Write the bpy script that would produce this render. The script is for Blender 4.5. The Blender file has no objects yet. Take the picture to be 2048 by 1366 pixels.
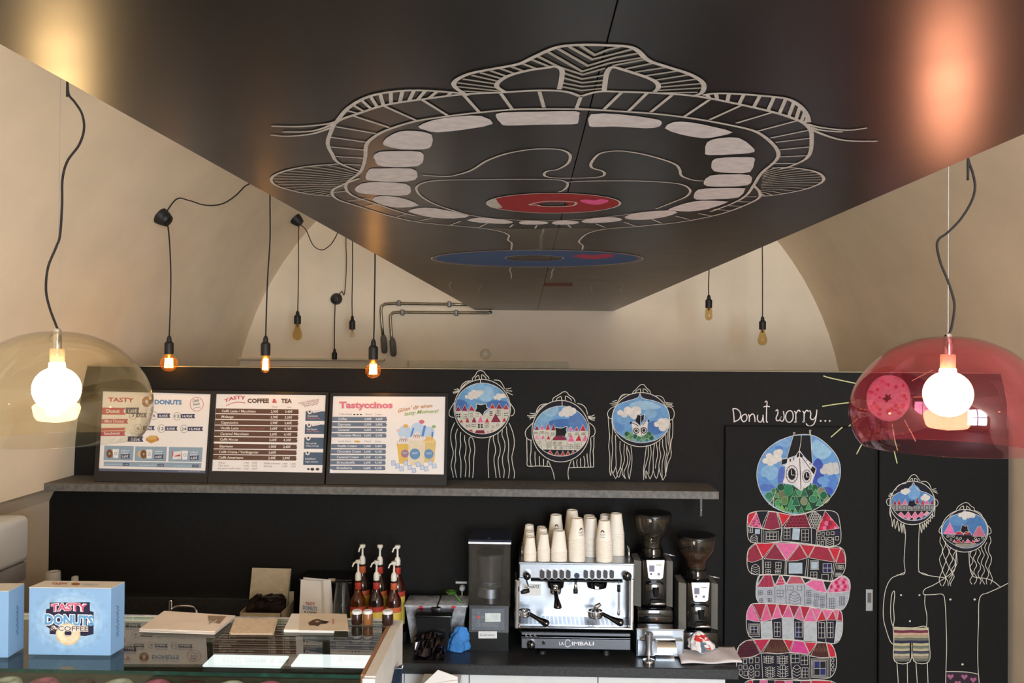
import bpy, bmesh, math, random
from mathutils import Vector, Matrix, geometry, noise
from math import sin, cos, pi, sqrt, atan

random.seed(7)
scene = bpy.context.scene
C = scene.collection

# ---------------------------------------------------------------- camera
W_PX, H_PX, F = 2048.0, 1366.0, 1640.0
CAM = Vector((0.0, 0.0, 2.56))
YAW, PITCH, ROLL = 1.54 * pi / 180, 0.42 * pi / 180, 0.0075
RM = Matrix.Rotation(YAW, 3, 'Z') @ Matrix.Rotation(pi / 2 + PITCH, 3, 'X') @ Matrix.Rotation(ROLL, 3, 'Z')
cam_data = bpy.data.cameras.new('camera')
cam_data.sensor_width = 36.0
cam_data.lens = 36.0 * F / W_PX
cam_data.clip_start = 0.02
cam = bpy.data.objects.new('camera', cam_data)
C.objects.link(cam)
cam.matrix_world = Matrix.Translation(CAM) @ RM.to_4x4()
scene.camera = cam

# ---------------------------------------------------------------- light, world, exposure
world = bpy.data.worlds.new('world')
scene.world = world
world.use_nodes = True
world.node_tree.nodes['Background'].inputs[0].default_value = (0.72, 0.84, 1.0, 1)
world.node_tree.nodes['Background'].inputs[1].default_value = 0.6
scene.view_settings.view_transform = 'Standard'
scene.view_settings.look = 'None'
scene.view_settings.exposure = 0.3
scene.view_settings.gamma = 1.0
scene.view_settings.use_curve_mapping = False

al = bpy.data.lights.new('window_daylight', 'AREA')
al.shape = 'RECTANGLE'
al.size, al.size_y = 2.05, 3.2
al.energy = 500
al.color = (0.78, 0.89, 1.0)
alo = bpy.data.objects.new('window_daylight', al)
C.objects.link(alo)
alo.location = (1.55, -3.25, 2.45)
alo.rotation_euler = (pi / 2, 0, 0)          # faces +Y, into the room
LAMP_STRENGTH = 44.0
FILAMENT_STRENGTH = 28.0

# ---------------------------------------------------------------- projection helpers (photo pixel -> point on a real plane)
def ray(px, py):
    return RM @ Vector(((px - W_PX / 2) / F, (H_PX / 2 - py) / F, -1.0))
def onplane(px, py, o, n):
    d = ray(px, py)
    return CAM + d * ((o - CAM).dot(n) / d.dot(n))
def P(px, py, Y):
    d = ray(px, py)
    return CAM + d * (Y / d.y)
def onZ(px, py, Z):
    d = ray(px, py)
    return CAM + d * ((Z - CAM.z) / d.z)
def S(Y):
    return Y / F

# ---------------------------------------------------------------- materials
def lin(c):
    return tuple(((x / 255) / 12.92 if x / 255 <= 0.04045 else ((x / 255 + 0.055) / 1.055) ** 2.4) for x in c)
MATS = {}
def mat(name, rgb, rough=0.6, metal=0.0, var=0.06, scale=12.0, bump=0.0, bscale=60.0, spec=0.5, emis=None, estr=0.0, coat=0.0, stretch=None, rvar=0.0):
    if name in MATS:
        return MATS[name]
    m = bpy.data.materials.new(name)
    m.use_nodes = True
    nt = m.node_tree
    b = nt.nodes['Principled BSDF']
    tc = nt.nodes.new('ShaderNodeTexCoord')
    nz = nt.nodes.new('ShaderNodeTexNoise')
    nz.inputs['Scale'].default_value = scale
    nz.inputs['Detail'].default_value = 4
    src = tc.outputs['Object']
    if stretch:
        mp = nt.nodes.new('ShaderNodeMapping')
        mp.inputs['Scale'].default_value = stretch
        nt.links.new(src, mp.inputs['Vector'])
        src = mp.outputs['Vector']
    nt.links.new(src, nz.inputs['Vector'])
    c = lin(rgb)
    ramp = nt.nodes.new('ShaderNodeValToRGB')
    ramp.color_ramp.elements[0].position = 0.3
    ramp.color_ramp.elements[1].position = 0.7
    ramp.color_ramp.elements[0].color = tuple(max(0, x * (1 - var * 2)) for x in c) + (1,)
    ramp.color_ramp.elements[1].color = tuple(min(1, x * (1 + var * 2)) for x in c) + (1,)
    nt.links.new(nz.outputs['Fac'], ramp.inputs['Fac'])
    nt.links.new(ramp.outputs['Color'], b.inputs['Base Color'])
    b.inputs['Roughness'].default_value = rough
    b.inputs['Metallic'].default_value = metal
    b.inputs['Specular IOR Level'].default_value = spec
    b.inputs['Coat Weight'].default_value = coat
    if rvar:
        mr = nt.nodes.new('ShaderNodeMapRange')
        mr.inputs['To Min'].default_value = max(0.02, rough - rvar)
        mr.inputs['To Max'].default_value = rough + rvar
        nt.links.new(nz.outputs['Fac'], mr.inputs['Value'])
        nt.links.new(mr.outputs['Result'], b.inputs['Roughness'])
    if bump:
        nb = nt.nodes.new('ShaderNodeTexNoise')
        nb.inputs['Scale'].default_value = bscale
        nb.inputs['Detail'].default_value = 3
        nt.links.new(tc.outputs['Object'], nb.inputs['Vector'])
        bp = nt.nodes.new('ShaderNodeBump')
        bp.inputs['Strength'].default_value = bump
        bp.inputs['Distance'].default_value = 0.01
        nt.links.new(nb.outputs['Fac'], bp.inputs['Height'])
        nt.links.new(bp.outputs['Normal'], b.inputs['Normal'])
    if emis:
        b.inputs['Emission Color'].default_value = lin(emis) + (1,)
        b.inputs['Emission Strength'].default_value = estr
    MATS[name] = m
    return m

def clearmat(name, tint, ior=1.45, rough=0.02, haze=0.0, hazecol=(230, 220, 200)):
    """see-through plastic or glass: tinted transparency with a Fresnel reflection on top and a little haze"""
    if name in MATS:
        return MATS[name]
    m = bpy.data.materials.new(name)
    m.use_nodes = True
    nt = m.node_tree
    nt.nodes.remove(nt.nodes['Principled BSDF'])
    out = nt.nodes['Material Output']
    tr = nt.nodes.new('ShaderNodeBsdfTransparent')
    tr.inputs[0].default_value = lin(tint) + (1,)
    gl = nt.nodes.new('ShaderNodeBsdfGlossy')
    gl.inputs['Roughness'].default_value = rough
    fr = nt.nodes.new('ShaderNodeFresnel')
    fr.inputs['IOR'].default_value = ior
    # the same Fresnel ratio on both faces of the wall
    ge = nt.nodes.new('ShaderNodeNewGeometry')
    mi = nt.nodes.new('ShaderNodeMapRange')
    mi.inputs['To Min'].default_value = ior
    mi.inputs['To Max'].default_value = 1.0 / ior
    nt.links.new(ge.outputs['Backfacing'], mi.inputs['Value'])
    nt.links.new(mi.outputs['Result'], fr.inputs['IOR'])
    base = tr.outputs[0]
    if haze:
        df = nt.nodes.new('ShaderNodeBsdfDiffuse')
        df.inputs[0].default_value = lin(hazecol) + (1,)
        tc = nt.nodes.new('ShaderNodeTexCoord')
        nz = nt.nodes.new('ShaderNodeTexNoise')
        nz.inputs['Scale'].default_value = 25
        nt.links.new(tc.outputs['Object'], nz.inputs['Vector'])
        mu = nt.nodes.new('ShaderNodeMath')
        mu.operation = 'MULTIPLY'
        mu.inputs[1].default_value = haze * 2
        nt.links.new(nz.outputs['Fac'], mu.inputs[0])
        mh = nt.nodes.new('ShaderNodeMixShader')
        nt.links.new(mu.outputs[0], mh.inputs[0])
        nt.links.new(base, mh.inputs[1])
        nt.links.new(df.outputs[0], mh.inputs[2])
        base = mh.outputs[0]
    mx = nt.nodes.new('ShaderNodeMixShader')
    nt.links.new(fr.outputs[0], mx.inputs[0])
    nt.links.new(base, mx.inputs[1])
    nt.links.new(gl.outputs[0], mx.inputs[2])
    nt.links.new(mx.outputs[0], out.inputs[0])
    MATS[name] = m
    return m

def emitmat(name, rgb, strength):
    if name in MATS:
        return MATS[name]
    m = bpy.data.materials.new(name)
    m.use_nodes = True
    nt = m.node_tree
    nt.nodes.remove(nt.nodes['Principled BSDF'])
    e = nt.nodes.new('ShaderNodeEmission')
    e.inputs[0].default_value = lin(rgb) + (1,)
    e.inputs[1].default_value = strength
    nt.links.new(e.outputs[0], nt.nodes['Material Output'].inputs[0])
    MATS[name] = m
    return m

PLASTER = mat('cream_plaster', (241, 221, 193), 0.9, var=0.03, scale=2.5, bump=0.08, bscale=25)
BLACKWALL = mat('blackboard_paint', (25, 23, 21), 0.75, var=0.08, scale=30, bump=0.03, bscale=150, spec=0.2)
DOORPAINT = mat('blackboard_paint_door', (21, 20, 19), 0.75, var=0.08, scale=30, bump=0.02, bscale=150, spec=0.2)
PANELMAT = mat('satin_black_board', (25, 21, 18), 0.29, var=0.06, scale=8, rvar=0.03, spec=0.36)
SHELFMAT = mat('grey_stone_laminate', (99, 95, 89), 0.6, var=0.16, scale=40, bump=0.05)
TOPMAT = mat('dark_stone_worktop', (44, 44, 44), 0.4, var=0.2, scale=60)
WHITELAM = mat('white_laminate', (214, 214, 212), 0.35, var=0.015)
CHROME = mat('polished_chrome', (225, 225, 228), 0.12, 1.0, var=0.02)
STEEL = mat('brushed_steel', (190, 196, 204), 0.32, 1.0, var=0.05, scale=30, stretch=(1, 1, 40))
DARKSTEEL = mat('dark_brushed_steel', (120, 122, 128), 0.3, 1.0, var=0.05, scale=30, stretch=(1, 1, 40))
BLACKPL = mat('black_plastic', (16, 16, 17), 0.3, var=0.1)
BLACKGL = mat('gloss_black_plastic', (9, 9, 10), 0.12, var=0.1, coat=0.4)
BLACKRUB = mat('black_silicone', (24, 22, 21), 0.55, var=0.1)
CORDMAT = mat('black_textile_cable', (26, 20, 18), 0.8, var=0.2, scale=200)
CREAM = mat('cream_paint_metal', (224, 210, 178), 0.6, var=0.03)
GREYSIDE = mat('pale_grey_panel', (222, 218, 210), 0.45, var=0.03)
PIPE = mat('galvanised_pipe', (150, 140, 120), 0.35, 0.9, var=0.1)
FOAM = mat('grey_pipe_lagging', (96, 92, 82), 0.9, var=0.1)
PAPER = mat('white_paper', (238, 232, 224), 0.75, var=0.015)
CUPMAT = mat('white_paper_cup', (240, 230, 214), 0.6, var=0.012)
CARD = mat('kraft_cardboard', (186, 170, 142), 0.85, var=0.05, scale=30)
BROWNEDGE = mat('oak_edge', (150, 106, 74), 0.5, var=0.12, scale=6, stretch=(6, 1, 6))

# ---------------------------------------------------------------- mesh builder
class MB:
    def __init__(s):
        s.v, s.f = [], []
    def add(s, vs, fs):
        b = len(s.v)
        s.v += [Vector(p) for p in vs]
        s.f += [tuple(i + b for i in f) for f in fs]
        return s
    def box(s, x0, x1, y0, y1, z0, z1):
        x0, x1 = min(x0, x1), max(x0, x1); y0, y1 = min(y0, y1), max(y0, y1); z0, z1 = min(z0, z1), max(z0, z1)
        v = [(x0, y0, z0), (x1, y0, z0), (x1, y1, z0), (x0, y1, z0), (x0, y0, z1), (x1, y0, z1), (x1, y1, z1), (x0, y1, z1)]
        return s.add(v, [(3, 2, 1, 0), (4, 5, 6, 7), (0, 1, 5, 4), (1, 2, 6, 5), (2, 3, 7, 6), (3, 0, 4, 7)])
    def rbox(s, x0, x1, y0, y1, z0, z1, r=0.01, seg=2):
        bm = bmesh.new()
        bmesh.ops.create_cube(bm, size=1)
        for v in bm.verts:
            v.co = Vector((x0 + (x1 - x0) * (v.co.x + .5), y0 + (y1 - y0) * (v.co.y + .5), z0 + (z1 - z0) * (v.co.z + .5)))
        r = min(r, abs(x1 - x0) * .49, abs(y1 - y0) * .49, abs(z1 - z0) * .49)
        bmesh.ops.bevel(bm, geom=bm.edges[:], offset=r, segments=seg, profile=0.5, affect='EDGES')
        return s.bm(bm)
    def bm(s, bm, M=None):
        bm.verts.index_update()
        b = len(s.v)
        for v in bm.verts:
            s.v.append((M @ v.co) if M else v.co.copy())
        for f in bm.faces:
            s.f.append(tuple(v.index + b for v in f.verts))
        bm.free()
        return s
    def tube(s, pts, r, n=8, caps=True):
        pts = [Vector(p) for p in pts]
        rs = r if isinstance(r, (list, tuple)) else [r] * len(pts)
        b = len(s.v)
        up = None
        for i, p in enumerate(pts):
            t = (pts[min(i + 1, len(pts) - 1)] - pts[max(i - 1, 0)])
            t = t.normalized() if t.length > 1e-9 else Vector((0, 0, 1))
            if up is None:
                up = Vector((1, 0, 0)) if abs(t.x) < 0.9 else Vector((0, 1, 0))
            a = (up - t * up.dot(t)).normalized()
            up = a
            c = t.cross(a)
            for k in range(n):
                th = 2 * pi * k / n
                s.v.append(p + (a * cos(th) + c * sin(th)) * rs[i])
        for i in range(len(pts) - 1):
            for k in range(n):
                k2 = (k + 1) % n
                s.f.append((b + i * n + k, b + i * n + k2, b + (i + 1) * n + k2, b + (i + 1) * n + k))
        if caps:
            s.f.append(tuple(b + k for k in range(n))[::-1])
            s.f.append(tuple(b + (len(pts) - 1) * n + k for k in range(n)))
        return s
    def lathe(s, cx, cy, prof, n=24, close=False):
        """profile of (radius, z); open ends stay open unless the radius is 0"""
        b = len(s.v)
        ring = []
        for r, z in prof:
            if r < 1e-6:
                ring.append([len(s.v)]); s.v.append(Vector((cx, cy, z)))
            else:
                ring.append(list(range(len(s.v), len(s.v) + n)))
                for k in range(n):
                    s.v.append(Vector((cx + r * cos(2 * pi * k / n), cy + r * sin(2 * pi * k / n), z)))
        m = len(ring)
        for i in range(m if close else m - 1):
            A, B = ring[i], ring[(i + 1) % m]
            for k in range(n):
                k2 = (k + 1) % n
                if len(A) == 1 and len(B) == 1:
                    continue
                if len(A) == 1:
                    s.f.append((A[0], B[k2], B[k]))
                elif len(B) == 1:
                    s.f.append((A[k], A[k2], B[0]))
                else:
                    s.f.append((A[k], A[k2], B[k2], B[k]))
        return s
    def prism(s, poly, vec):
        """planar polygon of 3D points swept along vec"""
        n = len(poly)
        vec = Vector(vec)
        v = [Vector(p) for p in poly] + [Vector(p) + vec for p in poly]
        f = [tuple(range(n))[::-1], tuple(range(n, 2 * n))] + [(i, (i + 1) % n, n + (i + 1) % n, n + i) for i in range(n)]
        return s.add(v, f)
    def sphere(s, c, r, n=16, sz=1.0):
        c = Vector(c)
        return s.lathe(c.x, c.y, [(r * sin(pi * i / 10) if 0 < i < 10 else 0, c.z + r * sz * -cos(pi * i / 10)) for i in range(11)], n)
    def xform(s, M):
        s.v = [M @ v for v in s.v]
        return s

ORIG = {}
def worigin(o):
    return ORIG.get(o.name, Vector((0, 0, 0))) if o else Vector((0, 0, 0))
def obj(name, mb, material, parent=None, smooth=False, label=None):
    me = bpy.data.meshes.new(name)
    o0 = worigin(parent)
    me.from_pydata([tuple(v - o0) for v in mb.v], [], mb.f)
    me.validate()
    if len(mb.f) < 60000:
        bm = bmesh.new(); bm.from_mesh(me)
        bmesh.ops.recalc_face_normals(bm, faces=bm.faces)
        bm.to_mesh(me); bm.free()
    me.materials.append(material)
    if smooth:
        me.shade_smooth()
        if smooth != 'full':
            try:
                me.set_sharp_from_angle(angle=math.radians(40))
            except Exception:
                pass
    o = bpy.data.objects.new(name, me)
    C.objects.link(o)
    if parent:
        o.parent = parent
        ORIG[o.name] = o0.copy()
    if label:
        o['label'] = label
    return o
def thing(name, label, cat, loc, group=None):
    o = bpy.data.objects.new(name, None)
    o.empty_display_size = 0.05
    C.objects.link(o)
    o.location = loc
    ORIG[o.name] = Vector(loc)
    return tag(o, label, cat, group)
def tag(o, label, cat, group=None):
    o['label'] = label
    o['category'] = cat
    if group:
        o['group'] = group
    return o
def struct(name, mb, m, smooth=False, label=None, cat=None):
    o = obj(name, mb, m, None, smooth)
    o['kind'] = 'structure'
    if label:
        o['label'] = label
    if cat:
        o['category'] = cat
    return o

# ---------------------------------------------------------------- painting on flat surfaces: real strips and patches of paint
def catmull(pts, sub=5, closed=False):
    n = len(pts)
    if n < 3:
        return list(pts)
    out = []
    rng = n if closed else n - 1
    for i in range(rng):
        p0 = pts[(i - 1) % n] if (closed or i > 0) else pts[0]
        p1, p2 = pts[i], pts[(i + 1) % n]
        p3 = pts[(i + 2) % n] if (closed or i + 2 < n) else pts[-1]
        for k in range(sub):
            t = k / sub
            out.append(tuple(0.5 * (2 * b + (c - a) * t + (2 * a - 5 * b + 4 * c - d) * t * t + (3 * b - a - 3 * c + d) * t ** 3) for a, b, c, d in zip(p0, p1, p2, p3)))
    if not closed:
        out.append(tuple(pts[-1]))
    return out
def ellipse(cx, cy, rx, ry, n=40, a0=0.0, a1=2 * pi):
    full = abs(a1 - a0 - 2 * pi) < 1e-6
    m = n if full else n + 1
    return [(cx + rx * cos(a0 + (a1 - a0) * i / n), cy + ry * sin(a0 + (a1 - a0) * i / n)) for i in range(m)]
def area2(p):
    return sum(p[i][0] * p[(i + 1) % len(p)][1] - p[(i + 1) % len(p)][0] * p[i][1] for i in range(len(p)))
def clip(poly, conv):
    """Sutherland-Hodgman against a convex polygon"""
    if area2(conv) < 0:
        conv = conv[::-1]
    out = list(poly)
    for i in range(len(conv)):
        a, b = conv[i], conv[(i + 1) % len(conv)]
        inp, out = out, []
        def side(p):
            return (b[0] - a[0]) * (p[1] - a[1]) - (b[1] - a[1]) * (p[0] - a[0])
        for k in range(len(inp)):
            p, q = inp[k], inp[(k + 1) % len(inp)]
            sp, sq = side(p), side(q)
            if sp >= 0:
                out.append(p)
            if (sp >= 0) != (sq >= 0):
                t = sp / (sp - sq)
                out.append((p[0] + (q[0] - p[0]) * t, p[1] + (q[1] - p[1]) * t))
        if not out:
            return []
    return out

FONT = {}
def glyphs(txt, bold=0.0, shear=0.0):
    key = (txt, bold, shear)
    if key in FONT:
        return FONT[key]
    cu = bpy.data.curves.new('lettering', 'FONT')
    cu.body = txt
    cu.offset = bold
    cu.shear = shear
    cu.resolution_u = 2
    cu.fill_mode = 'FRONT'
    o = bpy.data.objects.new('lettering_tmp', cu)
    C.objects.link(o)
    bpy.context.view_layer.update()
    me = o.evaluated_get(bpy.context.evaluated_depsgraph_get()).to_mesh()
    vs = [(v.co.x, v.co.y) for v in me.vertices]
    fs = [tuple(p.vertices) for p in me.polygons]
    bpy.data.objects.remove(o)
    bpy.data.curves.remove(cu)
    x0 = min((v[0] for v in vs), default=0); x1 = max((v[0] for v in vs), default=1)
    FONT[key] = (vs, fs, x0, max(1e-6, x1 - x0))
    return FONT[key]

PAINTMAT = {}
def paintmat(rgb, rough=0.8, var=0.06):
    key = (tuple(rgb), rough, var)
    if key not in PAINTMAT:
        PAINTMAT[key] = mat('paint_%d_%d_%d' % tuple(rgb) + ('' if rough == 0.8 else '_print'), tuple(c * (.91 if rough == 0.8 else .96) for c in rgb), rough, var=var, scale=45, spec=0.3)
    return PAINTMAT[key]

class Paint:
    """collects flat patches, one mesh for each (name, colour)"""
    def __init__(s, o, n, T=None, rough=0.8, var=0.06, eps=0.0005, base=0.0006):
        s.o, s.n = Vector(o), Vector(n).normalized()
        s.T = T or (lambda x, y: (x, y))
        a = Vector((1, 0, 0))
        s.u = (a - s.n * a.dot(s.n)).normalized()
        s.w = s.n.cross(s.u)
        s.d = {}
        s.cnt = 0
        s.rough, s.var, s.eps, s.base = rough, var, eps, base
    def zoom(s, ox, oy, k):
        s.T = lambda x, y: (ox + x / k, oy + y / k)
        s.k = k
        return s
    def ab(s, p):
        q = onplane(*s.T(*p), s.o, s.n) - s.o
        return Vector((q.dot(s.u), q.dot(s.w)))
    def w3(s, ab, layer):
        return s.o + s.u * ab[0] + s.w * ab[1] + s.n * (s.base + s.eps * layer)
    def acc(s, name, rgb):
        return s.d.setdefault((name, tuple(rgb)), MB())
    def fill(s, name, rgb, loops, layer=0):
        if loops and not isinstance(loops[0][0], (tuple, list)):
            loops = [loops]
        loops = [l for l in loops if len(l) >= 3]
        if not loops:
            return
        L = [[s.ab(p) for p in l] for l in loops]
        s.cnt += 1
        layer = layer + (s.cnt % 40) * .005
        tri = geometry.tessellate_polygon([[Vector((q[0], q[1], 0)) for q in l] for l in L])
        flat = [q for l in L for q in l]
        s.acc(name, rgb).add([s.w3(q, layer) for q in flat], [t for t in tri if len(set(t)) == 3])
    def line(s, name, rgb, pts, w, layer=1, closed=False, smooth=True, sub=4):
        if smooth and len(pts) > 2:
            pts = catmull(pts, sub, closed)
        q = [s.ab(p) for p in pts]
        r = [q[0]]
        for p in q[1:]:
            if (p - r[-1]).length > 1e-5:
                r.append(p)
        q = r
        n = len(q)
        s.cnt += 1
        layer = layer + (s.cnt % 40) * .005
        if n < 2:
            return
        vs, fs = [], []
        for i in range(n):
            a = q[(i - 1) % n] if (closed or i > 0) else None
            b = q[(i + 1) % n] if (closed or i < n - 1) else None
            d1 = (q[i] - a).normalized() if a is not None else None
            d2 = (b - q[i]).normalized() if b is not None else None
            if d1 is None: d1 = d2
            if d2 is None: d2 = d1
            t = d1 + d2
            t = t.normalized() if t.length > 1e-6 else d1
            nn = Vector((-t.y, t.x))
            m = 1 / max(0.5, nn.dot(Vector((-d1.y, d1.x))))
            vs += [s.w3(q[i] + nn * w / 2 * m, layer), s.w3(q[i] - nn * w / 2 * m, layer)]
        for i in range(n if closed else n - 1):
            j = (i + 1) % n
            fs.append((2 * i, 2 * i + 1, 2 * j + 1, 2 * j))
        s.acc(name, rgb).add(vs, fs)
    def text(s, name, rgb, txt, x, y, h, width=None, bold=0.0, shear=0.0, layer=2, dx=0.0, arc=0.0):
        """baseline start (x,y) in current zoom units, cap height h; dx = baseline slope; arc = rise at the middle"""
        vs, fs, x0, ww = glyphs(txt, bold, shear)
        k = h / 0.70
        sx = (width / ww) if width else k
        tw = ww * sx
        out = []
        for vx, vy in vs:
            px = (vx - x0) * sx
            t = px / tw if tw else 0
            rise = arc * (1 - (2 * t - 1) ** 2)
            out.append(s.w3(s.ab((x + px, y - vy * k + dx * px - rise)), layer))
        s.acc(name, rgb).add(out, fs)
    def flush(s, parent, first=None):
        """every (name, colour) becomes a mesh under parent"""
        res = []
        for (name, rgb), mb in s.d.items():
            me = bpy.data.meshes.new(name)
            o0 = worigin(parent)
            me.from_pydata([tuple(v - o0) for v in mb.v], [], mb.f)
            me.materials.append(paintmat(rgb, s.rough, s.var))
            o = bpy.data.objects.new(name, me)
            C.objects.link(o)
            o.parent = parent
            ORIG[o.name] = o0.copy()
            res.append(o)
        s.d = {}
        return res
# ================================================================ the room
YW = 4.90            # face of the black partition wall
YE = 7.50            # end wall of the vault
YF = -3.0            # street front
VX, VZ, VR = 0.02, 1.79, 2.80
ZLEDGE = 1.73
XLOW = -2.93
def zv(X):
    return VZ + sqrt(max(0, VR * VR - (X - VX) ** 2))

m = MB()
NA = 48
for i in range(NA):
    a, b = pi - pi * i / NA, pi - pi * (i + 1) / NA
    p = [(VX + VR * cos(a), VZ + VR * sin(a)), (VX + VR * cos(b), VZ + VR * sin(b)), (VX + (VR + .12) * cos(b), VZ + (VR + .12) * sin(b)), (VX + (VR + .12) * cos(a), VZ + (VR + .12) * sin(a))]
    m.prism([(q[0], YF, q[1]) for q in p], (0, YE - YF, 0))
struct('ceiling', m, PLASTER, smooth=True, label='cream plastered barrel vault over the shop')
m = MB().box(VX - VR - .3, VX + VR + .3, YE, YE + .15, 0, VZ + VR + .2)
wall_end = struct('wall_end', m, PLASTER, label='cream end wall under the vault behind the black partition')
m = MB()
xl = VX - VR
prof = [(xl, VZ), (xl, ZLEDGE), (xl - .03, ZLEDGE - .012), (xl - .075, ZLEDGE - .03), (XLOW + .03, ZLEDGE - .06), (XLOW, ZLEDGE - .12), (XLOW - .15, ZLEDGE - .12), (XLOW - .15, VZ)]
m.prism([(x, YF, z) for x, z in prof], (0, YE - YF, 0))
struct('wall_left', m, PLASTER, smooth=True, label='cream side wall on the left above its ledge')
struct('wall_left_lower', MB().box(XLOW - .15, XLOW, YF, YE, 0, ZLEDGE - .12), PLASTER, label='cream lower side wall on the left, set back below the ledge')
struct('wall_right', MB().box(VX + VR, VX + VR + .15, YF, YE, 0, VZ), PLASTER, label='cream side wall on the right')
struct('floor', MB().box(XLOW - .15, VX + VR + .15, YF - .2, YE + .15, -.1, 0), mat('grey_tile_floor', (120, 112, 102), 0.5, var=0.05, scale=4), label='grey floor of the shop')
# street front with its window opening
m = MB()
m.box(VX - VR - .3, .5, YF - .2, YF, 0, VZ + VR + .2).box(2.6, VX + VR + .3, YF - .2, YF, 0, VZ + VR + .2)
m.box(.5, 2.6, YF - .2, YF, 0, .85).box(.5, 2.6, YF - .2, YF, 4.05, VZ + VR + .2)
struct('wall_front', m, PLASTER, label='cream street front wall with a shop window')
m = MB()
for x0, x1 in ((.5, .57), (1.515, 1.585), (2.53, 2.6)):
    m.box(x0, x1, YF - .14, YF - .06, .85, 4.05)
for z0, z1 in ((.85, .92), (3.98, 4.05), (2.55, 2.61)):
    m.box(.5, 2.6, YF - .14, YF - .06, z0, z1)
struct('window_1', m, mat('dark_window_frame', (60, 56, 52), 0.5), label='dark framed shop window on the street side')

# black partition wall with the drawings
ZTOP = P(1040, 739.5, YW).z
XR = P(2013, 1000, YW).x
wall_back = struct('wall_back', MB().box(XLOW, XR, YW, YW + .12, 0, ZTOP), BLACKWALL, label='black partition wall with chalk drawings behind the bar')
struct('trim_1', MB().box(xl, XR, YW - .006, YW + .126, ZTOP, ZTOP + .005), mat('dull_cream_edge', (150, 138, 112), .7), label='thin cream capping strip along the top of the black wall')
YD = YW - .03
d0, d1 = P(1450, 1000, YD).x, P(1751, 1000, YD).x
door_1 = struct('door_1', MB().rbox(d0, d1, YD, YW - .003, .02, P(1600, 853, YD).z, .004, 1), DOORPAINT, label='black sliding door with a painted tower of houses')
e0, e1 = P(1759, 1000, YD).x, XR - .004
door_2 = struct('door_2', MB().rbox(e0, e1, YD, YW - .003, .02, P(1850, 856, YD).z, .004, 1), DOORPAINT, label='black door panel with two chalk figures at the far right')
hx0, hz1 = P(1731, 1178, YD).x, P(1731, 1178, YD).z
hx1, hz0 = P(1745, 1222, YD).x, P(1745, 1222, YD).z
h = obj('door_handle', MB().rbox(hx0, hx1, YD - .006, YD - .0004, hz0, hz1, .004), STEEL, door_1, label='recessed steel pull plate')
obj('recess', MB().rbox(hx0 + .01, hx1 - .01, YD - .0075, YD - .0062, hz0 + .05, hz1 - .02, .0005, 1), DARKSTEEL, h)

# ---------------------------------------------------------------- hanging ceiling board
HP = 0.34
ZP = CAM.z + HP
pl0, pl1 = onZ(0, 88, ZP), onZ(905, 594.5, ZP)
pr0, pr1 = onZ(2048, 268, ZP), onZ(1230, 621, ZP)
YP1 = onZ(1090, 621, ZP).y
def xat(a, b, y):
    return a.x + (b.x - a.x) * (y - a.y) / (b.y - a.y)
YP0 = -1.2
sm0, sm1 = onZ(1235, 2, ZP), onZ(1075, 618, ZP)
board = thing('hanging_ceiling_panel', 'long black hanging ceiling board with a giant chalk mouth eating donuts', 'ceiling panel', (0.1, 3.0, ZP))
def slab(f0, f1):
    return MB().prism([(f0(YP0), YP0, ZP), (f1(YP0), YP0, ZP), (f1(YP1), YP1, ZP), (f0(YP1), YP1, ZP)], (0, 0, .04))
fl = lambda y: xat(pl0, pl1, y)
fr = lambda y: xat(pr0, pr1, y)
fs = lambda y: xat(sm0, sm1, y)
obj('board', slab(fl, lambda y: fs(y) - .001), PANELMAT, board)
obj('board', slab(lambda y: fs(y) + .001, fr), PANELMAT, board)
m = MB()
for yy in (0.6, 2.4, 4.2, 6.0):
    for xx in (fl(yy) + .12, fr(yy) - .12):
        m.tube([(xx, yy, ZP + .04), (xx, yy, zv(xx) + .01)], .0025, 6)
obj('suspension_wires', m, STEEL, board)
m = MB()
for yy in (0.6, 2.4, 4.2, 6.0):
    m.box(fl(yy) + .08, fr(yy) - .08, yy - .02, yy + .02, ZP + .041, ZP + .075)
obj('support_battens', m, BROWNEDGE, board)

# ---------------------------------------------------------------- end wall fittings: pipes, ducts, vent
def Pe(x, y, off=.05):
    return P(x, y, YE - off)
def pipe(label, pts, sleeve, clamps):
    t = thing('heating_pipe', label, 'pipe', Pe(*pts[-1]))
    obj('tube', MB().tube([Pe(*p) for p in pts], .013, 10), PIPE, t, 'full')
    obj('lagging', MB().tube([Pe(*p) for p in sleeve], [.016, .027, .029, .029, .025, .012], 10), FOAM, t, 'full')
    for c in clamps:
        q = Pe(*c)
        obj('clamp', MB().rbox(q.x - .014, q.x + .014, q.y - .024, YE, q.z - .026, q.z + .026, .006), DARKSTEEL, t)
pipe('upper galvanised pipe bending down on the cream end wall', [(955, 610), (905, 608.5), (790, 607), (770, 608), (763, 613), (762, 622), (764, 650), (767, 678)],
     [(767, 670), (767, 676), (768, 684), (769, 698), (769, 704), (769, 707)], [(798, 606.5), (899, 608.5)])
pipe('lower galvanised pipe bending down, nearer the ceiling board', [(984, 624), (978, 626), (900, 625.5), (800, 624.5), (786, 625.5), (781, 631), (781, 642), (783, 670), (785, 686)],
     [(785, 676), (785, 682), (786, 690), (787, 704), (787, 710), (787, 713)], [(805, 625), (913, 626)])
def duct(label, x0, y0, x1, y1, dep):
    a, b = Pe(x0, y0, dep), Pe(x1, y1, dep)
    t = thing('cable_duct', label, 'duct', (a.x, YE - dep / 2, b.z))
    obj('channel', MB().rbox(a.x, b.x, YE - dep, YE - .001, b.z, a.z, .006, 1), CREAM, t)
    obj('cover_strip', MB().box(a.x + .01, b.x - .01, YE - dep - .004, YE - dep, b.z + (a.z - b.z) * .25, b.z + (a.z - b.z) * .8), CREAM, t)
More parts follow.
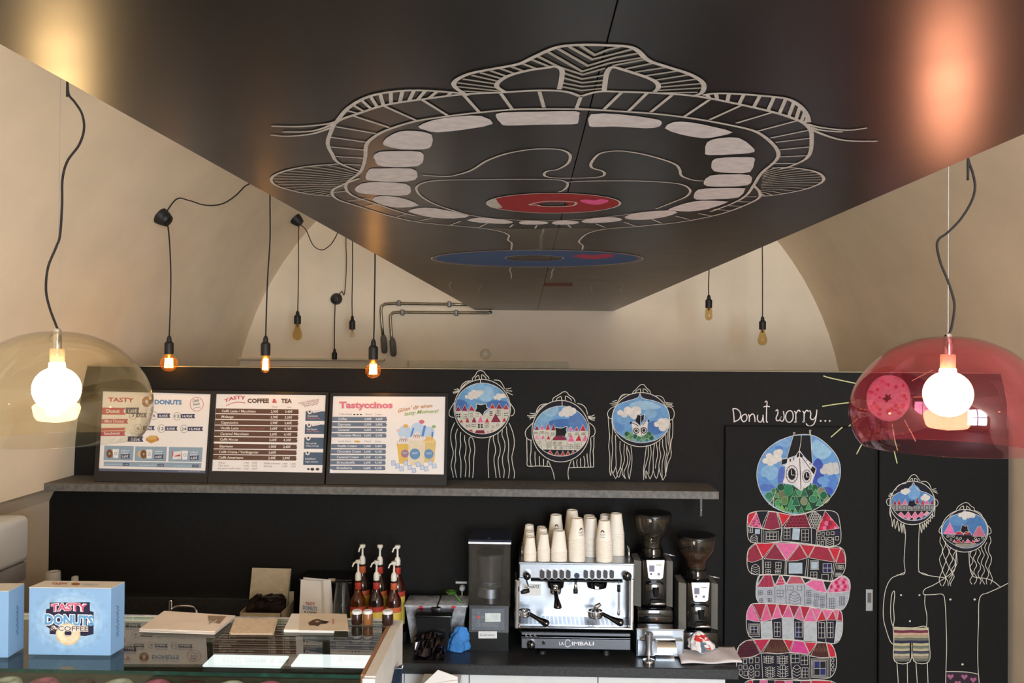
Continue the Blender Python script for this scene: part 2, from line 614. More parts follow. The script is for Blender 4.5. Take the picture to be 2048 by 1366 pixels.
duct('long cream cable duct on the end wall behind the hanging bulbs', 473, 715, 768, 722, .06)
duct('short cream cable duct on the end wall below the round vent', 816, 721, 1137, 742, .07)
q = Pe(971, 708, 0)
t = thing('round_vent', 'small round cream vent on the end wall', 'vent', (q.x, YE, q.z))
rot = Matrix.Translation(q) @ Matrix.Rotation(pi / 2, 4, 'X')
obj('outer_ring', MB().lathe(0, 0, [(.052, 0), (.052, .012), (.04, .02), (.03, .012), (.03, 0)], 28).xform(rot), CREAM, t, True)
obj('centre_disc', MB().lathe(0, 0, [(.02, .0), (.02, .012), (.012, .018), (0, .018)], 20).xform(rot), mat('pale_vent', (235, 228, 205), .5), t, True)

# ================================================================ pendant lamps
AMBER = clearmat('amber_bulb_glass', (252, 230, 186), 1.4, .02, .05, (230, 150, 60))
CLEARB = clearmat('clear_bulb_glass', (250, 248, 242), 1.4, .02)
AMBERD = clearmat('old_gold_bulb_glass', (238, 222, 180), 1.4, .03, .04)
HOT = emitmat('glowing_filament', (255, 190, 110), FILAMENT_STRENGTH)
COLD = mat('unlit_filament', (210, 190, 140), .3, .6)
BRASS = mat('brass_cap', (190, 160, 100), .35, 1.0)

def cup_mesh(base, direction, r=.052, L=.075):
    d = Vector(direction).normalized()
    M = Matrix.Translation(base) @ d.to_track_quat('Z', 'Y').to_matrix().to_4x4()
    return MB().lathe(0, 0, [(0, 0), (r * 1.05, 0), (r * 1.02, .01), (r * .9, L * .55), (r * .68, L * .95), (r * .5, L), (0, L)], 24).xform(M)

def bulb_pendant(label, Y, cord, sock, kind, lit, glass, gy, gw, cup=None, swag=None, group='hanging filament bulbs'):
    """cord: pixels from the socket upwards; sock: (x, ytop, ybot, width px); gy: (top, bottom) of the bulb; gw: width px"""
    sc = S(Y)
    x, y0, y1, w = sock
    top, bot = P(x, y0, Y), P(x, y1, Y)
    r = w * sc / 2
    g0 = P(x, gy[1], Y) if gy else bot
    t = thing('pendant_bulb', label, 'pendant lamp', (bot.x, Y, g0.z), group)
    pts = [P(x, y0, Y)] + [P(*p, Y) for p in cord]
    last = pts[-1]
    if cup is None:
        pts += [Vector((last.x, Y, last.z + (zv(last.x) - last.z) * f)) for f in (.3, .6)] + [Vector((last.x, Y, zv(last.x) - .02))]
        cb = Vector((last.x, Y, zv(last.x)))
    else:
        cb = cup
        pts.append(cup + (Vector((VX, cup.y, VZ)) - cup).normalized() * .05 if cup.y < YE - .02 else cup + Vector((0, -.05, -.03)))
    sm = catmull([tuple(p) for p in pts], 5)
    obj('cable', MB().tube(sm, .0042, 6), CORDMAT, t, 'full')
    dirn = (Vector((VX, cb.y, VZ)) - cb) if cb.y < YE - .02 else Vector((0, -1, -.15))
    obj('ceiling_rose', cup_mesh(cb - dirn.normalized() * .004, dirn), BLACKRUB, t, True)
    if swag:
        sp = catmull([tuple(p) for p in swag], 6)
        obj('supply_cable', MB().tube(sp, .004, 6), CORDMAT, t, 'full')
    hs = top.z - bot.z
    obj('socket', MB().lathe(bot.x, Y, [(r * .5, top.z + hs * .28), (r * .28, top.z + hs * .45), (0, top.z + hs * .46)][::-1] + [(r * .55, top.z + hs * .02), (r * .95, top.z - hs * .12), (r * 1.0, top.z - hs * .2), (r * .98, bot.z), (r * .7, bot.z), (r * .7, bot.z + .006), (0, bot.z + .006)], 24), BLACKRUB, t, True)
    if not gy:
        return t
    gz1, gz0 = P(x, gy[0], Y).z, P(x, gy[1], Y).z
    R = gw * sc / 2
    H = gz1 - gz0
    nk = r * .62
    if kind == 'globe':
        cz = gz0 + R
        prof = [(nk, gz1 + .004)] + [(R * sin(a), cz + R * cos(a)) for a in [math.asin(min(1, nk / R)) + .12 + (pi - math.asin(min(1, nk / R)) - .12) * i / 14 for i in range(15)]]
    elif kind == 'tube':
        prof = [(nk, gz1 + .004), (R * .86, gz1 - H * .12), (R, gz1 - H * .25), (R, gz0 + R)] + [(R * cos(a), gz0 + R - R * sin(a)) for a in [pi / 2 * i / 6 for i in range(1, 7)]]
    else:   # teardrop
        prof = [(nk, gz1 + .004), (nk * 1.05, gz1 - H * .12), (R * .75, gz1 - H * .38), (R * .97, gz1 - H * .6), (R, gz1 - H * .7), (R * .9, gz1 - H * .85), (R * .6, gz1 - H * .95), (0, gz0)]
    prof[-1] = (0, prof[-1][1])
    b = obj('bulb', MB().lathe(bot.x, Y, prof, 28), glass, t, 'full')
    if lit:
        fr_, fh = R * .42, H * .52
        if kind == 'tube':
            fr_, fh = R * .5, H * .62
        zc = (gz0 + gz1) / 2 - H * .02
        m = MB()
        n = 9
        for k in range(n):
            a, a2 = 2 * pi * k / n, 2 * pi * (k + .5) / n
            m.tube([(bot.x + fr_ * cos(a), Y + fr_ * sin(a), zc - fh / 2), (bot.x + fr_ * .85 * cos(a2), Y + fr_ * .85 * sin(a2), zc + fh / 2)], .0042 if kind == 'globe' else .0036, 6)
        obj('filament', m, HOT, b)
    else:
        m = MB()
        zc = (gz0 + gz1) / 2
        for k in range(4):
            a = 2 * pi * k / 4 + .4
            m.tube([(bot.x + R * .2 * cos(a), Y + R * .2 * sin(a), zc - H * .2), (bot.x + R * .3 * cos(a), Y + R * .3 * sin(a), zc + H * .2)], .0013, 5)
        obj('filament', m, COLD, b)
    obj('bulb_stem', MB().lathe(bot.x, Y, [(nk * .6, gz1), (nk * .35, gz1 - H * .22), (0, gz1 - H * .24)], 12), BRASS if not lit else COLD, b, 'full')
    return t

cx = P(320, 418, 4.97).x
cup1 = Vector((cx, 4.97, zv(cx)))
vs_ = lambda X, Y: Vector((X, Y, zv(X) - .015))
bulb_pendant('lit globe bulb on a black cable from the rose on the left vault', 4.825, [(341, 600), (341.5, 540), (338, 470)], (338, 683, 708, 18), 'globe', True, AMBER, (707, 743.5), 34.5, cup1,
             [cup1 + Vector((.03, -.04, -.03)), P(352, 399, 4.9), P(378, 401, 4.85), P(408, 410, 4.8), P(440, 409, 4.75), P(465, 396, 4.7), P(487, 375, 4.7), P(520, 335, 4.7), vs_(-1.35, 4.7)])
bulb_pendant('lit tubular bulb hanging between the two lit globe bulbs', 4.70, [(532, 650), (535, 560), (540, 480), (540, 410), (540, 360)], (531, 684, 711, 19), 'tube', True, AMBER, (710, 746), 19)
bulb_pendant('lit globe bulb hanging before the third menu board', 4.72, [(748, 660), (749, 600), (750, 530), (750, 480)], (746.5, 691, 719, 19), 'globe', True, AMBER, (718, 757), 32)
cx = P(590, 425, 7.0).x
bulb_pendant('unlit gold teardrop bulb on the left behind the partition', 7.0, [(596, 600), (597, 540), (597, 470)], (595, 630, 648, 14), 'tear', False, AMBERD, (647, 681), 19,
             Vector((cx, 7.0, zv(cx))), [Vector((cx + .06, 6.95, zv(cx) - .06)), P(612, 460, 6.9), P(626, 490, 6.9), P(643, 500, 6.9), P(657, 493, 6.9), P(668, 480, 6.9), P(690, 440, 6.9), vs_(-1.2, 6.9)])
bulb_pendant('small unlit clear bulb beside the empty socket', 7.15, [(704, 600), (705, 540), (705, 480)], (704.5, 640, 659, 12), 'tear', False, CLEARB, (658, 675), 11)
ec = Pe(673, 598, 0)
bulb_pendant('black lamp socket without a bulb hanging from a rose on the end wall', 7.38, [(669, 670), (669.5, 640), (670, 618)], (669, 704, 719, 10.5), None, False, None, None, 0, Vector((ec.x, YE, ec.z)),
             [Pe(678, 590, .08), Pe(684, 583, .1), Pe(688, 590, .1), Pe(691, 570, .1), Pe(693, 520, .1), Pe(692, 490, .1), Pe(692, 400, .1)])
bulb_pendant('unlit tubular gold bulb right of the ceiling board', 6.6, [(1417, 570), (1418, 540), (1418, 500)], (1417.5, 598, 616, 13.5), 'tube', False, AMBERD, (615, 641), 14)
bulb_pendant('unlit gold teardrop bulb farthest right, near the vault edge', 6.6, [(1525, 600), (1525, 540), (1524.5, 490)], (1525, 641, 659, 13.5), 'tear', False, AMBERD, (658, 691), 18.5)

# two big dome lamps
YL = 2.30
PINKPL = clearmat('pink_clear_plastic', (252, 223, 230), 1.45, .03, .016, (205, 60, 95))
YELLOWPL = clearmat('pale_yellow_clear_plastic', (252, 251, 246), 1.45, .03, .008, (225, 205, 140))
OPAL = emitmat('opal_globe_glow', (255, 210, 148), LAMP_STRENGTH)
CLEARSOCK = clearmat('clear_socket_plastic', (225, 215, 210), 1.5, .1, .2)
def dome_lamp(label, cx, ytop, shade, cord, bulbc):
    sc = S(YL)
    c0 = P(cx, ytop, YL)
    X, Z = c0.x, c0.z
    t = thing('dome_pendant_lamp', label, 'pendant lamp', (X, YL, Z - 221 * sc), 'dome pendant lamps over the bar')
    prof = [(6, 0), (35, 2.5), (64, 9), (104, 27), (135, 53), (163, 88), (177, 121), (181.5, 149), (179, 173), (171, 201), (161, 216), (156, 221)]
    pr = catmull(prof, 4)
    out = [(r * sc, Z - y * sc) for r, y in pr]
    inn = [((r - 1.6) * sc, Z - (y + (1.6 if r < 150 else 0)) * sc) for r, y in pr][::-1]
    obj('shade', MB().lathe(X, YL, out + inn, 72, close=True), shade, t, 'full')
    obj('stem', MB().lathe(X, YL, [(0, Z + 5 * sc), (5 * sc, Z + 5 * sc), (8.5 * sc, Z - 1 * sc), (8.5 * sc, Z - 36 * sc), (0, Z - 36 * sc)], 24), CHROME, t, True)
    obj('lamp_holder', MB().lathe(X, YL, [(0, Z - 36 * sc), (13 * sc, Z - 36 * sc), (14 * sc, Z - 40 * sc), (14 * sc, Z - 62 * sc), (12 * sc, Z - 65 * sc), (0, Z - 65 * sc)], 24), CLEARSOCK, t, True)
    bz = P(cx, bulbc, YL).z
    R = 45 * sc
    a0 = math.asin(15.5 / 45)
    pf = [(0, Z - 64 * sc), (14.5 * sc, Z - 64 * sc), (15.5 * sc, bz + R * cos(a0) + 5 * sc)] + [(R * sin(a), bz + R * cos(a)) for a in [a0 + (pi - a0) * i / 16 for i in range(17)]]
    pf[-1] = (0, pf[-1][1])
    obj('globe_bulb', MB().lathe(X, YL, pf, 36), OPAL, t, 'full')
    pts = [P(*p, YL) for p in cord]
    pts.append(Vector((pts[-1].x, YL, zv(pts[-1].x) - .02)))
    obj('cable', MB().tube(catmull([tuple(p) for p in pts], 7), .0034, 8), CORDMAT, t, 'full')
    obj('steel_wire', MB().tube([(X, YL, Z), (X, YL, zv(X))], .0007, 6), STEEL, t)
    obj('ceiling_rose', cup_mesh(Vector((pts[-1].x, YL, zv(pts[-1].x) + .003)), Vector((VX, YL, VZ)) - Vector((pts[-1].x, YL, zv(pts[-1].x))), .06, .03), BLACKRUB, t, True)
    return t
dome_lamp('clear yellowish dome lamp with a glowing globe at the left edge', 115, 662, YELLOWPL,
          [(116, 660), (110, 645), (99, 615), (92, 580), (96, 535), (112, 495), (120, 470), (124, 410), (125, 358), (135, 322), (158, 290), (168, 258), (164, 228), (150, 205), (138, 190), (135, 168), (135, 140)], 778)
dome_lamp('pink see-through dome lamp with a glowing globe on the right', 1896, 672, PINKPL,
          [(1896, 670), (1903, 655), (1909, 615), (1905, 590), (1895, 560), (1881, 525), (1874, 492), (1879, 477), (1893, 467), (1920, 440), (1942, 405), (1950, 376), (1946, 348), (1937, 320), (1936, 290)], 788)

# ================================================================ shelf
YS = 4.594
zs = P(760, 975, YS).z
sx1 = P(1438, 985, YS).x
th = 15.5 * S(YS)
shelf = thing('wall_shelf', 'long grey stone-look wall shelf carrying the menu boards', 'shelf', (-1, YW, zs - th))
obj('shelf_board', MB().rbox(xl, sx1, YS, YW, zs - th, zs, .002, 1), SHELFMAT, shelf)
def bracket(px):
    q = P(px, 1000, YS + .05)
    return MB().rbox(q.x - .009, q.x + .009, q.y - .004, q.y + .004, P(px, 1033, YS + .05).z, zs - th, .003).box(q.x - .009, q.x + .009, q.y - .004, YW, zs - th - .006, zs - th)
for bx in (1402,):
    obj('bracket', bracket(bx), BLACKPL, shelf)
    q = P(bx, 1020, YS + .045)
    obj('screw', MB().sphere((q.x, q.y, q.z), .006, 12), CHROME, shelf, 'full')

# ================================================================ back counter
YC = 4.30
ZC = P(1160, 1333, YC).z
cx1 = P(1478, 1335, YC).x
tb = P(1160, 1354.5, YC).z
wt = thing('worktop', 'dark stone worktop running along the black wall', 'worktop', (-1, 4.6, tb))
obj('slab', MB().rbox(XLOW + .003, cx1, YC, YW - .032, tb, ZC, .004, 1), TOPMAT, wt)
ux = P(500, 1197, YW - .06).x
tag(obj('splashback', MB().rbox(XLOW + .003, ux, YW - .08, YW - .001, ZC, P(380, 1196, YW - .08).z, .003, 1), TOPMAT), 'dark splashback ledge behind the sink tap', 'splashback')
seams = [XLOW, P(500, 1360, YC + .02).x, P(808, 1360, YC + .02).x, P(938, 1360, YC + .02).x, P(1196, 1360, YC + .02).x, P(1452, 1360, YC + .02).x]
names = ['white base cabinet at the left wall behind the display case', 'white base cabinet behind the middle of the display case', 'narrow white base cabinet beside the display case', 'white base cabinet under the espresso machine', 'white base cabinet under the coffee grinders at the worktop end']
for i in range(5):
    a, b = seams[i] + .001, seams[i + 1] - .001
    t = thing('base_cabinet', names[i], 'cabinet', ((a + b) / 2, 4.6, 0), 'white base cabinets under the worktop')
    obj('carcass', MB().box(a, b, YC + .05, YW - .035, .1, tb), WHITELAM, t)
    obj('plinth', MB().box(a, b, YC + .1, YC + .12, 0, .1), BLACKPL, t)
    obj('door', MB().rbox(a + .0015, b - .0015, YC + .025, YC + .048, .11, tb - .004, .002, 1), WHITELAM, t)
# ================================================================ helpers for things on the counter
def zoomer(ox, oy, k):
    return lambda x, y: (ox + x / k, oy + y / k)
def pxbox(mb, Zm, x0, y0, x1, y1, Yf, Yb, r=0.0, seg=2):
    a, b = P(*Zm(x0, y0), Yf), P(*Zm(x1, y1), Yf)
    if r:
        return mb.rbox(min(a.x, b.x), max(a.x, b.x), Yf, Yb, min(a.z, b.z), max(a.z, b.z), r, seg)
    return mb.box(a.x, b.x, Yf, Yb, a.z, b.z)
def disc_y(mb, c, r, L, n=24, dome=0.0):
    """short cylinder facing the camera side (-Y), front at c.y - L"""
    c = Vector(c)
    M = Matrix.Translation(c) @ Matrix.Rotation(pi / 2, 4, 'X')
    pr = [(0, 0), (r, 0), (r, L * .75), (r * .9, L)] + ([(r * .6, L + dome * .7), (0, L + dome)] if dome else [(0, L)])
    return mb.lathe(0, 0, [(p, z) for p, z in pr], n, False) if False else mb.add([M @ v for v in MB().lathe(0, 0, pr, n).v], MB().lathe(0, 0, pr, n).f)

# ================================================================ espresso machine
Zm = zoomer(1020, 1120, 6.504)
YM = 4.42
def Q(x, y, Y):
    return P(*Zm(x, y), Y)
em = thing('espresso_machine', 'chrome two-group espresso machine on the worktop with paper cups on top', 'espresso machine', (Q(860, 1200, YM).x, 4.64, ZC))
zt = Q(860, 45, YM).z
m = MB()
m.rbox(Q(95, 60, YM).x, Q(1622, 60, YM).x, 4.645, 4.86, Q(860, 1165, YM).z, Q(860, 60, YM).z, .012)
obj('body', m, BLACKPL, em)
obj('lower_panel', pxbox(MB(), Zm, 145, 1012, 1570, 1178, YM, 4.62, .004, 1), DARKSTEEL, em)
lp2 = obj('front_panel', pxbox(MB(), Zm, 145, 930, 1570, 1004, YM + .002, 4.62, .004, 1), DARKSTEEL, em)
obj('trim_strip', pxbox(MB(), Zm, 143, 1005, 1572, 1018, YM - .004, YM + .01, .002, 1), CHROME, em)
obj('tray_lip', pxbox(MB(), Zm, 110, 862, 1610, 925, YM - .012, 4.60, .008), CHROME, em)
a, b = Q(130, 860, YM), Q(1590, 860, YM)
m = MB()
nsl = 26
for i in range(nsl):
    x = a.x + (b.x - a.x) * (i + .5) / nsl
    m.box(x - .008, x + .008, YM + .02, 4.59, a.z, a.z + .004)
obj('drip_grate', m, STEEL, em)
pa, pb, pc, pd = Q(120, 745, 4.58), Q(1575, 745, 4.58), Q(1575, 230, 4.593), Q(120, 230, 4.593)
obj('back_panel', MB().prism([pa, pb, pc, pd], (0, .012, 0)), STEEL, em)
head = obj('head', pxbox(MB(), Zm, 118, 45, 1617, 262, YM, 4.66, .006), STEEL, em)
for k, (x0, x1) in enumerate(((66, 122), (1560, 1612))):
    obj('side_frame', pxbox(MB(), Zm, x0, 255, x1, 905, YM + .01, YM + .05, .008), CHROME, em)
    obj('side_cheek', pxbox(MB(), Zm, x0 if k == 0 else x1 - 16, 150, x0 + 16 if k == 0 else x1, 905, YM + .05, 4.64, .003, 1), BLACKGL, em)
for x in (418, 503, 588, 673, 757, 985, 1070, 1155, 1240, 1322):
    c = Q(x, 182, YM)
    w_, h_ = 5.6 * S(YM), 10.2 * S(YM)
    pts = [(c.x + w_ * cos(t_), c.z + (h_ - w_) * (1 if sin(t_) >= 0 else -1) + w_ * sin(t_)) for t_ in [2 * pi * (i + .5) / 20 for i in range(20)]]
    ring = obj('button', MB().prism([(p[0], YM + .001, p[1]) for p in pts], (0, -.006, 0)), CHROME, head)
    pts2 = [(c.x + (p[0] - c.x) * .8, c.z + (p[1] - c.z) * .86) for p in pts]
    obj('button_face', MB().prism([(p[0], YM - .0055, p[1]) for p in pts2], (0, -.0035, 0)), mat('dark_button', (52, 46, 50), .35), head)
obj('centre_button', disc_y(MB(), Q(870, 202, YM), 35 / 6.504 * S(YM), .008), mat('navy_button', (40, 42, 70), .3), head, True)
obj('steam_knob', disc_y(MB(), Q(222, 190, YM), 50 / 6.504 * S(YM), .04, dome=.008), BLACKGL, head, True)
obj('steam_knob', disc_y(MB(), Q(1514, 188, YM), 60 / 6.504 * S(YM), .045, dome=.008), BLACKGL, head, True)
obj('group_shroud', pxbox(MB(), Zm, 270, 255, 1470, 300, YM + .03, 4.6, .008), BLACKPL, em)
for gx, w_ in ((592, 105), (1130, 124)):
    c = Q(gx, 300, YM + .09)
    r = w_ / 6.504 * S(YM)
    g = obj('group_head', MB().lathe(c.x, c.y, [(0, c.z + .012), (r * 1.15, c.z + .012), (r * 1.02, c.z - .02), (r, Q(gx, 385, YM).z), (r * .8, Q(gx, 398, YM).z), (0, Q(gx, 398, YM).z)], 28), BLACKGL, em, True)
    obj('chrome_band', pxbox(MB(), Zm, gx - 32, 305, gx + 32, 392, YM + .09 - r - .004, YM + .09 - r + .006, .004), CHROME, g)
def portafilter(label, ring_c, ring_r, Yr, pts, rad, spout=None, parent=None):
    c = Q(*ring_c, Yr)
    r = ring_r / 6.504 * S(Yr)
    if parent is None:
        t = thing('portafilter', label, 'portafilter', (c.x, Yr, c.z - r * .42), 'portafilters at the espresso machine')
    else:
        t = parent
    obj('filter_basket' if parent is None else 'mounted_basket', MB().lathe(c.x, Yr, [(0, c.z - r * .42), (r * .82, c.z - r * .42), (r * .95, c.z - r * .2), (r * .95, c.z + r * .25), (r, c.z + r * .27), (r, c.z + r * .42), (r * .88, c.z + r * .42), (r * .85, c.z - r * .1), (0, c.z - r * .2)], 28), CHROME, t, True)
    sm = catmull([tuple(Q(x, y, Y)) for x, y, Y in pts], 5)
    n = len(sm)
    rr = []
    for i in range(n):
        f = i / (n - 1)
        rr.append(rad * (.55 + .1 * f if f < .35 else .58 + .45 * min(1, (f - .35) / .4)) * (1 if f < .93 else .75))
    obj('handle', MB().tube(sm, rr, 14), BLACKGL, t, 'full')
    if spout:
        obj('spout', MB().tube([tuple(Q(x, y, Yr - .03)) for x, y in spout], [.011, .012, .009][:len(spout)], 10), CHROME, t, 'full')
    return t
portafilter('', (592, 400), 80, YM + .07, [(594, 420, YM + .02), (603, 480, YM - .02), (612, 540, YM - .04), (620, 600, YM - .055), (621, 632, YM - .058)], .021, [(585, 340), (587, 372), (587, 398)], em)
zg = Q(130, 860, YM).z + .0045
portafilter('chrome portafilter lying at the left end of the drip tray', (185, 690), 92, YM + .06, [(265, 705, YM + .03), (330, 745, YM + .01), (400, 785, YM + .0), (455, 815, YM - .005), (500, 840, YM - .006)], .02, [(165, 640), (185, 660), (200, 680)])
portafilter('chrome portafilter lying at the right of the drip tray', (1110, 700), 104, YM + .06, [(1200, 700, YM + .03), (1270, 735, YM + .01), (1350, 775, YM + .0), (1420, 805, YM - .005), (1470, 828, YM - .006)], .02, [(1100, 650), (1130, 600), (1180, 570)])
w = obj('steam_wand', MB().tube(catmull([tuple(Q(*p)) for p in [(215, 255, YM + .05), (225, 300, YM + .02), (240, 350, YM), (240, 385, YM)]], 5), .0045, 8), CHROME, em, 'full')
obj('wand_grip', MB().tube([Q(250, 395, YM - .005), Q(185, 410, YM - .01), Q(140, 425, YM - .01)], [.011, .013, .008], 10), BLACKRUB, w, 'full')
w = obj('hot_water_spout', MB().tube([Q(855, 255, YM + .03), Q(855, 320, YM + .01), Q(853, 390, YM + .01)], [.006, .008, .012], 10), CHROME, em, 'full')
obj('spout_tip', MB().tube([Q(853, 380, YM + .01), Q(853, 432, YM + .01)], .0125, 12), BLACKRUB, w, 'full')
w = obj('steam_wand', MB().tube(catmull([tuple(Q(*p)) for p in [(1418, 255, YM + .04), (1416, 400, YM + .03), (1415, 560, YM + .03), (1415, 640, YM + .03), (1413, 720, YM + .03)]], 3), [.006] * 10 + [.007, .009, .006], 10), STEEL, em, 'full')
obj('wand_grip', MB().tube([Q(1415, 325, YM + .028), Q(1415, 412, YM + .028)], .0095, 12), BLACKRUB, w, 'full')
obj('gauge_bar', pxbox(MB(), Zm, 1270, 570, 1480, 592, 4.585, 4.596, .003), DARKSTEEL, em)
obj('power_knob', disc_y(MB(), Q(275, 1095, YM), 55 / 6.504 * S(YM), .03, dome=.006), BLACKGL, em, True)
obj('thermostat_knob', disc_y(MB(), Q(438, 1075, YM), 22 / 6.504 * S(YM), .01), BLACKGL, em, True)
for x in (420, 1250):
    q = Q(x, 1178, YM + .06)
    for yy in (YM + .06, 4.80):
        obj('foot', MB().lathe(q.x, yy, [(0, ZC), (.022, ZC), (.02, ZC + .012), (.014, q.z + .004), (0, q.z + .004)], 16), BLACKRUB, em, True)
stk = obj('sticker', pxbox(MB(), Zm, 165, 315, 400, 465, 4.584, 4.586), PAPER, em)
pt = Paint((0, 4.584, 1), (0, -1, 0), rough=.5, base=.0004).zoom(1020, 1120, 6.504)
pt.text('lettering', (60, 58, 60), 'GastroKITZ', 182, 365, 36, 200, bold=.02)
pt.flush(stk)
pt = Paint((0, YM, 1), (0, -1, 0), rough=.2, base=.0008).zoom(1020, 1120, 6.504)
pt.text('maker_lettering', (240, 240, 240), 'LA', 640, 1105, 42, 60, bold=.02)
pt.line('maker_lettering', (240, 240, 240), [(785, 1058), (765, 1040), (735, 1042), (718, 1075), (722, 1110), (745, 1130), (775, 1120), (785, 1105)], .0035)
pt.text('maker_lettering', (240, 240, 240), 'IMBALI', 805, 1108, 46, 285, bold=.02)
for x in (215, 270, 330):
    pt.line('maker_lettering', (225, 225, 230), [(x - 18, 968), (x + 5, 962), (x - 12, 985), (x + 12, 990), (x, 1000)], .0012)
pt.flush(em)
# cup rail on top
y0r, y1r = YM + .03, 4.82
xa, xb = Q(150, 45, YM).x, Q(1585, 45, YM).x
m = MB()
for x in (xa, xb):
    m.tube([(x, y0r + .1, zt - .01), (x, y0r + .1, zt + .05), (x, y1r, zt + .05), (x, y1r, zt - .01)], .005, 8)
m.tube([(xa, y1r, zt + .05), (xb, y1r, zt + .05)], .005, 8)
obj('cup_rail', m, CHROME, em, 'full')
obj('cup_tray', MB().rbox(xa - .015, xb + .015, YM + .01, 4.855, zt - .02, zt + .0015, .003, 1), STEEL, em)
zt += .002

# ---------------------------------------------------------------- paper cups nested upside down on the machine
Zc = zoomer(1020, 1010, 7.585)
def cup_shell(rr, rb, h):
    t = .0012
    pr = [(rr - t, .004), (rr + .0012, .0), (rr + .0026, .0018), (rr + .0022, .004), (rr, .0048), (rb, h - .001), (rb - .0015, h), (rb - .004, h), (rb - .0048, h - .006), (0, h - .006), (0, h - .0075), (rb - t * 2, h - .0075), (rr - t, .004)]
    return MB().lathe(0, 0, pr, 22)
proto = {}
for kind, (rr, rb, h) in {'large': (.0440, .0305, .112), 'small': (.0335, .0235, .085)}.items():
    me = bpy.data.meshes.new('paper_cup')
    mb = cup_shell(rr, rb, h)
    me.from_pydata([tuple(v) for v in mb.v], [], mb.f)
    me.materials.append(CUPMAT)
    me.shade_smooth()
    me.set_sharp_from_angle(angle=math.radians(35))
    proto[kind] = (bpy.data.objects.new('paper_cup', me), rr, rb, h)
cup_spots = [  # centre x, top y (zoom units), depth, kind, words for the stack
    (305, 500, 4.47, 'small', 'the leftmost front stack'),
    (512, 432, 4.47, 'small', 'the second front stack from the left'),
    (742, 372, 4.48, 'large', 'the low wide front stack above the first buttons'),
    (1015, 200, 4.48, 'large', 'the tall front stack above the centre button'),
    (1430, 228, 4.48, 'large', 'the front stack above the right-hand buttons'),
    (296, 398, 4.56, 'small', 'the middle row stack at the left end'),
    (494, 352, 4.56, 'small', 'the middle row stack, second from the left'),
    (1222, 196, 4.585, 'large', 'the middle row stack right of centre'),
    (290, 302, 4.65, 'small', 'the back row stack at the left end'),
    (474, 316, 4.65, 'small', 'the back row stack, second from the left'),
    (690, 150, 4.66, 'large', 'the tall back row stack, third from the left'),
    (940, 82, 4.70, 'large', 'the tallest stack at the back of the machine'),
    (1196, 150, 4.70, 'large', 'the back row stack behind the right middle stack'),
    (1612, 134, 4.62, 'large', 'the rightmost stack on the machine'),
    (1445, 140, 4.73, 'large', 'the back stack half hidden on the right'),
]
used = {'large': False, 'small': False}
top_cups = {}
for si, (x, yt, Y, kind, words) in enumerate(cup_spots):
    src, rr, rb, h = proto[kind]
    base = P(*Zc(x, 860), Y)
    ztop = P(*Zc(x, yt), Y).z
    pitch = .0098
    n = max(1, int(round((ztop - zt - h) / pitch)) + 1)
    lean = random.uniform(-.008, .008)
    for k in range(n):
        if used[kind]:
            o = src.copy()
        else:
            o = src
            used[kind] = True
        C.objects.link(o)
        o.location = (base.x + lean * k * pitch * 2, Y, zt + k * pitch)
        o.rotation_euler = (0, 0, random.uniform(0, 6))
        tag(o, 'white paper cup nested upside down in ' + words if k < n - 1 else 'topmost upturned white paper cup of ' + words, 'paper cup', 'white paper cups stacked on the espresso machine')
        if k == n - 1:
            top_cups[si] = (o, base.x + lean * k * pitch * 2, Y, zt + k * pitch, rr, rb, h)
def cup_print(si, ang, cols):
    o, X, Y, Z0, rr, rb, h = top_cups[si]
    o.rotation_euler = (0, 0, 0)
    def surf(a, z):
        r = rr + (rb - rr) * (z / h) + .0006
        return Vector((r * sin(a), -r * cos(a), z))
    m = MB()
    for i in range(12):
        t0, t1 = pi * i / 12, pi * (i + 1) / 12
        q = []
        for t_, rad in ((t0, .012), (t1, .012), (t1, .0055), (t0, .0055)):
            q.append(surf(ang + rad * cos(t_) / rr * 1.1, .052 + rad * sin(t_) * 1.1))
        m.add(q, [(0, 1, 2, 3)])
    me = bpy.data.meshes.new('donut_print'); me.from_pydata([tuple(v) for v in m.v], [], m.f); me.materials.append(paintmat(cols[0], .6))
    d = bpy.data.objects.new('donut_print', me); C.objects.link(d); d.parent = o
    vs, fs_, x0, ww = glyphs('TASTY DONUTS', .02)
    for txt, zz, hh in (('DONUTS', .036, .009), ('COFFEE', .024, .006)):
        vs, fs_, x0, ww = glyphs(txt, .02)
        k = .034 / ww
        me = bpy.data.meshes.new('lettering')
        me.from_pydata([tuple(surf(ang + ((v[0] - x0) * k - .017) / rr, zz + v[1] * hh / .7)) for v in vs], [], fs_)
        me.materials.append(paintmat(cols[1], .6))
        d = bpy.data.objects.new('lettering', me); C.objects.link(d); d.parent = o
cup_print(3, .62, ((96, 74, 58), (120, 112, 112)))
cup_print(4, -.35, ((96, 74, 58), (150, 165, 185)))
cup_print(10, .05, ((96, 78, 64), (150, 142, 136)))

# ================================================================ blender in its sound box
Zb = zoomer(800, 1060, 4.4625)
YB = 4.50
def B(x, y, Y=YB):
    return P(*Zb(x, y), Y)
CLEARBOX = clearmat('clear_acrylic', (246, 247, 248), 1.45, .04, .01)
JUG = clearmat('smoked_clear_jug', (226, 230, 234), 1.45, .06, .05)
bl = thing('countertop_blender', 'black blender in a clear sound box beside the espresso machine', 'blender', (B(790, 900).x, 4.6, ZC))
a, b = B(615, 690), B(970, 690)
zb = a.z
base = MB()
prof = [(YB, ZC), (YB, B(0, 900).z), (YB + .035, zb), (YB + .26, zb), (YB + .26, ZC)]
base.prism([(a.x, y, z) for y, z in prof], (b.x - a.x, 0, 0))
mb_ = obj('motor_base', base, BLACKPL, bl)
n_ = Vector((0, zb - B(0, 900).z, -.035)).normalized()
n_ = Vector((0, -(zb - B(0, 900).z), .035)).normalized()
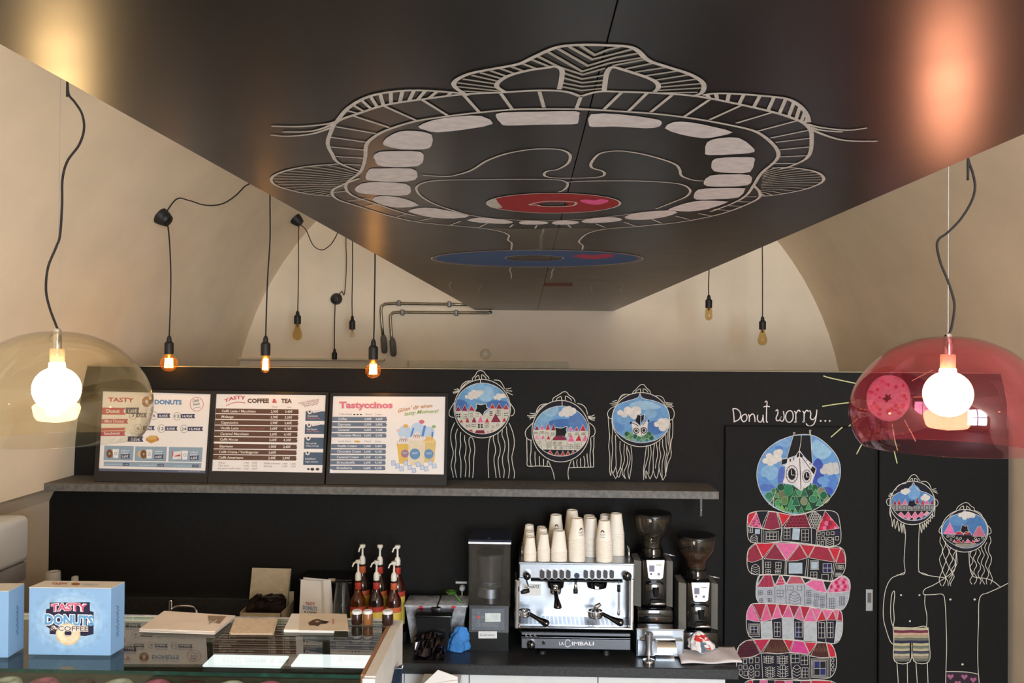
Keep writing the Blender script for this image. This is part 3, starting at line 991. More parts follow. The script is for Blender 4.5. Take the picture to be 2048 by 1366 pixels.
po = Vector((a.x, YB, B(0, 900).z))
pt = Paint(po, n_, rough=.4, base=.001).zoom(800, 1060, 4.4625)
pt.fill('control_panel', (92, 97, 106), [(640, 702), (932, 702), (932, 893), (640, 893)], 0)
pt.fill('display', (205, 214, 210), [(760, 742), (898, 742), (898, 820), (760, 820)], 1)
for dx, dy in ((0, -38), (38, 0), (0, 38), (-38, 0)):
    pt.line('keypad', (150, 152, 160), [(700 + dx, 778 + dy - 12), (700 + dx + 12, 778 + dy), (700 + dx, 778 + dy + 12), (700 + dx - 12, 778 + dy)], .0012, 1, closed=True, smooth=False)
pt.fill('start_key', (190, 70, 66), ellipse(702, 778, 14, 16, 14), 1)
for i in range(6):
    x = 688 + i * 33
    pt.line('keypad', (165, 168, 176), [(x, 836), (x + 24, 836), (x + 24, 858), (x, 858)], .0012, 1, closed=True, smooth=False)
pt.flush(bl)
pt = Paint((0, YB, 1), (0, -1, 0), rough=.5, base=.0008).zoom(800, 1060, 4.4625)
pt.fill('sticker', (226, 226, 224), [(700, 903), (865, 903), (865, 967), (700, 967)], 0)
pt.text('sticker_lettering', (110, 108, 110), 'Gastrokitz', 712, 946, 24, 135, layer=1)
pt.flush(bl)
x0, x1 = B(608, 690).x, B(984, 690).x
z1 = B(800, 122).z
t_ = .005
m = MB().box(x0, x0 + t_, YB + .01, YB + .24, zb, z1).box(x1 - t_, x1, YB + .01, YB + .24, zb, z1).box(x0 + t_, x1 - t_, YB + .01, YB + .01 + t_, zb, z1).box(x0 + t_, x1 - t_, YB + .236, YB + .24, zb, z1)
obj('sound_box', m, CLEARBOX, bl)
obj('box_lid', MB().rbox(x0 - .004, x1 + .004, YB + .006, YB + .245, z1, B(800, 90).z, .006), mat('dark_clear_lid', (44, 48, 66), .12), bl)
obj('lid_edge', MB().rbox(x0 - .002, x1 + .002, YB + .002, YB + .006, z1 - .003, z1 + .008, .001, 1), mat('bright_edge', (235, 238, 242), .3), bl)
obj('lid_knob', MB().sphere((B(795, 100).x, YB + .03, B(795, 92).z), .012), CLEARBOX, bl, 'full')
cxj, cyj = B(793, 500).x, YB + .125
zj0 = B(0, 610).z
f_ = S(YB) / 4.4625
jug = MB().lathe(cxj, cyj, [(100 * f_, zj0 + .004), (104 * f_, B(0, 540).z), (118 * f_, B(0, 300).z), (122 * f_, B(0, 250).z), (118 * f_, B(0, 250).z), (113 * f_, B(0, 300).z), (99 * f_, B(0, 535).z), (0, B(0, 535).z)], 28)
j = obj('jug', jug, JUG, bl, True)
obj('jug_collar', MB().lathe(cxj, cyj, [(0, zj0 - .012), (112 * f_, zj0 - .012), (114 * f_, B(0, 548).z), (106 * f_, B(0, 540).z), (104 * f_, B(0, 548).z), (0, B(0, 552).z)], 28), STEEL, bl, True)
obj('jug_seat', MB().lathe(cxj, cyj, [(112 * f_, zb + .001), (104 * f_, zj0 - .012), (0, zj0 - .012)], 28), BLACKPL, bl, True)
obj('jug_lid', MB().lathe(cxj, cyj, [(124 * f_, B(0, 250).z), (124 * f_, B(0, 236).z), (0, B(0, 232).z)], 28), BLACKRUB, bl, True)
obj('blade', MB().box(cxj - .035, cxj + .035, cyj - .006, cyj + .006, B(0, 525).z, B(0, 520).z).lathe(cxj, cyj, [(.012, B(0, 535).z), (.012, B(0, 515).z), (0, B(0, 512).z)], 12), STEEL, j)

# ================================================================ coffee grinders, knock drawer
Zg = zoomer(1250, 1020, 4.2667)
HOPPER = clearmat('smoked_hopper_plastic', (240, 236, 230), 1.48, .04, .006)
BEANS = mat('roasted_coffee_beans', (66, 40, 26), .35, var=.35, scale=90, bump=.6, bscale=90)
GCHEEK = mat('grey_grinder_cheek', (122, 118, 110), .35, var=.03)
SCREEN = mat('white_touch_display', (240, 240, 242), .25, var=.01, emis=(235, 238, 245), estr=.55)
def grinder(label, Y, dx, dy, zbase, beans):
    G = lambda x, y: P(*Zg(x + dx, y + dy), Y)
    f = S(Y) / 4.2667
    c = G(255, 500)
    cy = Y + .10
    t = thing('coffee_grinder', label, 'coffee grinder', (c.x, cy, zbase))
    hub = G(0, 418).z
    X0, X1 = G(145, 0).x, G(365, 0).x
    zl = G(0, 830).z
    m = MB().rbox(X0, X1, Y, Y + .2, zl, hub, .02)
    bd = obj('body', m, BLACKGL, t, True)
    for s_, xa_, xb_ in ((-1, 85, 143), (1, 367, 412)):
        x_a, x_b = G(xa_, 0).x, G(xb_, 0).x
        m = MB().prism([(x_a, Y + .03, zl + .002), (x_b, Y + .005, zl + .002), (x_b, Y + .19, zl + .002), (x_a, Y + .17, zl + .002)], (0, 0, G(0, 440).z - zl))
        obj('side_cheek', m, GCHEEK, t)
    m = MB().rbox(G(98, 0).x, G(412, 0).x, Y - .03, Y + .215, zbase, zl, .015)
    obj('base', m, BLACKGL, t, True)
    obj('collar', MB().lathe(c.x, cy, [(0, hub - .003), (92 * f, hub - .003), (92 * f, G(0, 370).z), (84 * f, G(0, 348).z), (0, G(0, 348).z)], 28), BLACKGL, t, True)
    pr = [(80 * f, G(0, 348).z), (80 * f, G(0, 300).z), (95 * f, G(0, 270).z), (128 * f, G(0, 225).z), (150 * f, G(0, 180).z), (160 * f, G(0, 120).z), (162 * f, G(0, 72).z)]
    pr = catmull(pr, 3)
    hp = obj('hopper', MB().lathe(c.x, cy, pr + [(r - .003, z + .001) for r, z in pr[::-1]], 36, close=True), HOPPER, t, 'full')
    zlid = G(0, 72).z
    obj('hopper_lid', MB().lathe(c.x, cy, [(0, zlid - .002), (166 * f, zlid - .002), (167 * f, zlid + .008), (158 * f, zlid + .016), (60 * f, zlid + .02), (0, zlid + .02)], 36), BLACKPL, t, True)
    if beans:
        obj('coffee_beans', MB().lathe(c.x, cy, [(0, G(0, 330).z), (74 * f, G(0, 328).z), (76 * f, G(0, 300).z), (90 * f, G(0, 268).z), (122 * f, G(0, 226).z), (140 * f, G(0, 185).z), (80 * f, G(0, 172).z), (0, G(0, 168).z)], 28), BEANS, t, 'full')
    q = [G(183, 428), G(336, 428), G(322, 575), G(305, 588), G(215, 588), G(200, 575)]
    dsp = obj('display', MB().prism([(p.x, Y + .001, p.z) for p in q], (0, -.006, 0)), SCREEN, t)
    for (x, y, w_, h_, col) in ((205, 470, 45, 55, (120, 112, 130)), (262, 460, 50, 14, (190, 170, 150)), (212, 535, 18, 18, (90, 85, 100)), (275, 535, 22, 22, (120, 90, 100))):
        pa, pb = G(x, y), G(x + w_, y + h_)
        obj('icon', MB().box(pa.x, pb.x, Y - .0065, Y - .005, pb.z, pa.z), mat('icon_%d' % col[0], col, .4), dsp)
    m = MB().rbox(G(170, 0).x, G(335, 0).x, Y - .035, Y + .005, G(0, 800).z, G(0, 610).z, .012)
    obj('dosing_head', m, BLACKGL, t, True)
    fk = MB().tube([G(200, 775) + Vector((0, -.06, 0)), G(225, 768) + Vector((0, -.065, 0)), G(300, 768) + Vector((0, -.065, 0)), G(325, 775) + Vector((0, -.06, 0))], .006, 8)
    fk.tube([G(205, 778) + Vector((0, -.06, 0)), G(205, 790) + Vector((0, -.01, 0))], .005, 8).tube([G(320, 778) + Vector((0, -.06, 0)), G(320, 790) + Vector((0, -.01, 0))], .005, 8)
    obj('portafilter_fork', fk, CHROME, t, 'full')
    obj('slide_lever', MB().tube([G(350, 395) + Vector((0, .06, 0)), G(440, 412) + Vector((0, .05, 0))], .005, 8), STEEL, t, 'full')
    obj('spout', MB().lathe(c.x, Y - .035, [(.02, G(0, 640).z), (.012, G(0, 720).z), (0, G(0, 720).z)], 16), BLACKPL, t, True)
    return t
zk = P(*Zg(300, 1028), 4.44).z
kd = thing('knock_drawer', 'brushed steel drawer base standing under the taller grinder', 'knock drawer', (P(*Zg(300, 1200), 4.44).x, 4.6, ZC))
xk0, xk1 = P(*Zg(98, 1100), 4.44).x, P(*Zg(506, 1100), 4.44).x
obj('housing', MB().rbox(xk0, xk1, 4.452, 4.84, ZC, zk, .004, 1), STEEL, kd)
obj('top_lip', MB().rbox(xk0 - .003, xk1 + .003, 4.44, 4.85, zk, zk + .008, .003, 1), CHROME, kd)
dz = P(*Zg(300, 1112), 4.44).z
dr = obj('drawer_front', MB().rbox(xk0 + .006, xk1 - .006, 4.442, 4.4515, ZC + .006, dz, .003, 1), STEEL, kd)
obj('drawer_handle', MB().tube([(xk0 + .02, 4.436, dz + .004), (xk1 - .01, 4.436, dz + .004)], .006, 10), CHROME, kd, 'full')
grinder('taller black coffee grinder with empty hopper on the steel drawer', 4.56, 0, 0, zk + .008, False)
grinder('lower black coffee grinder with beans in its hopper by the sliding door', 4.56, 384, 192, ZC, True)

# tamper, tamping stand, towels
Yt = 4.365
T = lambda x, y: P(*Zg(x, y), Yt)
f = S(Yt) / 4.2667
c = T(203, 1200)
tm = thing('coffee_tamper', 'steel coffee tamper standing before the knock drawer', 'tamper', (c.x, Yt, ZC))
obj('foot_plate', MB().lathe(c.x, Yt, [(0, ZC), (50 * f, ZC), (52 * f, ZC + .006), (48 * f, ZC + .016), (16 * f, ZC + .022), (12 * f, ZC + .04), (0, ZC + .04)], 28), CHROME, tm, True)
obj('handle', MB().lathe(c.x, Yt, [(0, ZC + .038), (10 * f, ZC + .038), (32 * f, ZC + .046), (30 * f, ZC + .055), (26 * f, ZC + .085), (34 * f, T(0, 1075).z), (36 * f, T(0, 1052).z), (24 * f, T(0, 1038).z), (0, T(0, 1036).z)], 28), STEEL, tm, True)
m = MB()
r_ = 42 / 4.2667 * S(4.4) * 2.1
c0, c1 = P(*Zg(266, 1240), 4.40), P(*Zg(428, 1240), 4.40)
zc_ = ZC + r_
arc = [(4.41 + r_ * cos(t0), zc_ + r_ * sin(t0)) for t0 in [pi * (-.5 + 1.5 * i / 18) for i in range(19)]]
arc += [(y + (4.41 - y) * .06, z + (zc_ - z) * .06) for y, z in arc[::-1]]
m.prism([(c0.x, y, z) for y, z in arc], (c1.x - c0.x, 0, 0))
tag(obj('tamping_stand', m, CHROME, None, True), 'curved polished steel tamping stand beside the tamper', 'tamping stand')

CLOTH = mat('white_cotton_towel', (230, 222, 220), .95, var=.03, bump=.3, bscale=300)
CLOTHRED = mat('red_towel_stripe', (200, 52, 46), .95, var=.06)
CLOTHGREY = mat('blue_grey_towel_stripe', (96, 112, 126), .95, var=.06)
def grid_cloth(name, nx, ny, fn, matfn, mats, thick=.004):
    me = bpy.data.meshes.new(name)
    vs = [fn(i / nx, j / ny) for j in range(ny + 1) for i in range(nx + 1)]
    k = len(vs)
    vs2 = vs + [(v[0], v[1], v[2] - thick) for v in vs]
    fs2, mi = [], []
    for j in range(ny):
        for i in range(nx):
            a = j * (nx + 1) + i
            q = (a, a + 1, a + nx + 2, a + nx + 1)
            fs2.append(q); mi.append(matfn((i + .5) / nx, (j + .5) / ny))
            fs2.append(tuple(x + k for x in q[::-1])); mi.append(0)
    edge = [i for i in range(nx + 1)] + [(j) * (nx + 1) + nx for j in range(1, ny + 1)] + [ny * (nx + 1) + i for i in range(nx - 1, -1, -1)] + [j * (nx + 1) for j in range(ny - 1, 0, -1)]
    for e in range(len(edge)):
        a, b = edge[e], edge[(e + 1) % len(edge)]
        fs2.append((a, a + k, b + k, b)); mi.append(0)
    me.from_pydata([tuple(v) for v in vs2], [], fs2)
    for mm in mats:
        me.materials.append(mm)
    me.polygons.foreach_set('material_index', mi)
    me.shade_smooth()
    o = bpy.data.objects.new(name, me)
    C.objects.link(o)
    return o
qa, qb, qc, qd = onZ(*Zg(480, 1320), ZC), onZ(*Zg(1000, 1312), ZC), onZ(*Zg(930, 1190), ZC), onZ(*Zg(430, 1200), ZC)
def towel_flat(u, v):
    p = qa.lerp(qb, u).lerp(qd.lerp(qc, u), v)
    z = ZC + .0055 + .012 * (sin(9 * u + 3 * v) * .5 + .5) * (1 if 0 < v < 1 else .5) + .01 * v
    return (p.x, p.y, z)
tag(grid_cloth('tea_towel', 24, 12, towel_flat, lambda u, v: 1 if (.24 < u < .27 or .29 < u < .31) else 0, [CLOTH, CLOTHGREY]), 'white tea towel with thin blue lines spread at the worktop end', 'towel')
pk = P(*Zg(655, 1150), 4.47)
zpk = P(*Zg(640, 1052), 4.47).z
def towel_peak(u, v):
    a = 2 * pi * u
    rad = (1 - v)
    r = .066 * (max(0, 1 - v ** 2.2) ** .6) * (1 + .16 * sin(3 * a + 1) + .11 * sin(7 * a + 5 * v)) * (1 - .25 * v)
    zlow = ZC + .034
    z = zlow + (zpk - zlow) * (v ** 1.1) + .006 * sin(5 * a) * rad
    k = noise.noise_vector(Vector((r * cos(a), r * sin(a), z)) * 40) * .012 * min(1, 3 * v)
    return (pk.x + r * 1.0 * cos(a) - .012 * v + k.x, 4.50 + r * .75 * sin(a) + k.y, z + abs(k.z) * .5)
def peak_mat(u, v):
    a = u % 1
    if .55 < v < .82 and .6 < a < .98: return 1
    if v < .3 and .84 < a < .95: return 1
    if v < .55 and .74 < a < .84: return 2
    return 0
tag(grid_cloth('crumpled_towel', 56, 24, towel_peak, peak_mat, [CLOTH, CLOTHRED, CLOTHGREY], .002), 'crumpled white cloth with red and grey stripes on the tea towel', 'towel')

# ================================================================ left part of the counter
Zs = zoomer(460, 1060, 4.096)
SYR = clearmat('amber_syrup_glass', (196, 130, 50), 1.5, .04, .25, (120, 66, 14))
DARKSYR = mat('dark_syrup_glass', (38, 20, 14), .12, var=.1, coat=.3)
REDSYR = mat('dark_red_syrup_glass', (56, 20, 14), .12, var=.1, coat=.3)
PUMP = mat('white_pump_plastic', (232, 226, 212), .4, var=.01)
LABEL_Y = mat('yellow_paper_label', (206, 178, 70), .6, var=.05)
LABEL_R = mat('red_paper_label', (176, 52, 36), .6, var=.05)
LABEL_O = mat('orange_paper_label', (196, 92, 50), .6, var=.05)
def syrup(label, cxz, ncap, pumptop, Y, zbase, glass, neckm, bandm, spin):
    f = S(Y) / 4.096
    V = lambda y: P(*Zs(cxz, y), Y).z
    X = P(*Zs(cxz, ncap), Y).x
    d = ncap - 405
    t = thing('syrup_bottle', label, 'bottle', (X, Y, zbase), 'pump syrup bottles on the worktop')
    R = 63 * f
    zs1 = V(590 + d)
    pr = [(0, zbase), (R * .92, zbase), (R, zbase + .006), (R, V(585 + d)), (R * .93, V(560 + d)), (R * .6, V(520 + d)), (25 * f, V(490 + d)), (22 * f, V(440 + d)), (24 * f, V(418 + d)), (24 * f, V(407 + d)), (0, V(407 + d))]
    b = obj('bottle_glass', MB().lathe(X, Y, pr, 28), glass, t, True)
    obj('neck_label', MB().lathe(X, Y, [(26.5 * f, V(425 + d)), (27 * f, V(440 + d)), (28 * f, V(480 + d)), (25 * f, V(482 + d))], 24), neckm, t, 'full')
    obj('label_band', MB().lathe(X, Y, [(R + .0007, V(655 + d)), (R + .0008, V(615 + d))], 28), bandm, t, 'full')
    obj('label', MB().lathe(X, Y, [(R + .0006, zbase + .03), (R + .0007, V(656 + d))], 28), LABEL_Y, t, 'full')
    p = MB().lathe(X, Y, [(0, V(412 + d)), (24 * f, V(412 + d)), (25 * f, V(375 + d)), (20 * f, V(352 + d)), (9 * f, V(340 + d)), (7 * f, V(pumptop + 30)), (0, V(pumptop + 30))], 20)
    p.lathe(X, Y, [(0, V(pumptop + 34)), (10 * f, V(pumptop + 34)), (22 * f, V(pumptop + 22)), (24 * f, V(pumptop + 6)), (20 * f, V(pumptop)), (0, V(pumptop))], 20)
    dx_, dy_ = cos(spin), sin(spin)
    p.tube([(X + dx_ * 12 * f, Y + dy_ * 12 * f, V(pumptop + 12)), (X + dx_ * 36 * f, Y + dy_ * 36 * f, V(pumptop + 24)), (X + dx_ * 48 * f, Y + dy_ * 48 * f, V(pumptop + 52))], [8 * f, 7 * f, 6 * f], 10)
    obj('pump', p, PUMP, t, True)
YS1, YS2 = 4.53, 4.67
riser = MB().rbox(P(*Zs(1000, 700), YS2).x, P(*Zs(1460, 700), YS2).x, YS2 - .06, YS2 + .09, ZC, ZC + .055, .004, 1)
tag(obj('bottle_riser', riser, BLACKPL), 'low black riser under the back row of syrup bottles', 'stand')
syrup('amber syrup bottle with red cap, front row left', 1050, 405, 245, YS1, ZC, SYR, LABEL_R, LABEL_R, pi + .3)
syrup('dark syrup bottle with red cap, front row middle', 1200, 405, 250, YS1, ZC, DARKSYR, LABEL_R, LABEL_R, pi + .2)
syrup('dark red syrup bottle with orange cap, front row right', 1343, 410, 256, YS1, ZC, REDSYR, LABEL_O, LABEL_O, pi + .5)
syrup('syrup bottle with orange neck label, back row left', 1085, 272, 118, YS2, ZC + .055, DARKSYR, LABEL_O, LABEL_O, -pi / 2 - .5)
syrup('syrup bottle with red neck label, back row middle', 1228, 277, 120, YS2, ZC + .055, DARKSYR, LABEL_R, LABEL_O, pi / 2)
syrup('reddish syrup bottle with red neck label, back row right', 1372, 282, 124, YS2, ZC + .055, REDSYR, LABEL_R, LABEL_R, -pi / 2 - .9)

# open cardboard box with dark sachets
Yc_ = 4.46
K = lambda x, y, Y=Yc_: P(*Zs(x, y), Y)
x0, x1 = K(75, 700).x, K(418, 700).x
zf = K(200, 680).z
cb = thing('cardboard_box', 'open pale cardboard box with its lid standing up behind', 'box', ((x0 + x1) / 2, Yc_ + .12, ZC))
m = MB().box(x0, x1, Yc_, Yc_ + .004, ZC, zf).box(x0, x0 + .004, Yc_, Yc_ + .24, ZC, zf).box(x1 - .004, x1, Yc_, Yc_ + .24, ZC, zf + .0).box(x0, x1, Yc_ + .236, Yc_ + .24, ZC, zf + .05).box(x0, x1, Yc_, Yc_ + .24, ZC, ZC + .004)
obj('tray', m, CARD, cb)
yl = Yc_ + .24
l0, l1, l2, l3 = P(*Zs(150, 640), yl), P(*Zs(478, 640), yl), P(*Zs(500, 318), yl + .05), P(*Zs(182, 310), yl + .05)
obj('lid', MB().prism([l0, l1, l2, l3], (0, .005, 0)), CARD, cb)
obj('lid_side', MB().prism([l1, l2, l2 + Vector((.004, -.03, -.012)), l1 + Vector((.002, -.06, 0))], (.003, 0, 0)), CARD, cb)
SACH = mat('dark_brown_sachet', (30, 20, 18), .35, var=.2)
for k in range(11):
    gx, gy_ = k % 4, k // 4
    cx_ = x0 + .05 + gx * (x1 - x0 - .1) / 3
    cy_ = Yc_ + .05 + gy_ * .07
    hz = zf - .03 + random.uniform(0, .02)
    o = obj('coffee_sachet', MB().prism([(-.035, 0, 0), (.03, .004, .006), (.036, .003, .062), (.012, .0, .075), (-.02, .006, .06), (-.04, 0, .05)], (0, .016, 0)).xform(Matrix.Translation((cx_, cy_, hz)) @ Matrix.Rotation(random.uniform(-.5, .5), 4, 'Y') @ Matrix.Rotation(random.uniform(-.4, .4), 4, 'Z')), SACH)
    tag(o, 'dark sachet piled in the open cardboard box', 'sachet', 'dark sachets in the cardboard box')
obj('filling_tray', MB().box(x0 + .006, x1 - .006, Yc_ + .006, Yc_ + .234, ZC + .004, zf - .03), SACH, cb)

# paper bag
Yg = 4.50
K = lambda x, y, Y=Yg: P(*Zs(x, y), Y)
bg = thing('paper_bag', 'white paper bag with a printed donut logo standing on the worktop', 'paper bag', (K(690, 700).x, Yg + .05, ZC))
b0, b1, bm_, t0_, t1_, tm_ = K(556, 760), K(838, 760), K(760, 760), K(580, 408), K(808, 428), K(745, 420)
b0.z = b1.z = bm_.z = ZC
def wall_quad(p, q, r, s):
    return MB().prism([p, q, r, s], (0, .0006, 0))
front = wall_quad(b0, bm_, tm_, t0_)
obj('front', front, PAPER, bg)
bs = b1 + Vector((0, .08, 0)); ts = t1_ + Vector((0, .05, 0)); mid_b = (bm_ + bs) / 2 + Vector((-.006, 0, 0)); mid_t = (tm_ + ts) / 2 + Vector((-.015, 0, 0))
obj('gusset', MB().add([bm_, mid_b, mid_t, tm_, bs, ts], [(0, 1, 2, 3), (1, 4, 5, 2)]), PAPER, bg)
obj('back', MB().prism([b0 + Vector((0, .08, 0)), bs, ts, t0_ + Vector((0, .05, .0))], (0, .0006, 0)), PAPER, bg)
obj('left_gusset', MB().add([b0, b0 + Vector((.02, .04, 0)), t0_ + Vector((.02, .025, 0)), t0_, b0 + Vector((0, .08, 0)), t0_ + Vector((0, .05, 0))], [(0, 1, 2, 3), (1, 4, 5, 2)]), PAPER, bg)
nb = (bm_ - b0).cross(t0_ - b0).normalized()
if nb.y > 0: nb = -nb
pt = Paint(b0, nb, rough=.6, base=.0009).zoom(460, 1060, 4.096)
pt.text('lettering', (196, 92, 110), 'TASTY', 617, 612, 24, 80, bold=.03, dx=.08)
pt.text('lettering', (112, 150, 190), 'DONUTS', 597, 648, 30, 118, bold=.03, dx=.1)
pt.text('lettering', (96, 84, 80), '& COFFEE', 608, 676, 16, 105, bold=.02, dx=.1)
pt.flush(bg)
# black storage box behind the bag
pbx = MB()
p0, p1 = P(600, 1158, 4.66), P(704, 1158, 4.66)
pb = thing('storage_box', 'black storage box behind the paper bag', 'storage box', ((p0.x + p1.x) / 2, 4.74, ZC))
obj('box_body', MB().rbox(p0.x, p1.x, 4.66, 4.82, ZC, p0.z - .012, .008), BLACKPL, pb)
obj('box_lid', MB().rbox(p0.x - .006, p1.x + .006, 4.65, 4.83, p0.z - .012, p0.z + .003, .005), BLACKGL, pb)
q = P(664, 1158, 4.65)
obj('clip', MB().rbox(q.x - .02, q.x + .02, 4.64, 4.655, q.z - .012, q.z + .004, .003), CARD, pb)

# clear plastic cups
CLEARCUP = clearmat('clear_plastic_cup', (236, 238, 238), 1.45, .05, .05, (150, 150, 150))
Yp = 4.56
cxp = P(*Zs(915, 600), Yp).x
mb = MB().lathe(0, 0, [(.047, 0), (.049, .002), (.046, .004), (.034, .125), (0, .125), (0, .123), (.033, .123), (.045, .004), (.047, 0)], 24)
me = bpy.data.meshes.new('plastic_cup'); me.from_pydata([tuple(v) for v in mb.v], [], mb.f); me.materials.append(CLEARCUP); me.shade_smooth(); me.set_sharp_from_angle(angle=.6)
ztp = P(*Zs(915, 405), Yp).z
n = int((ztp - ZC - .125) / .016) + 1
src = bpy.data.objects.new('plastic_cup', me)
for k in range(n):
    o = src if k == 0 else src.copy()
    C.objects.link(o)
    o.location = (cxp, Yp, ZC + .016 * k)
    tag(o, 'clear plastic cup nested upside down in the stack beside the syrup bottles', 'plastic cup', 'clear plastic cups beside the syrup bottles')

# translucent food containers
TRANS = clearmat('frosted_container_plastic', (226, 228, 230), 1.4, .3, .5, (206, 208, 212))
LIDP = clearmat('frosted_lid_plastic', (226, 228, 230), 1.4, .25, .6, (226, 228, 232))
def container(label, xz0, xz1, Y, fillh):
    f = S(Y) / 4.4625
    a, b = B(xz0, 690, Y), B(xz1, 690, Y)
    t = thing('food_container', label, 'container', ((a.x + b.x) / 2, Y + .09, ZC))
    zt_ = a.z
    i_ = .036
    v = [(a.x + i_, Y + .02, ZC), (b.x - i_, Y + .02, ZC), (b.x - i_, Y + .17, ZC), (a.x + i_, Y + .17, ZC), (a.x + .005, Y + .005, zt_), (b.x - .005, Y + .005, zt_), (b.x - .005, Y + .185, zt_), (a.x + .005, Y + .185, zt_)]
    obj('tub', MB().add(v, [(3, 2, 1, 0), (4, 5, 6, 7), (0, 1, 5, 4), (1, 2, 6, 5), (2, 3, 7, 6), (3, 0, 4, 7)]), TRANS, t)
    obj('lid', MB().rbox(a.x - .003, b.x + .003, Y, Y + .19, zt_, zt_ + .012, .005), LIDP, t, True)
    c = (a.x + b.x) / 2 + .004
    obj('red_clip', MB().rbox(c - .011, c + .011, Y - .004, Y + .01, zt_ - .004, zt_ + .009, .003), mat('red_plastic', (196, 40, 44), .4), t)
    if fillh:
        obj('white_powder', MB().box(a.x + .025, b.x - .025, Y + .03, Y + .16, ZC + .003, ZC + fillh), mat('cream_powder', (226, 220, 200), .95), t)
container('left translucent food container with a red clip', 40, 322, 4.58, 0)
container('right translucent food container with a red clip and white powder', 344, 600, 4.58, .07)
# green ladle
LAD = clearmat('green_clear_plastic', (150, 196, 110), 1.45, .05, .3, (110, 160, 70))
p0, p1, p2 = B(455, 552, 4.62), B(520, 610, 4.62), B(590, 690, 4.62)
ld = thing('plastic_ladle', 'green plastic ladle leaning on the food container lid', 'ladle', (p2.x, 4.62, p2.z))
obj('bowl', MB().lathe(p0.x, 4.62, [(0, p0.z - .018), (.018, p0.z - .014), (.03, p0.z), (.031, p0.z + .006), (.028, p0.z + .003), (.016, p0.z - .01), (0, p0.z - .014)], 20), LAD, ld, 'full')
obj('handle', MB().tube(catmull([tuple(p0 + Vector((.02, 0, -.008))), tuple(p1), tuple(p2)], 4), [.007] * 8 + [.009], 8), LAD, ld, 'full')
# wall socket with plug
q0, q1 = P(*Zb(497, 455), YW), P(*Zb(600, 475), YW)
ws = thing('power_socket', 'white power socket strip on the black wall with a plug', 'power socket', ((q0.x + q1.x) / 2, YW, q1.z))
obj('cover', MB().rbox(q0.x, q1.x, YW - .014, YW, q1.z, q0.z, .003), WHITELAM, ws)
q = P(*Zb(557, 515), YW)
pg = obj('plug', MB().lathe(0, 0, [(0, 0), (.018, 0), (.018, .02), (.012, .032), (0, .034)], 20).xform(Matrix.Translation((q.x, YW, q.z)) @ Matrix.Rotation(pi / 2, 4, 'X')), WHITELAM, ws, True)
obj('plug_cable', MB().tube([(q.x, YW - .02, q.z - .01), (q.x, YW - .02, q.z - .05), (q.x + .005, YW - .015, q.z - .2)], .0045, 8), WHITELAM, ws, 'full')

# black card machine / bag clip box and the foil coffee bag
Yk = 4.47
a, b = B(140, 775, Yk), B(455, 775, Yk)
bp = thing('black_bin', 'small black bin standing before the food containers', 'bin', ((a.x + b.x) / 2, Yk + .06, ZC))
m = MB().add([(a.x + .02, Yk, ZC), (b.x - .02, Yk, ZC), (b.x - .02, Yk + .1, ZC), (a.x + .02, Yk + .1, ZC), (a.x, Yk - .01, a.z), (b.x, Yk - .01, a.z), (b.x, Yk + .12, a.z), (a.x, Yk + .12, a.z)], [(3, 2, 1, 0), (4, 5, 6, 7), (0, 1, 5, 4), (1, 2, 6, 5), (2, 3, 7, 6), (3, 0, 4, 7)])
obj('bin_body', m, BLACKPL, bp)
obj('bin_rim', MB().rbox(a.x - .006, b.x + .006, Yk - .016, Yk + .126, a.z, a.z + .012, .005), BLACKPL, bp, True)
hb = B(325, 690, Yk + .08)
obj('bin_handle', MB().rbox(hb.x - .028, hb.x + .028, Yk + .07, Yk + .09, a.z, hb.z, .008), BLACKPL, bp, True)
FOIL = mat('black_foil', (66, 64, 72), .16, 1.0, var=.2, scale=20)
q0, q1 = B(105, 1150, 4.36), B(400, 1150, 4.36)
rows = [(ZC + .001, 4.345), (ZC + .03, 4.34), (B(0, 1060, 4.36).z, 4.36), (B(0, 1000, 4.38).z, 4.385), (B(0, 955, 4.42).z, 4.41), (B(0, 915, 4.44).z, 4.435)]
m = MB()
NX = 14
grid = []
for j, (z, y) in enumerate(rows):
    r = []
    for i in range(NX + 1):
        u = i / NX
        w_ = 1 - .12 * (j / 5) - (.05 if j == 0 else 0)
        x = (q0.x + q1.x) / 2 + (u - .5) * (q1.x - q0.x) * w_
        crease = .012 * sin(u * 9 + j * 2.1) * sin(j * 1.3 + 2 * u) + .008 * sin(u * 23 + j)
        vee = .02 * abs(u - .5) * (1 if j in (1, 2) else 0)
        r.append(Vector((x, y + crease * (0 if j == 0 else 1) + vee, z + .007 * sin(u * 7 + 2 * j) * (0 if j == 0 else 1))))
    grid.append(r)
back = [[Vector((v.x, max(v.y + .006, 4.452 - .002 * j), v.z)) for v in r] for j, r in enumerate(grid)]
for G_ in (grid, back):
    b_ = len(m.v)
    m.add([v for r in G_ for v in r], [(j * (NX + 1) + i, j * (NX + 1) + i + 1, (j + 1) * (NX + 1) + i + 1, (j + 1) * (NX + 1) + i) for j in range(5) for i in range(NX)])
n1 = 6 * (NX + 1)
rim = [i for i in range(NX + 1)] + [j * (NX + 1) + NX for j in range(1, 6)] + [5 * (NX + 1) + i for i in range(NX - 1, -1, -1)] + [j * (NX + 1) for j in range(4, 0, -1)]
for e in range(len(rim)):
    a_, b_ = rim[e], rim[(e + 1) % len(rim)]
    m.f.append((a_, b_, b_ + n1, a_ + n1))
tag(obj('foil_bag', m, FOIL, None, False), 'shiny black foil coffee bag propped against the black bin', 'coffee bag')
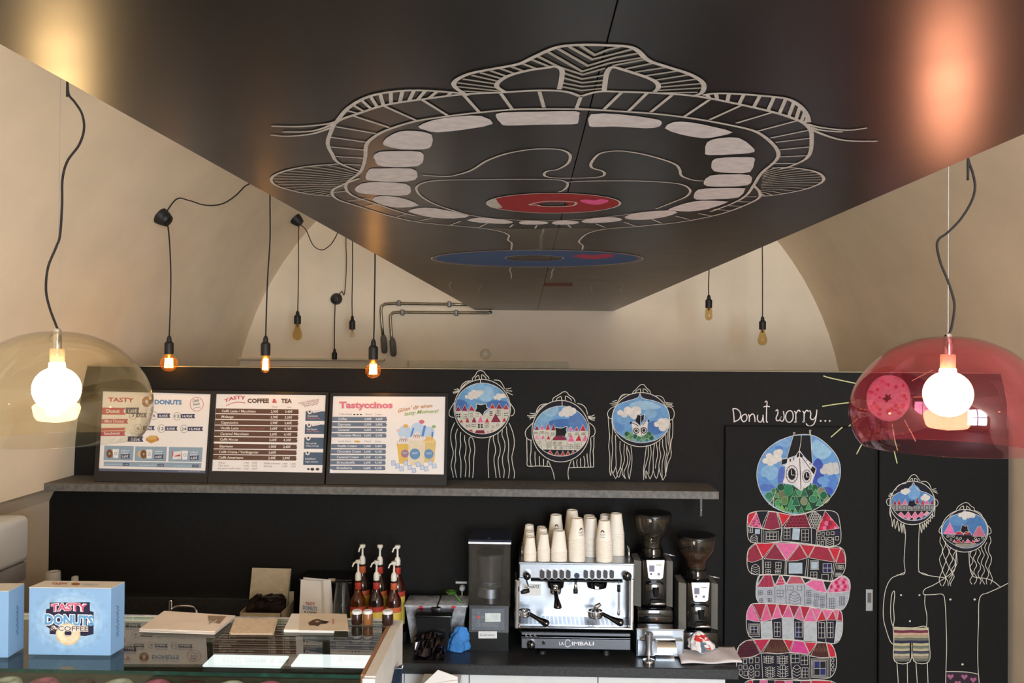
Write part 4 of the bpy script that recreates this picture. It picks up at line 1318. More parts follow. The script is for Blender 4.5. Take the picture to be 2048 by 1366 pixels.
# blue cloth
BLUEC = mat('blue_cleaning_cloth', (62, 128, 196), .9, var=.1, bump=.4, bscale=120)
qc0 = B(510, 1020, 4.47)
zcl = B(0, 850, 4.5).z
def cloth_blue(u, v):
    a = 2 * pi * u
    rad = 1 - v
    r = .06 * (max(0, 1 - v ** 2.0) ** .55) * (1 + .15 * sin(3 * a + 3 * v) + .12 * sin(5 * a + 1 - 4 * v))
    p = Vector((qc0.x + r * cos(a) * 1.0 + .02 * v, 4.50 + r * .6 * sin(a), ZC + .003 + (zcl - ZC) * v ** .9))
    k = noise.noise_vector(p * 38) * .014 * min(1, 4 * v)
    return (p.x + k.x, p.y + k.y, p.z + abs(k.z) * .8)
tag(grid_cloth('cleaning_cloth', 48, 22, cloth_blue, lambda u, v: 0, [BLUEC], .002), 'crumpled blue cleaning cloth beside the blender', 'cloth')

# sink tap and white bottles at the left
Yq = 4.70
q = P(342, 1200, Yq)
tp = thing('sink_tap', 'chrome sink tap at the worktop behind the napkins', 'tap', (q.x, Yq, ZC))
obj('column', MB().lathe(q.x, Yq, [(0, ZC), (.026, ZC), (.026, ZC + .01), (.014, ZC + .03), (.013, q.z - .01), (.01, q.z), (0, q.z)], 20), CHROME, tp, True)
q2 = P(388, 1214, Yq - .03)
obj('spout', MB().tube(catmull([(q.x, Yq, q.z - .07), (q.x + .05, Yq - .02, q.z - .03), tuple(q2), (q2.x + .03, Yq - .06, q2.z - .02), (q2.x + .04, Yq - .07, q2.z - .06)], 5), .010, 10), CHROME, tp, 'full')
def plain_bottle(name, label, cxp_, ytop, hw, Y, capfrac, m1, m2):
    q = P(cxp_, ytop, Y)
    r = hw * S(Y)
    h = q.z - ZC
    t = thing(name, label, 'canister', (q.x, Y, ZC))
    obj('body', MB().lathe(q.x, Y, [(0, ZC), (r, ZC), (r, ZC + h * (1 - capfrac) - .01), (r * .9, ZC + h * (1 - capfrac)), (0, ZC + h * (1 - capfrac))], 24), m1, t, True)
    obj('cap', MB().lathe(q.x, Y, [(0, ZC + h * (1 - capfrac)), (r * .96, ZC + h * (1 - capfrac)), (r * .96, q.z - .008), (r * .88, q.z), (r * .6, q.z), (r * .55, q.z - .006), (0, q.z - .006)], 24), m2, t, True)
plain_bottle('canister', 'white canister with a grey lid behind the big blue box', 106, 1143, 15, 4.62, .12, WHITELAM, GREYSIDE)
plain_bottle('canister', 'slim white bottle cap showing above the big blue box', 150, 1153, 7, 4.6, .2, WHITELAM, WHITELAM)

# towel dispenser on the left wall
zd1, zd0, zmid = P(30, 1038, 4.05).z, P(30, 1172, 4.05).z, P(30, 1133, 4.05).z
xd = P(62, 1100, 4.17).x
dp = thing('towel_dispenser', 'white rounded towel dispenser on the left wall', 'dispenser', (XLOW, 4.0, zd0))
obj('cover', MB().rbox(XLOW, xd, 3.84, 4.17, zmid, zd1, .035, 4), WHITELAM, dp, True)
obj('lower_tray', MB().rbox(XLOW, xd - .012, 3.85, 4.16, zd0, zmid, .012, 2), mat('grey_dispenser_plastic', (150, 148, 150), .4), dp, True)

# ================================================================ glass display case in front
ZT = 1.46
pn, pf = onZ(752, 1350, ZT), onZ(806, 1240, ZT)
YN, YFAR = pn.y, pf.y
XRC = (pn.x + pf.x) / 2
GT = .008
tk = .038
XL = XLOW + .02
CASEGLASS = clearmat('display_case_glass', (238, 245, 241), 1.52, .004)
GEDGE = clearmat('green_glass_edge', (60, 110, 96), 1.5, .1, .35, (44, 92, 80))
dc = thing('display_case', 'long glass display counter in the foreground with pale side panel', 'display case', ((XL + XRC) / 2, (YN + YFAR) / 2, 0))
xg = XRC - tk
obj('side_panel', MB().rbox(xg, XRC, YN - .01, YFAR, 0.0, ZT, .001, 1), GREYSIDE, dc)
obj('side_panel_front', MB().rbox(xg - .004, XRC + .0008, YN - .024, YN - .0105, 0.0, ZT - .004, .001, 1), WHITELAM, dc)
obj('inner_edge_strip', MB().box(xg - .014, xg - .0005, YN, YFAR - .002, ZT - .03, ZT + .0008), BROWNEDGE, dc)
gtop = obj('glass_top', MB().box(XL, xg - .0145, YN, YFAR - .012, ZT - GT, ZT), CASEGLASS, dc)
obj('glass_front_edge', MB().box(XL, xg - .0145, YN - .0035, YN - .0004, ZT - GT - .004, ZT), GEDGE, gtop)
obj('front_pane', MB().box(XL, xg - .0145, YN + .002, YN + .009, .95, ZT - GT - .0005), CASEGLASS, dc)
obj('rear_rail', MB().rbox(XL, xg - .0145, YFAR - .0115, YFAR + .01, ZT - .022, ZT + .001, .002, 1), CHROME, dc)
obj('rear_doors', MB().box(XL, xg - .0145, YFAR - .01, YFAR - .002, .95, ZT - .023), clearmat('dark_case_rear_glass', (120, 112, 100), 1.5, .02, .3, (70, 60, 50)), dc)
TANWOOD = mat('tan_case_lining', (206, 182, 150), .6, var=.06)
obj('deck', MB().box(XL, xg - .0005, YN + .01, YFAR - .011, .93, .95), TANWOOD, dc)
obj('mid_shelf', MB().box(XL, xg - .0005, YN + .13, YFAR - .03, 1.22, 1.228), clearmat('case_shelf_glass', (200, 215, 208), 1.5, .02, .1), dc)
obj('plinth_front', MB().box(XL, xg - .005, YN - .006, YFAR - .011, 0.0, .93), WHITELAM, dc)
obj('left_end', MB().box(XL - .015, XL - .0005, YN, YFAR, 0, ZT), GREYSIDE, dc)
zl_ = ZT - .03
for xa_, xb_ in ((415, 571), (589, 790)):
    for ya_, yb_ in ((1311, 1319), (1321, 1330)):
        u0, u1 = onZ(xa_, yb_, zl_), onZ(xb_, ya_, zl_)
        u0.x = onZ(xa_, 1320, zl_).x; u1.x = min(onZ(xb_, 1320, zl_).x, xg - .016)
        obj('light_strip', MB().rbox(u0.x, min(u1.x, xg - .016), u0.y, u1.y, zl_ - .008, zl_, .002, 1), emitmat('case_led_strip', (250, 250, 255), 1.3), dc)
DOUGH = mat('fried_dough', (186, 124, 62), .7, var=.12, scale=40)
ICING = {'pink': mat('pink_icing', (226, 120, 150), .35), 'brown': mat('chocolate_icing', (70, 40, 26), .3), 'white': mat('white_icing', (236, 226, 210), .35)}
def torus(mb, c, R, r, n=20, k=10, a0=0.0, a1=2 * pi, sz=1.0):
    b = len(mb.v)
    full = abs(a1 - a0 - 2 * pi) < 1e-6
    kk = k if full else k + 1
    for i in range(n):
        th = 2 * pi * i / n
        for j in range(kk):
            ph = a0 + (a1 - a0) * j / k
            rr = R + r * cos(ph)
            mb.v.append(Vector((c[0] + rr * cos(th), c[1] + rr * sin(th), c[2] + r * sz * sin(ph))))
    for i in range(n):
        for j in range(k):
            j2 = (j + 1) % kk if full else j + 1
            mb.f.append((b + i * kk + j, b + ((i + 1) % n) * kk + j, b + ((i + 1) % n) * kk + j2, b + i * kk + j2))
    return mb
cols = ['pink', 'brown', 'white']
i = 0
for gy in range(2):
    for gx in range(9):
        x = XL + .75 + gx * .145
        y = YN + .22 + gy * .14
        if x > xg - .08:
            continue
        ic = cols[(gx + gy) % 3]
        t = thing('donut', {'pink': 'pink iced donut', 'brown': 'chocolate iced donut', 'white': 'white iced donut'}[ic] + ' on the glass shelf inside the display case', 'donut', (x, y, 1.2285), 'donuts in the display case')
        obj('dough', torus(MB(), (x, y, 1.2285 + .02), .034, .022, sz=.9), DOUGH, t, 'full')
        obj('icing', torus(MB(), (x, y, 1.2285 + .0215), .034, .0225, 20, 6, .15, pi - .15, .92), ICING[ic], t, 'full')

# ---------------------------------------------------------------- things lying on the glass top
BOXBLUE = mat('sky_blue_box_card', (134, 174, 216), .5, var=.03, scale=3)
BOXSIDE = mat('sky_blue_box_side', (146, 188, 224), .55, var=.03, scale=3)
def donut_box(label, bl_, br_, bk_, tl_, logo):
    zg_ = ZT + .0006
    a, b, c = onZ(*bl_, zg_), onZ(*br_, zg_), onZ(*bk_, zg_)
    d = a + (c - b)
    h = P(*tl_[0], onZ(*tl_[1], zg_).y).z - zg_
    up = Vector((0, 0, h))
    t = thing('donut_box', label, 'box', (a + c) / 2, 'blue donut boxes on the display case')
    m = MB().prism([a, b, c, d], up)
    bo = obj('carton', m, BOXBLUE, t)
    n_ = (b - a).cross(up).normalized()
    if n_.y > 0: n_ = -n_
    e = .0012
    top = [p + up for p in (a, b, c, d)]
    obj('top_flap', MB().prism([top[0] + n_ * e, top[1] + n_ * e, top[2], top[3]], (0, 0, .003)), mat('pale_grey_card', (196, 192, 186), .7, var=.03), t)
    return t, a, n_, b, c, up
t, a, n_, b, c, up = donut_box('sky blue donut carton with the full shop logo on the display case', (57, 1309), (221, 1311), (248, 1295), ((59, 1175.5), (57, 1309)), True)
Zk = (0, 1000, 3.733)
pt = Paint(a, n_, rough=.5, base=.001, eps=.0004).zoom(*Zk)
NAVY = (40, 38, 66)
pt.fill('logo_plaque', NAVY, [(372, 765), (672, 762), (672, 828), (700, 835), (700, 1000), (640, 1015), (372, 1000), (372, 960), (336, 935), (345, 815), (372, 810)], 0)
for gk, gc in ((1.0, (144, 184, 225)), (.86, (154, 192, 229)), (.72, (166, 201, 233)), (.58, (178, 209, 236))):
    pt.fill('logo_glow', gc, ellipse(520, 900, 290 * gk, 245 * gk, 36), -1.6 + (1 - gk))
for dx_, dy_, colr, ly, bo_ in ((0, 0, (246, 244, 246), 1, .085), (0, 0, (214, 92, 130), 2, .03)):
    pt.text('logo_lettering', colr, 'TASTY', 380, 832, 52, 272, bold=bo_, layer=ly, arc=10)
for colr, ly, bo_ in (((246, 246, 248), 3, .10), ((104, 164, 214), 4, .04)):
    pt.text('logo_lettering', colr, 'DONUTS', 338, 925, 72, 364, bold=bo_, layer=ly, dx=.03)
for colr, ly, bo_ in (((240, 236, 232), 7, .12), ((112, 84, 78), 8, .01)):
    pt.text('logo_lettering', colr, '& COFFEE', 378, 972, 34, 285, bold=bo_, layer=ly, dx=.01)
pt.fill('logo_donut', (226, 200, 160), [ellipse(512, 1000, 92, 82, 40), ellipse(512, 992, 26, 22, 20)], 6)
pt.fill('logo_donut_icing', (238, 222, 190), [ellipse(512, 996, 80, 70, 40), ellipse(512, 992, 34, 30, 20)], 6.5)
pt.flush(t)
ns = (c - b).cross(up).normalized()
if ns.x < 0: ns = -ns
pt = Paint(b, ns, rough=.5, base=.001).zoom(*Zk)
for k in range(9):
    pt.line('side_print', (70, 104, 150), [(865 + (k % 2) * 10, 790 + k * 26), (885, 800 + k * 26), (868, 812 + k * 26)], .002, 0)
pt.flush(t)
pt = Paint(a + up, (0, 0, 1), rough=.6, base=.0035).zoom(*Zk)
pt.text('top_print', (176, 96, 60), 'TASTY', 385, 640, 14, 120, bold=.03)
pt.fill('top_print_donut', (140, 86, 50), ellipse(565, 634, 34, 10, 20), 0)
pt.text('top_print', (170, 180, 200), 'DONUTS', 620, 646, 14, 110, bold=.03)
pt.flush(t)
t, a, n_, b, c, up = donut_box('sky blue carton cut off by the left edge of the picture', (-150, 1316), (16, 1315), (47, 1296), ((17, 1183), (16, 1315)), False)
ns = (c - b).cross(up).normalized()
if ns.x < 0: ns = -ns
pt = Paint(b, ns, rough=.5, base=.001).zoom(*Zk)
for k in range(9):
    pt.line('side_print', (70, 104, 150), [(118 + (k % 2) * 8, 790 + k * 24), (134, 800 + k * 24), (120, 812 + k * 24)], .002, 0)
pt.flush(t)

def flat_stack(name, label, cat, quad, h, material, layers=1, jit=.004):
    z0 = ZT + .0006
    pts = [onZ(*p, z0) for p in quad]
    cen = sum(pts, Vector()) / 4
    t = thing(name, label, cat, cen)
    for k in range(layers):
        r = random.Random(len(label) + k)
        off = Vector((r.uniform(-jit, jit), r.uniform(-jit, jit), h * k / layers + .00005 * k))
        obj('sheet', MB().prism([p + off for p in pts], (0, 0, h / layers * .96)), material, t)
    return t, pts
PINKP = mat('pale_pink_napkin', (234, 220, 208), .85, var=.03)
KRAFTN = mat('pale_kraft_napkin', (216, 196, 172), .9, var=.06, scale=60)
def npx(x, y): return (0 + x / 3.733, 1000 + y / 3.733)
def spx(x, y): return (460 + x / 4.096, 1060 + y / 4.096)
t, pts = flat_stack('napkin_pile', 'large pale napkin pile beside the blue donut carton', 'napkins', [npx(1040, 985), npx(1600, 1005), npx(1750, 885), npx(1225, 850)], .012, PINKP, 6)
pt = Paint(pts[0] + Vector((0, 0, .0125)), (0, 0, 1), rough=.8, base=.0004).zoom(0, 1000, 3.733)
pt.fill('tape_patch', (168, 146, 126), [(1550, 862), (1690, 868), (1640, 925), (1590, 915), (1560, 930)], 0)
for k in range(4):
    pt.line('scratch', (246, 240, 232), [(1540 + k * 14, 895 + 3 * k), (1555 + k * 14, 925), (1590 + k * 10, 915 - 8 * k)], .002, 1)
pt.flush(t)
flat_stack('napkin_pile', 'thin kraft napkins lying between the two larger piles', 'napkins', [spx(0, 860), spx(350, 862), spx(385, 735), spx(45, 738)], .005, KRAFTN, 3, .005)
t, pts = flat_stack('pastry_bag', 'white pastry bag beneath the printed wrapper near the case end', 'pastry bag', [spx(440, 838), spx(850, 842), spx(900, 705), spx(505, 705)], .010, PAPER, 3, .002)
zw = ZT + .0116
wq = [onZ(*spx(*p), zw) for p in ((565, 822), (972, 828), (955, 690), (575, 690))]
t = thing('printed_wrapper', 'cream paper wrapper with a brown drawing lying on the white pastry bag', 'wrapper', sum(wq, Vector()) / 4)
obj('sheet', MB().prism(wq, (0, 0, .0012)), mat('cream_wrapper', (222, 206, 184), .8, var=.03), t)
pt = Paint(wq[0] + Vector((0, 0, .0013)), (0, 0, 1), rough=.7, base=.0004).zoom(460, 1060, 4.096)
pt.fill('print', (92, 70, 56), [(640, 760), (680, 735), (720, 728), (760, 742), (815, 750), (790, 768), (740, 772), (720, 790), (690, 782), (650, 782)], 0)
pt.fill('print', (186, 160, 130), ellipse(715, 752, 18, 8, 14), 1)
pt.fill('print', (40, 34, 36), [(745, 748), (818, 752), (770, 770)], 1)
pt.fill('print', (214, 150, 130), ellipse(845, 750, 10, 24, 14), 0)
pt.flush(t)
# three small jars at the back edge of the glass
JARB = mat('dark_chocolate_jar', (44, 24, 20), .2, var=.1)
JARC = mat('caramel_jar', (140, 88, 50), .25, var=.1)
for cxj_, wd, mm, words in ((1040, 44, JARB, 'dark jar with a white lid, leftmost of the three on the glass edge'), (1130, 40, JARC, 'caramel jar with a cream lid between the two dark jars'), (1292, 46, JARB, 'dark jar with a white lid, rightmost of the three on the glass edge')):
    q = onZ(*spx(cxj_, 735), ZT + .0006)
    q.y = YFAR - .055
    q = Vector((P(*spx(cxj_, 700), q.y).x, q.y, ZT + .0006))
    f = S(q.y) / 4.096
    t = thing('sauce_jar', words, 'jar', q, 'sauce jars on the glass edge')
    r = wd * f
    hz = P(*spx(cxj_, 682), q.y).z - q.z
    obj('jar_body', MB().lathe(q.x, q.y, [(0, q.z), (r * .9, q.z), (r, q.z + .004), (r, q.z + hz * .85), (r * .9, q.z + hz), (0, q.z + hz)], 24), mm, t, True)
    obj('jar_lid', MB().lathe(q.x, q.y, [(0, q.z + hz), (r * .92, q.z + hz), (r * .92, q.z + hz + .009), (r * .8, q.z + hz + .012), (0, q.z + hz + .012)], 24), WHITELAM, t, True)

# cloth hanging at the case end, carton in the aisle
TEAL = mat('dark_blue_apron_cloth', (30, 48, 72), .8, var=.1)
y0_, y1_ = 2.98, 3.16
zc1 = P(806, 1336, 3.1).z
hk = thing('hanging_cloth', 'dark blue cloth hanging on the end of the display case', 'cloth', (XRC + .02, 3.07, zc1 - .45))
m = MB()
for k in range(5):
    xx = XRC + .004 + .005 * k
    yy0 = y0_ + .015 * k
    m.prism([(xx, yy0, zc1 - .45), (xx, y1_ - .01 * k, zc1 - .45), (xx, y1_ - .012 * k, zc1 - .03), (xx, (yy0 + y1_) / 2 + .04, zc1), (xx, yy0 + .03, zc1 - .04)], (.0042, 0, 0))
obj('folds', m, TEAL, hk)
obj('hook', MB().tube([(XRC, 3.1, zc1 - .002), (XRC + .03, 3.1, zc1 - .002), (XRC + .033, 3.1, zc1 + .012)], .003, 8), STEEL, hk, 'full')
Yx = 4.02
q0, q1, q2, q3 = P(846, 1368, Yx), P(876, 1340, Yx), P(915, 1354, Yx), P(916, 1375, Yx)
ct = thing('white_carton', 'white carton with a raised folded flap in the aisle by the worktop', 'carton', (q1.x, Yx + .1, 0))
obj('carton_body', MB().box(q0.x - .02, q3.x, Yx, Yx + .2, 0, q0.z - .03), WHITELAM, ct)
obj('flap', MB().prism([q0, q1, q2, Vector((q3.x, Yx, q0.z))], (0, .004, 0)), PAPER, ct)
obj('folded_flap', MB().prism([q0 + Vector((.01, -.002, 0)), q2 + Vector((0, -.01, -.012)), Vector((q3.x, Yx - .012, q0.z))], (0, .003, 0)), PAPER, ct)
# ================================================================ drawings on the black wall, the doors and the ceiling board
def flush_group(pt, parent, root, label):
    """the white line work of a drawing becomes one part, its colour patches the sub-parts"""
    key = max((k for k in pt.d if k[0] == 'outline'), key=lambda k: len(pt.d[k].f))
    mb = pt.d.pop(key)
    me = bpy.data.meshes.new(root)
    o0 = worigin(parent)
    me.from_pydata([tuple(v - o0) for v in mb.v], [], mb.f)
    me.materials.append(paintmat(key[1], pt.rough, pt.var))
    o = bpy.data.objects.new(root, me)
    C.objects.link(o)
    o.parent = parent
    o['label'] = label
    ORIG[o.name] = o0.copy()
    pt.flush(o)
    return o
WH = (226, 218, 200)
NV = (30, 28, 40)
SKY, SKYD, SKYL = (112, 160, 204), (76, 116, 176), (158, 194, 220)
CLD = (224, 216, 206)
WALLW = (216, 208, 190)
RED, DRED, PNK, PALEP = (196, 44, 62), (140, 44, 66), (226, 110, 156), (222, 160, 176)
BK = (26, 24, 26)
LW = .0042
def wallpaint(y=YW):
    return Paint((0, y, 2), (0, -1, 0), eps=.0004)
def win(pt, x, y, w, h, col, lw, nx=2, ny=2, layer=4, nm='windows'):
    """a drawn window with glazing bars"""
    pt.line(nm, col, [(x, y), (x + w, y), (x + w, y + h), (x, y + h)], lw, layer, closed=True, smooth=False)
    for i in range(1, nx):
        pt.line(nm, col, [(x + w * i / nx, y), (x + w * i / nx, y + h)], lw, layer)
    for j in range(1, ny):
        pt.line(nm, col, [(x, y + h * j / ny), (x + w, y + h * j / ny)], lw, layer)
def dots(pt, x, y, w, h, nx, ny, col=BK, layer=4, fw=.7):
    for i in range(nx):
        for j in range(ny):
            a, b = x + w * i / nx, y + h * j / ny
            pt.fill('windows', col, [(a, b), (a + w / nx * fw, b), (a + w / nx * fw, b + h / ny * fw), (a, b + h / ny * fw)], layer)
def roof(pt, col, pts, E, lw, layer=3, edge=True):
    q = clip(pts, E) if E else pts
    if len(q) >= 3:
        pt.fill('roofs', col, q, layer)
        if edge:
            pt.line('house_lines', WH, q, lw, layer + .5, closed=True, smooth=False)
def cloud(pt, circles, E=None, layer=3, col=CLD):
    for ci, (cx, cy, r) in enumerate(circles):
        q = ellipse(cx, cy, r, r * .92, 20)
        if E: q = clip(q, E)
        if len(q) > 2:
            pt.fill('clouds', col, q, layer + .06 * ci)
def watercolour(pt, E, patches):
    pt.fill('sky', SKY, E, 1)
    for i, (cx, cy, rx, ry, col) in enumerate(patches):
        q = clip(ellipse(cx, cy, rx, ry, 24), E)
        if len(q) > 2:
            pt.fill('sky', col, q, 1.3 + .12 * i)

# ---------------------------------------------------------------- head 1
pt = wallpaint().zoom(890, 730, 5.694)
OUT, E = ellipse(424, 497, 321, 333, 56), ellipse(425, 495, 310, 290, 56)
pt.fill('lip_ring', NV, [OUT, E], 0)
watercolour(pt, E, [(440, 300, 170, 110, (128, 174, 212)), (470, 330, 90, 90, SKYL), (170, 470, 90, 80, SKYD), (600, 450, 130, 50, SKYD), (350, 250, 120, 40, (140, 186, 220))])
pt.fill('house_walls', WALLW, clip([(100, 528), (330, 530), (400, 545), (430, 585), (470, 540), (520, 500), (760, 500), (760, 800), (100, 800)], E), 2)
hole = [(360, 445), (410, 452), (465, 443), (475, 480), (495, 500), (455, 530), (438, 565), (430, 585), (410, 560), (385, 540), (340, 528), (358, 490)]
pt.fill('donut_hole', BK, hole, 3)
pt.line('outline', WH, hole, LW, 4, closed=True)
for c, a in ((DRED, (115, 525, 152, 462, 185, 525)), (DRED, (185, 525, 228, 450, 258, 525)), (RED, (268, 522, 302, 458, 342, 522)), (RED, (508, 497, 538, 437, 575, 497)), (DRED, (580, 500, 616, 432, 655, 500)), (RED, (660, 505, 696, 445, 728, 505)),
             (RED, (160, 656, 186, 618, 212, 656)), (RED, (230, 656, 254, 592, 282, 656)), (DRED, (300, 656, 330, 585, 362, 656)), (PNK, (370, 656, 402, 575, 440, 656)), (RED, (452, 656, 480, 598, 507, 656)), (DRED, (520, 652, 575, 545, 640, 652)), (RED, (648, 648, 676, 592, 705, 648)),
             (RED, (215, 735, 310, 735, 330, 790, 225, 740)), (DRED, (330, 780, 355, 740, 445, 740, 460, 780)), (PALEP, (462, 776, 485, 740, 515, 770)), (RED, (515, 765, 530, 742, 560, 742))):
    roof(pt, c, [(a[i], a[i + 1]) for i in range(0, len(a), 2)], E, .002)
for a in ((128, 555, 55, 50, 2, 2), (510, 525, 34, 60, 2, 3), (375, 672, 64, 52, 2, 2)):
    dots(pt, *a)
for a in ((215, 560, 45, 60, 3, 3), (285, 545, 40, 60, 3, 3), (360, 548, 30, 50, 2, 3), (590, 510, 50, 80, 3, 4), (675, 545, 50, 50, 3, 2), (305, 672, 50, 45, 3, 2), (240, 680, 50, 40, 3, 2), (455, 665, 50, 55, 4, 3), (585, 670, 40, 28, 3, 2), (535, 690, 30, 30, 2, 2)):
    dots(pt, *a, fw=.5)
for x in (270, 345, 655, 582):
    pt.line('house_lines', (90, 84, 80), [(x, 525), (x, 640)], .0012, 3.2)
cloud(pt, [(250, 362, 24), (290, 330, 26), (330, 318, 38), (370, 325, 40), (410, 308, 26), (300, 365, 34), (350, 355, 34)])
cloud(pt, [(575, 370, 24), (610, 350, 30), (650, 350, 30), (680, 350, 28), (615, 385, 22)], E)
pt.line('outline', WH, OUT, LW, 5, closed=True, smooth=False)
pt.line('outline', WH, E, LW * .7, 5, closed=True, smooth=False)
for L in ([(404, 170), (404, 205)], [(312, 180), (315, 150), (345, 118), (370, 75), (405, 63), (440, 75), (465, 110), (495, 138), (502, 160)],
          [(345, 170), (350, 140), (380, 118), (388, 135), (392, 165)], [(420, 165), (418, 112), (445, 125), (465, 145), (468, 160)],
          [(175, 275), (195, 225), (240, 188), (300, 178)], [(185, 270), (230, 215), (280, 185)], [(560, 170), (620, 178), (655, 220), (680, 270)],
          [(165, 285), (135, 265)], [(165, 290), (105, 278)], [(160, 298), (90, 308)], [(150, 305), (110, 320), (92, 315)], [(690, 275), (755, 262)], [(695, 290), (765, 298)], [(700, 305), (770, 342)],
          [(105, 430), (60, 500), (45, 550), (60, 585), (100, 598)], [(742, 435), (780, 490), (792, 530), (775, 570), (748, 580)],
          [(110, 655), (75, 740), (65, 830), (80, 930), (95, 1000), (80, 1080), (70, 1150), (85, 1220), (97, 1282)],
          [(145, 725), (120, 800), (128, 900), (118, 1000), (122, 1080), (110, 1150), (132, 1282)], [(180, 765), (175, 840), (180, 920), (165, 1000), (182, 1100), (180, 1282)],
          [(225, 800), (225, 860), (240, 920), (235, 1000), (225, 1060), (240, 1140), (230, 1275)], [(300, 815), (275, 840), (275, 900), (290, 970), (275, 1050), (280, 1150), (275, 1280)],
          [(300, 815), (325, 860), (340, 960), (328, 1060), (325, 1180), (315, 1285)],
          [(540, 805), (510, 840), (495, 950), (490, 1060), (498, 1285)], [(555, 800), (550, 850), (570, 920), (575, 990), (558, 1070), (570, 1180), (583, 1285)],
          [(605, 770), (605, 850), (628, 940), (625, 1010), (605, 1080), (615, 1200), (628, 1285)], [(655, 740), (650, 800), (680, 880), (680, 960), (655, 1050), (660, 1140), (675, 1200), (668, 1285)],
          [(700, 700), (705, 780), (720, 850), (725, 950), (718, 1060), (735, 1180), (722, 1290)], [(730, 660), (770, 760), (788, 850), (785, 940), (762, 1040), (770, 1130), (790, 1220), (786, 1292)]):
    pt.line('outline', WH, L, LW, 5)
flush_group(pt, wall_back, 'chalk_head_drawing', 'chalk head with wavy hair and a red roofed town in its mouth, left of the three')

# ---------------------------------------------------------------- head 2
pt = wallpaint().zoom(1040, 770, 6.831)
OUT, E = ellipse(556, 630, 392, 420, 56), ellipse(558, 630, 376, 343, 56)
pt.fill('lip_ring', NV, [OUT, E], 0)
watercolour(pt, E, [(300, 400, 170, 120, (132, 172, 202)), (640, 520, 260, 60, SKYD), (800, 500, 140, 130, (92, 128, 180)), (420, 340, 110, 90, (150, 186, 208)), (250, 520, 100, 50, (126, 166, 200))])
pt.fill('house_walls', WALLW, clip([(150, 615), (490, 610), (490, 680), (440, 745), (650, 740), (615, 690), (630, 640), (960, 630), (960, 890), (820, 915), (750, 890), (260, 880), (150, 800)], E), 2)
pt.fill('dark_street', BK, clip([(255, 880), (760, 890), (830, 915), (700, 975), (400, 975)], E), 2.2)
hole = [(480, 575), (560, 590), (640, 565), (632, 610), (640, 640), (615, 680), (615, 700), (550, 690), (485, 700), (492, 640)]
pt.fill('donut_hole', BK, hole, 2.5)
pt.line('outline', WH, hole[:5], LW * .8, 4)
pt.fill('roofs', DRED, [(438, 755), (460, 715), (510, 692), (560, 690), (610, 710), (642, 755)], 3)
for c, a in ((DRED, (195, 615, 232, 550, 262, 615)), (PNK, (270, 612, 302, 545, 335, 612)), (RED, (345, 615, 386, 512, 410, 615)), (DRED, (420, 622, 460, 530, 488, 622)),
             (PNK, (652, 628, 696, 565, 725, 628)), (RED, (740, 628, 774, 570, 802, 628)), (RED, (818, 630, 860, 535, 900, 630)), (PALEP, (190, 748, 232, 665, 275, 748)), (PNK, (280, 738, 318, 675, 342, 738)), (RED, (360, 745, 392, 680, 415, 745)),
             (PNK, (650, 775, 700, 660, 748, 775)), (RED, (752, 765, 808, 672, 840, 765)), (PNK, (845, 770, 895, 668, 935, 770)),
             (RED, (378, 925, 415, 893, 455, 958)), (DRED, (468, 962, 508, 902, 540, 966)), (RED, (552, 966, 585, 902, 615, 966)), (RED, (622, 962, 655, 902, 690, 958)), (DRED, (698, 950, 725, 890, 748, 935))):
    roof(pt, c, [(a[i], a[i + 1]) for i in range(0, len(a), 2)], E, .002)
for a in ((195, 645, 50, 30, 4, 1), (280, 630, 50, 40, 3, 2), (360, 650, 40, 30, 3, 2), (430, 650, 45, 50, 4, 2), (655, 655, 45, 60, 3, 3), (760, 650, 50, 40, 3, 2), (840, 650, 60, 40, 3, 2)):
    dots(pt, *a, fw=.55)
for a in ((220, 770, 46, 55), (452, 780, 42, 40), (530, 780, 38, 38), (468, 840, 30, 30), (545, 845, 32, 30), (380, 780, 35, 70), (668, 810, 45, 55), (765, 805, 48, 62)):
    win(pt, *a, (70, 64, 66), .0016)
for L in ([(275, 745), (300, 870)], [(345, 740), (380, 880)], [(430, 740), (425, 880)], [(645, 760), (640, 885)], [(748, 770), (742, 890)], [(838, 765), (832, 880)], [(345, 640), (345, 720)], [(262, 625), (270, 700)], [(425, 640), (420, 720)], [(440, 825), (640, 835)]):
    pt.line('house_lines', (70, 64, 66), L, .0016, 3.2)
cloud(pt, [(565, 395, 40), (620, 345, 46), (670, 330, 48), (720, 355, 50), (640, 400, 44), (700, 390, 34), (600, 360, 36)])
pt.line('outline', WH, OUT, LW, 5, closed=True, smooth=False)
pt.line('outline', WH, E, LW * .7, 5, closed=True, smooth=False)
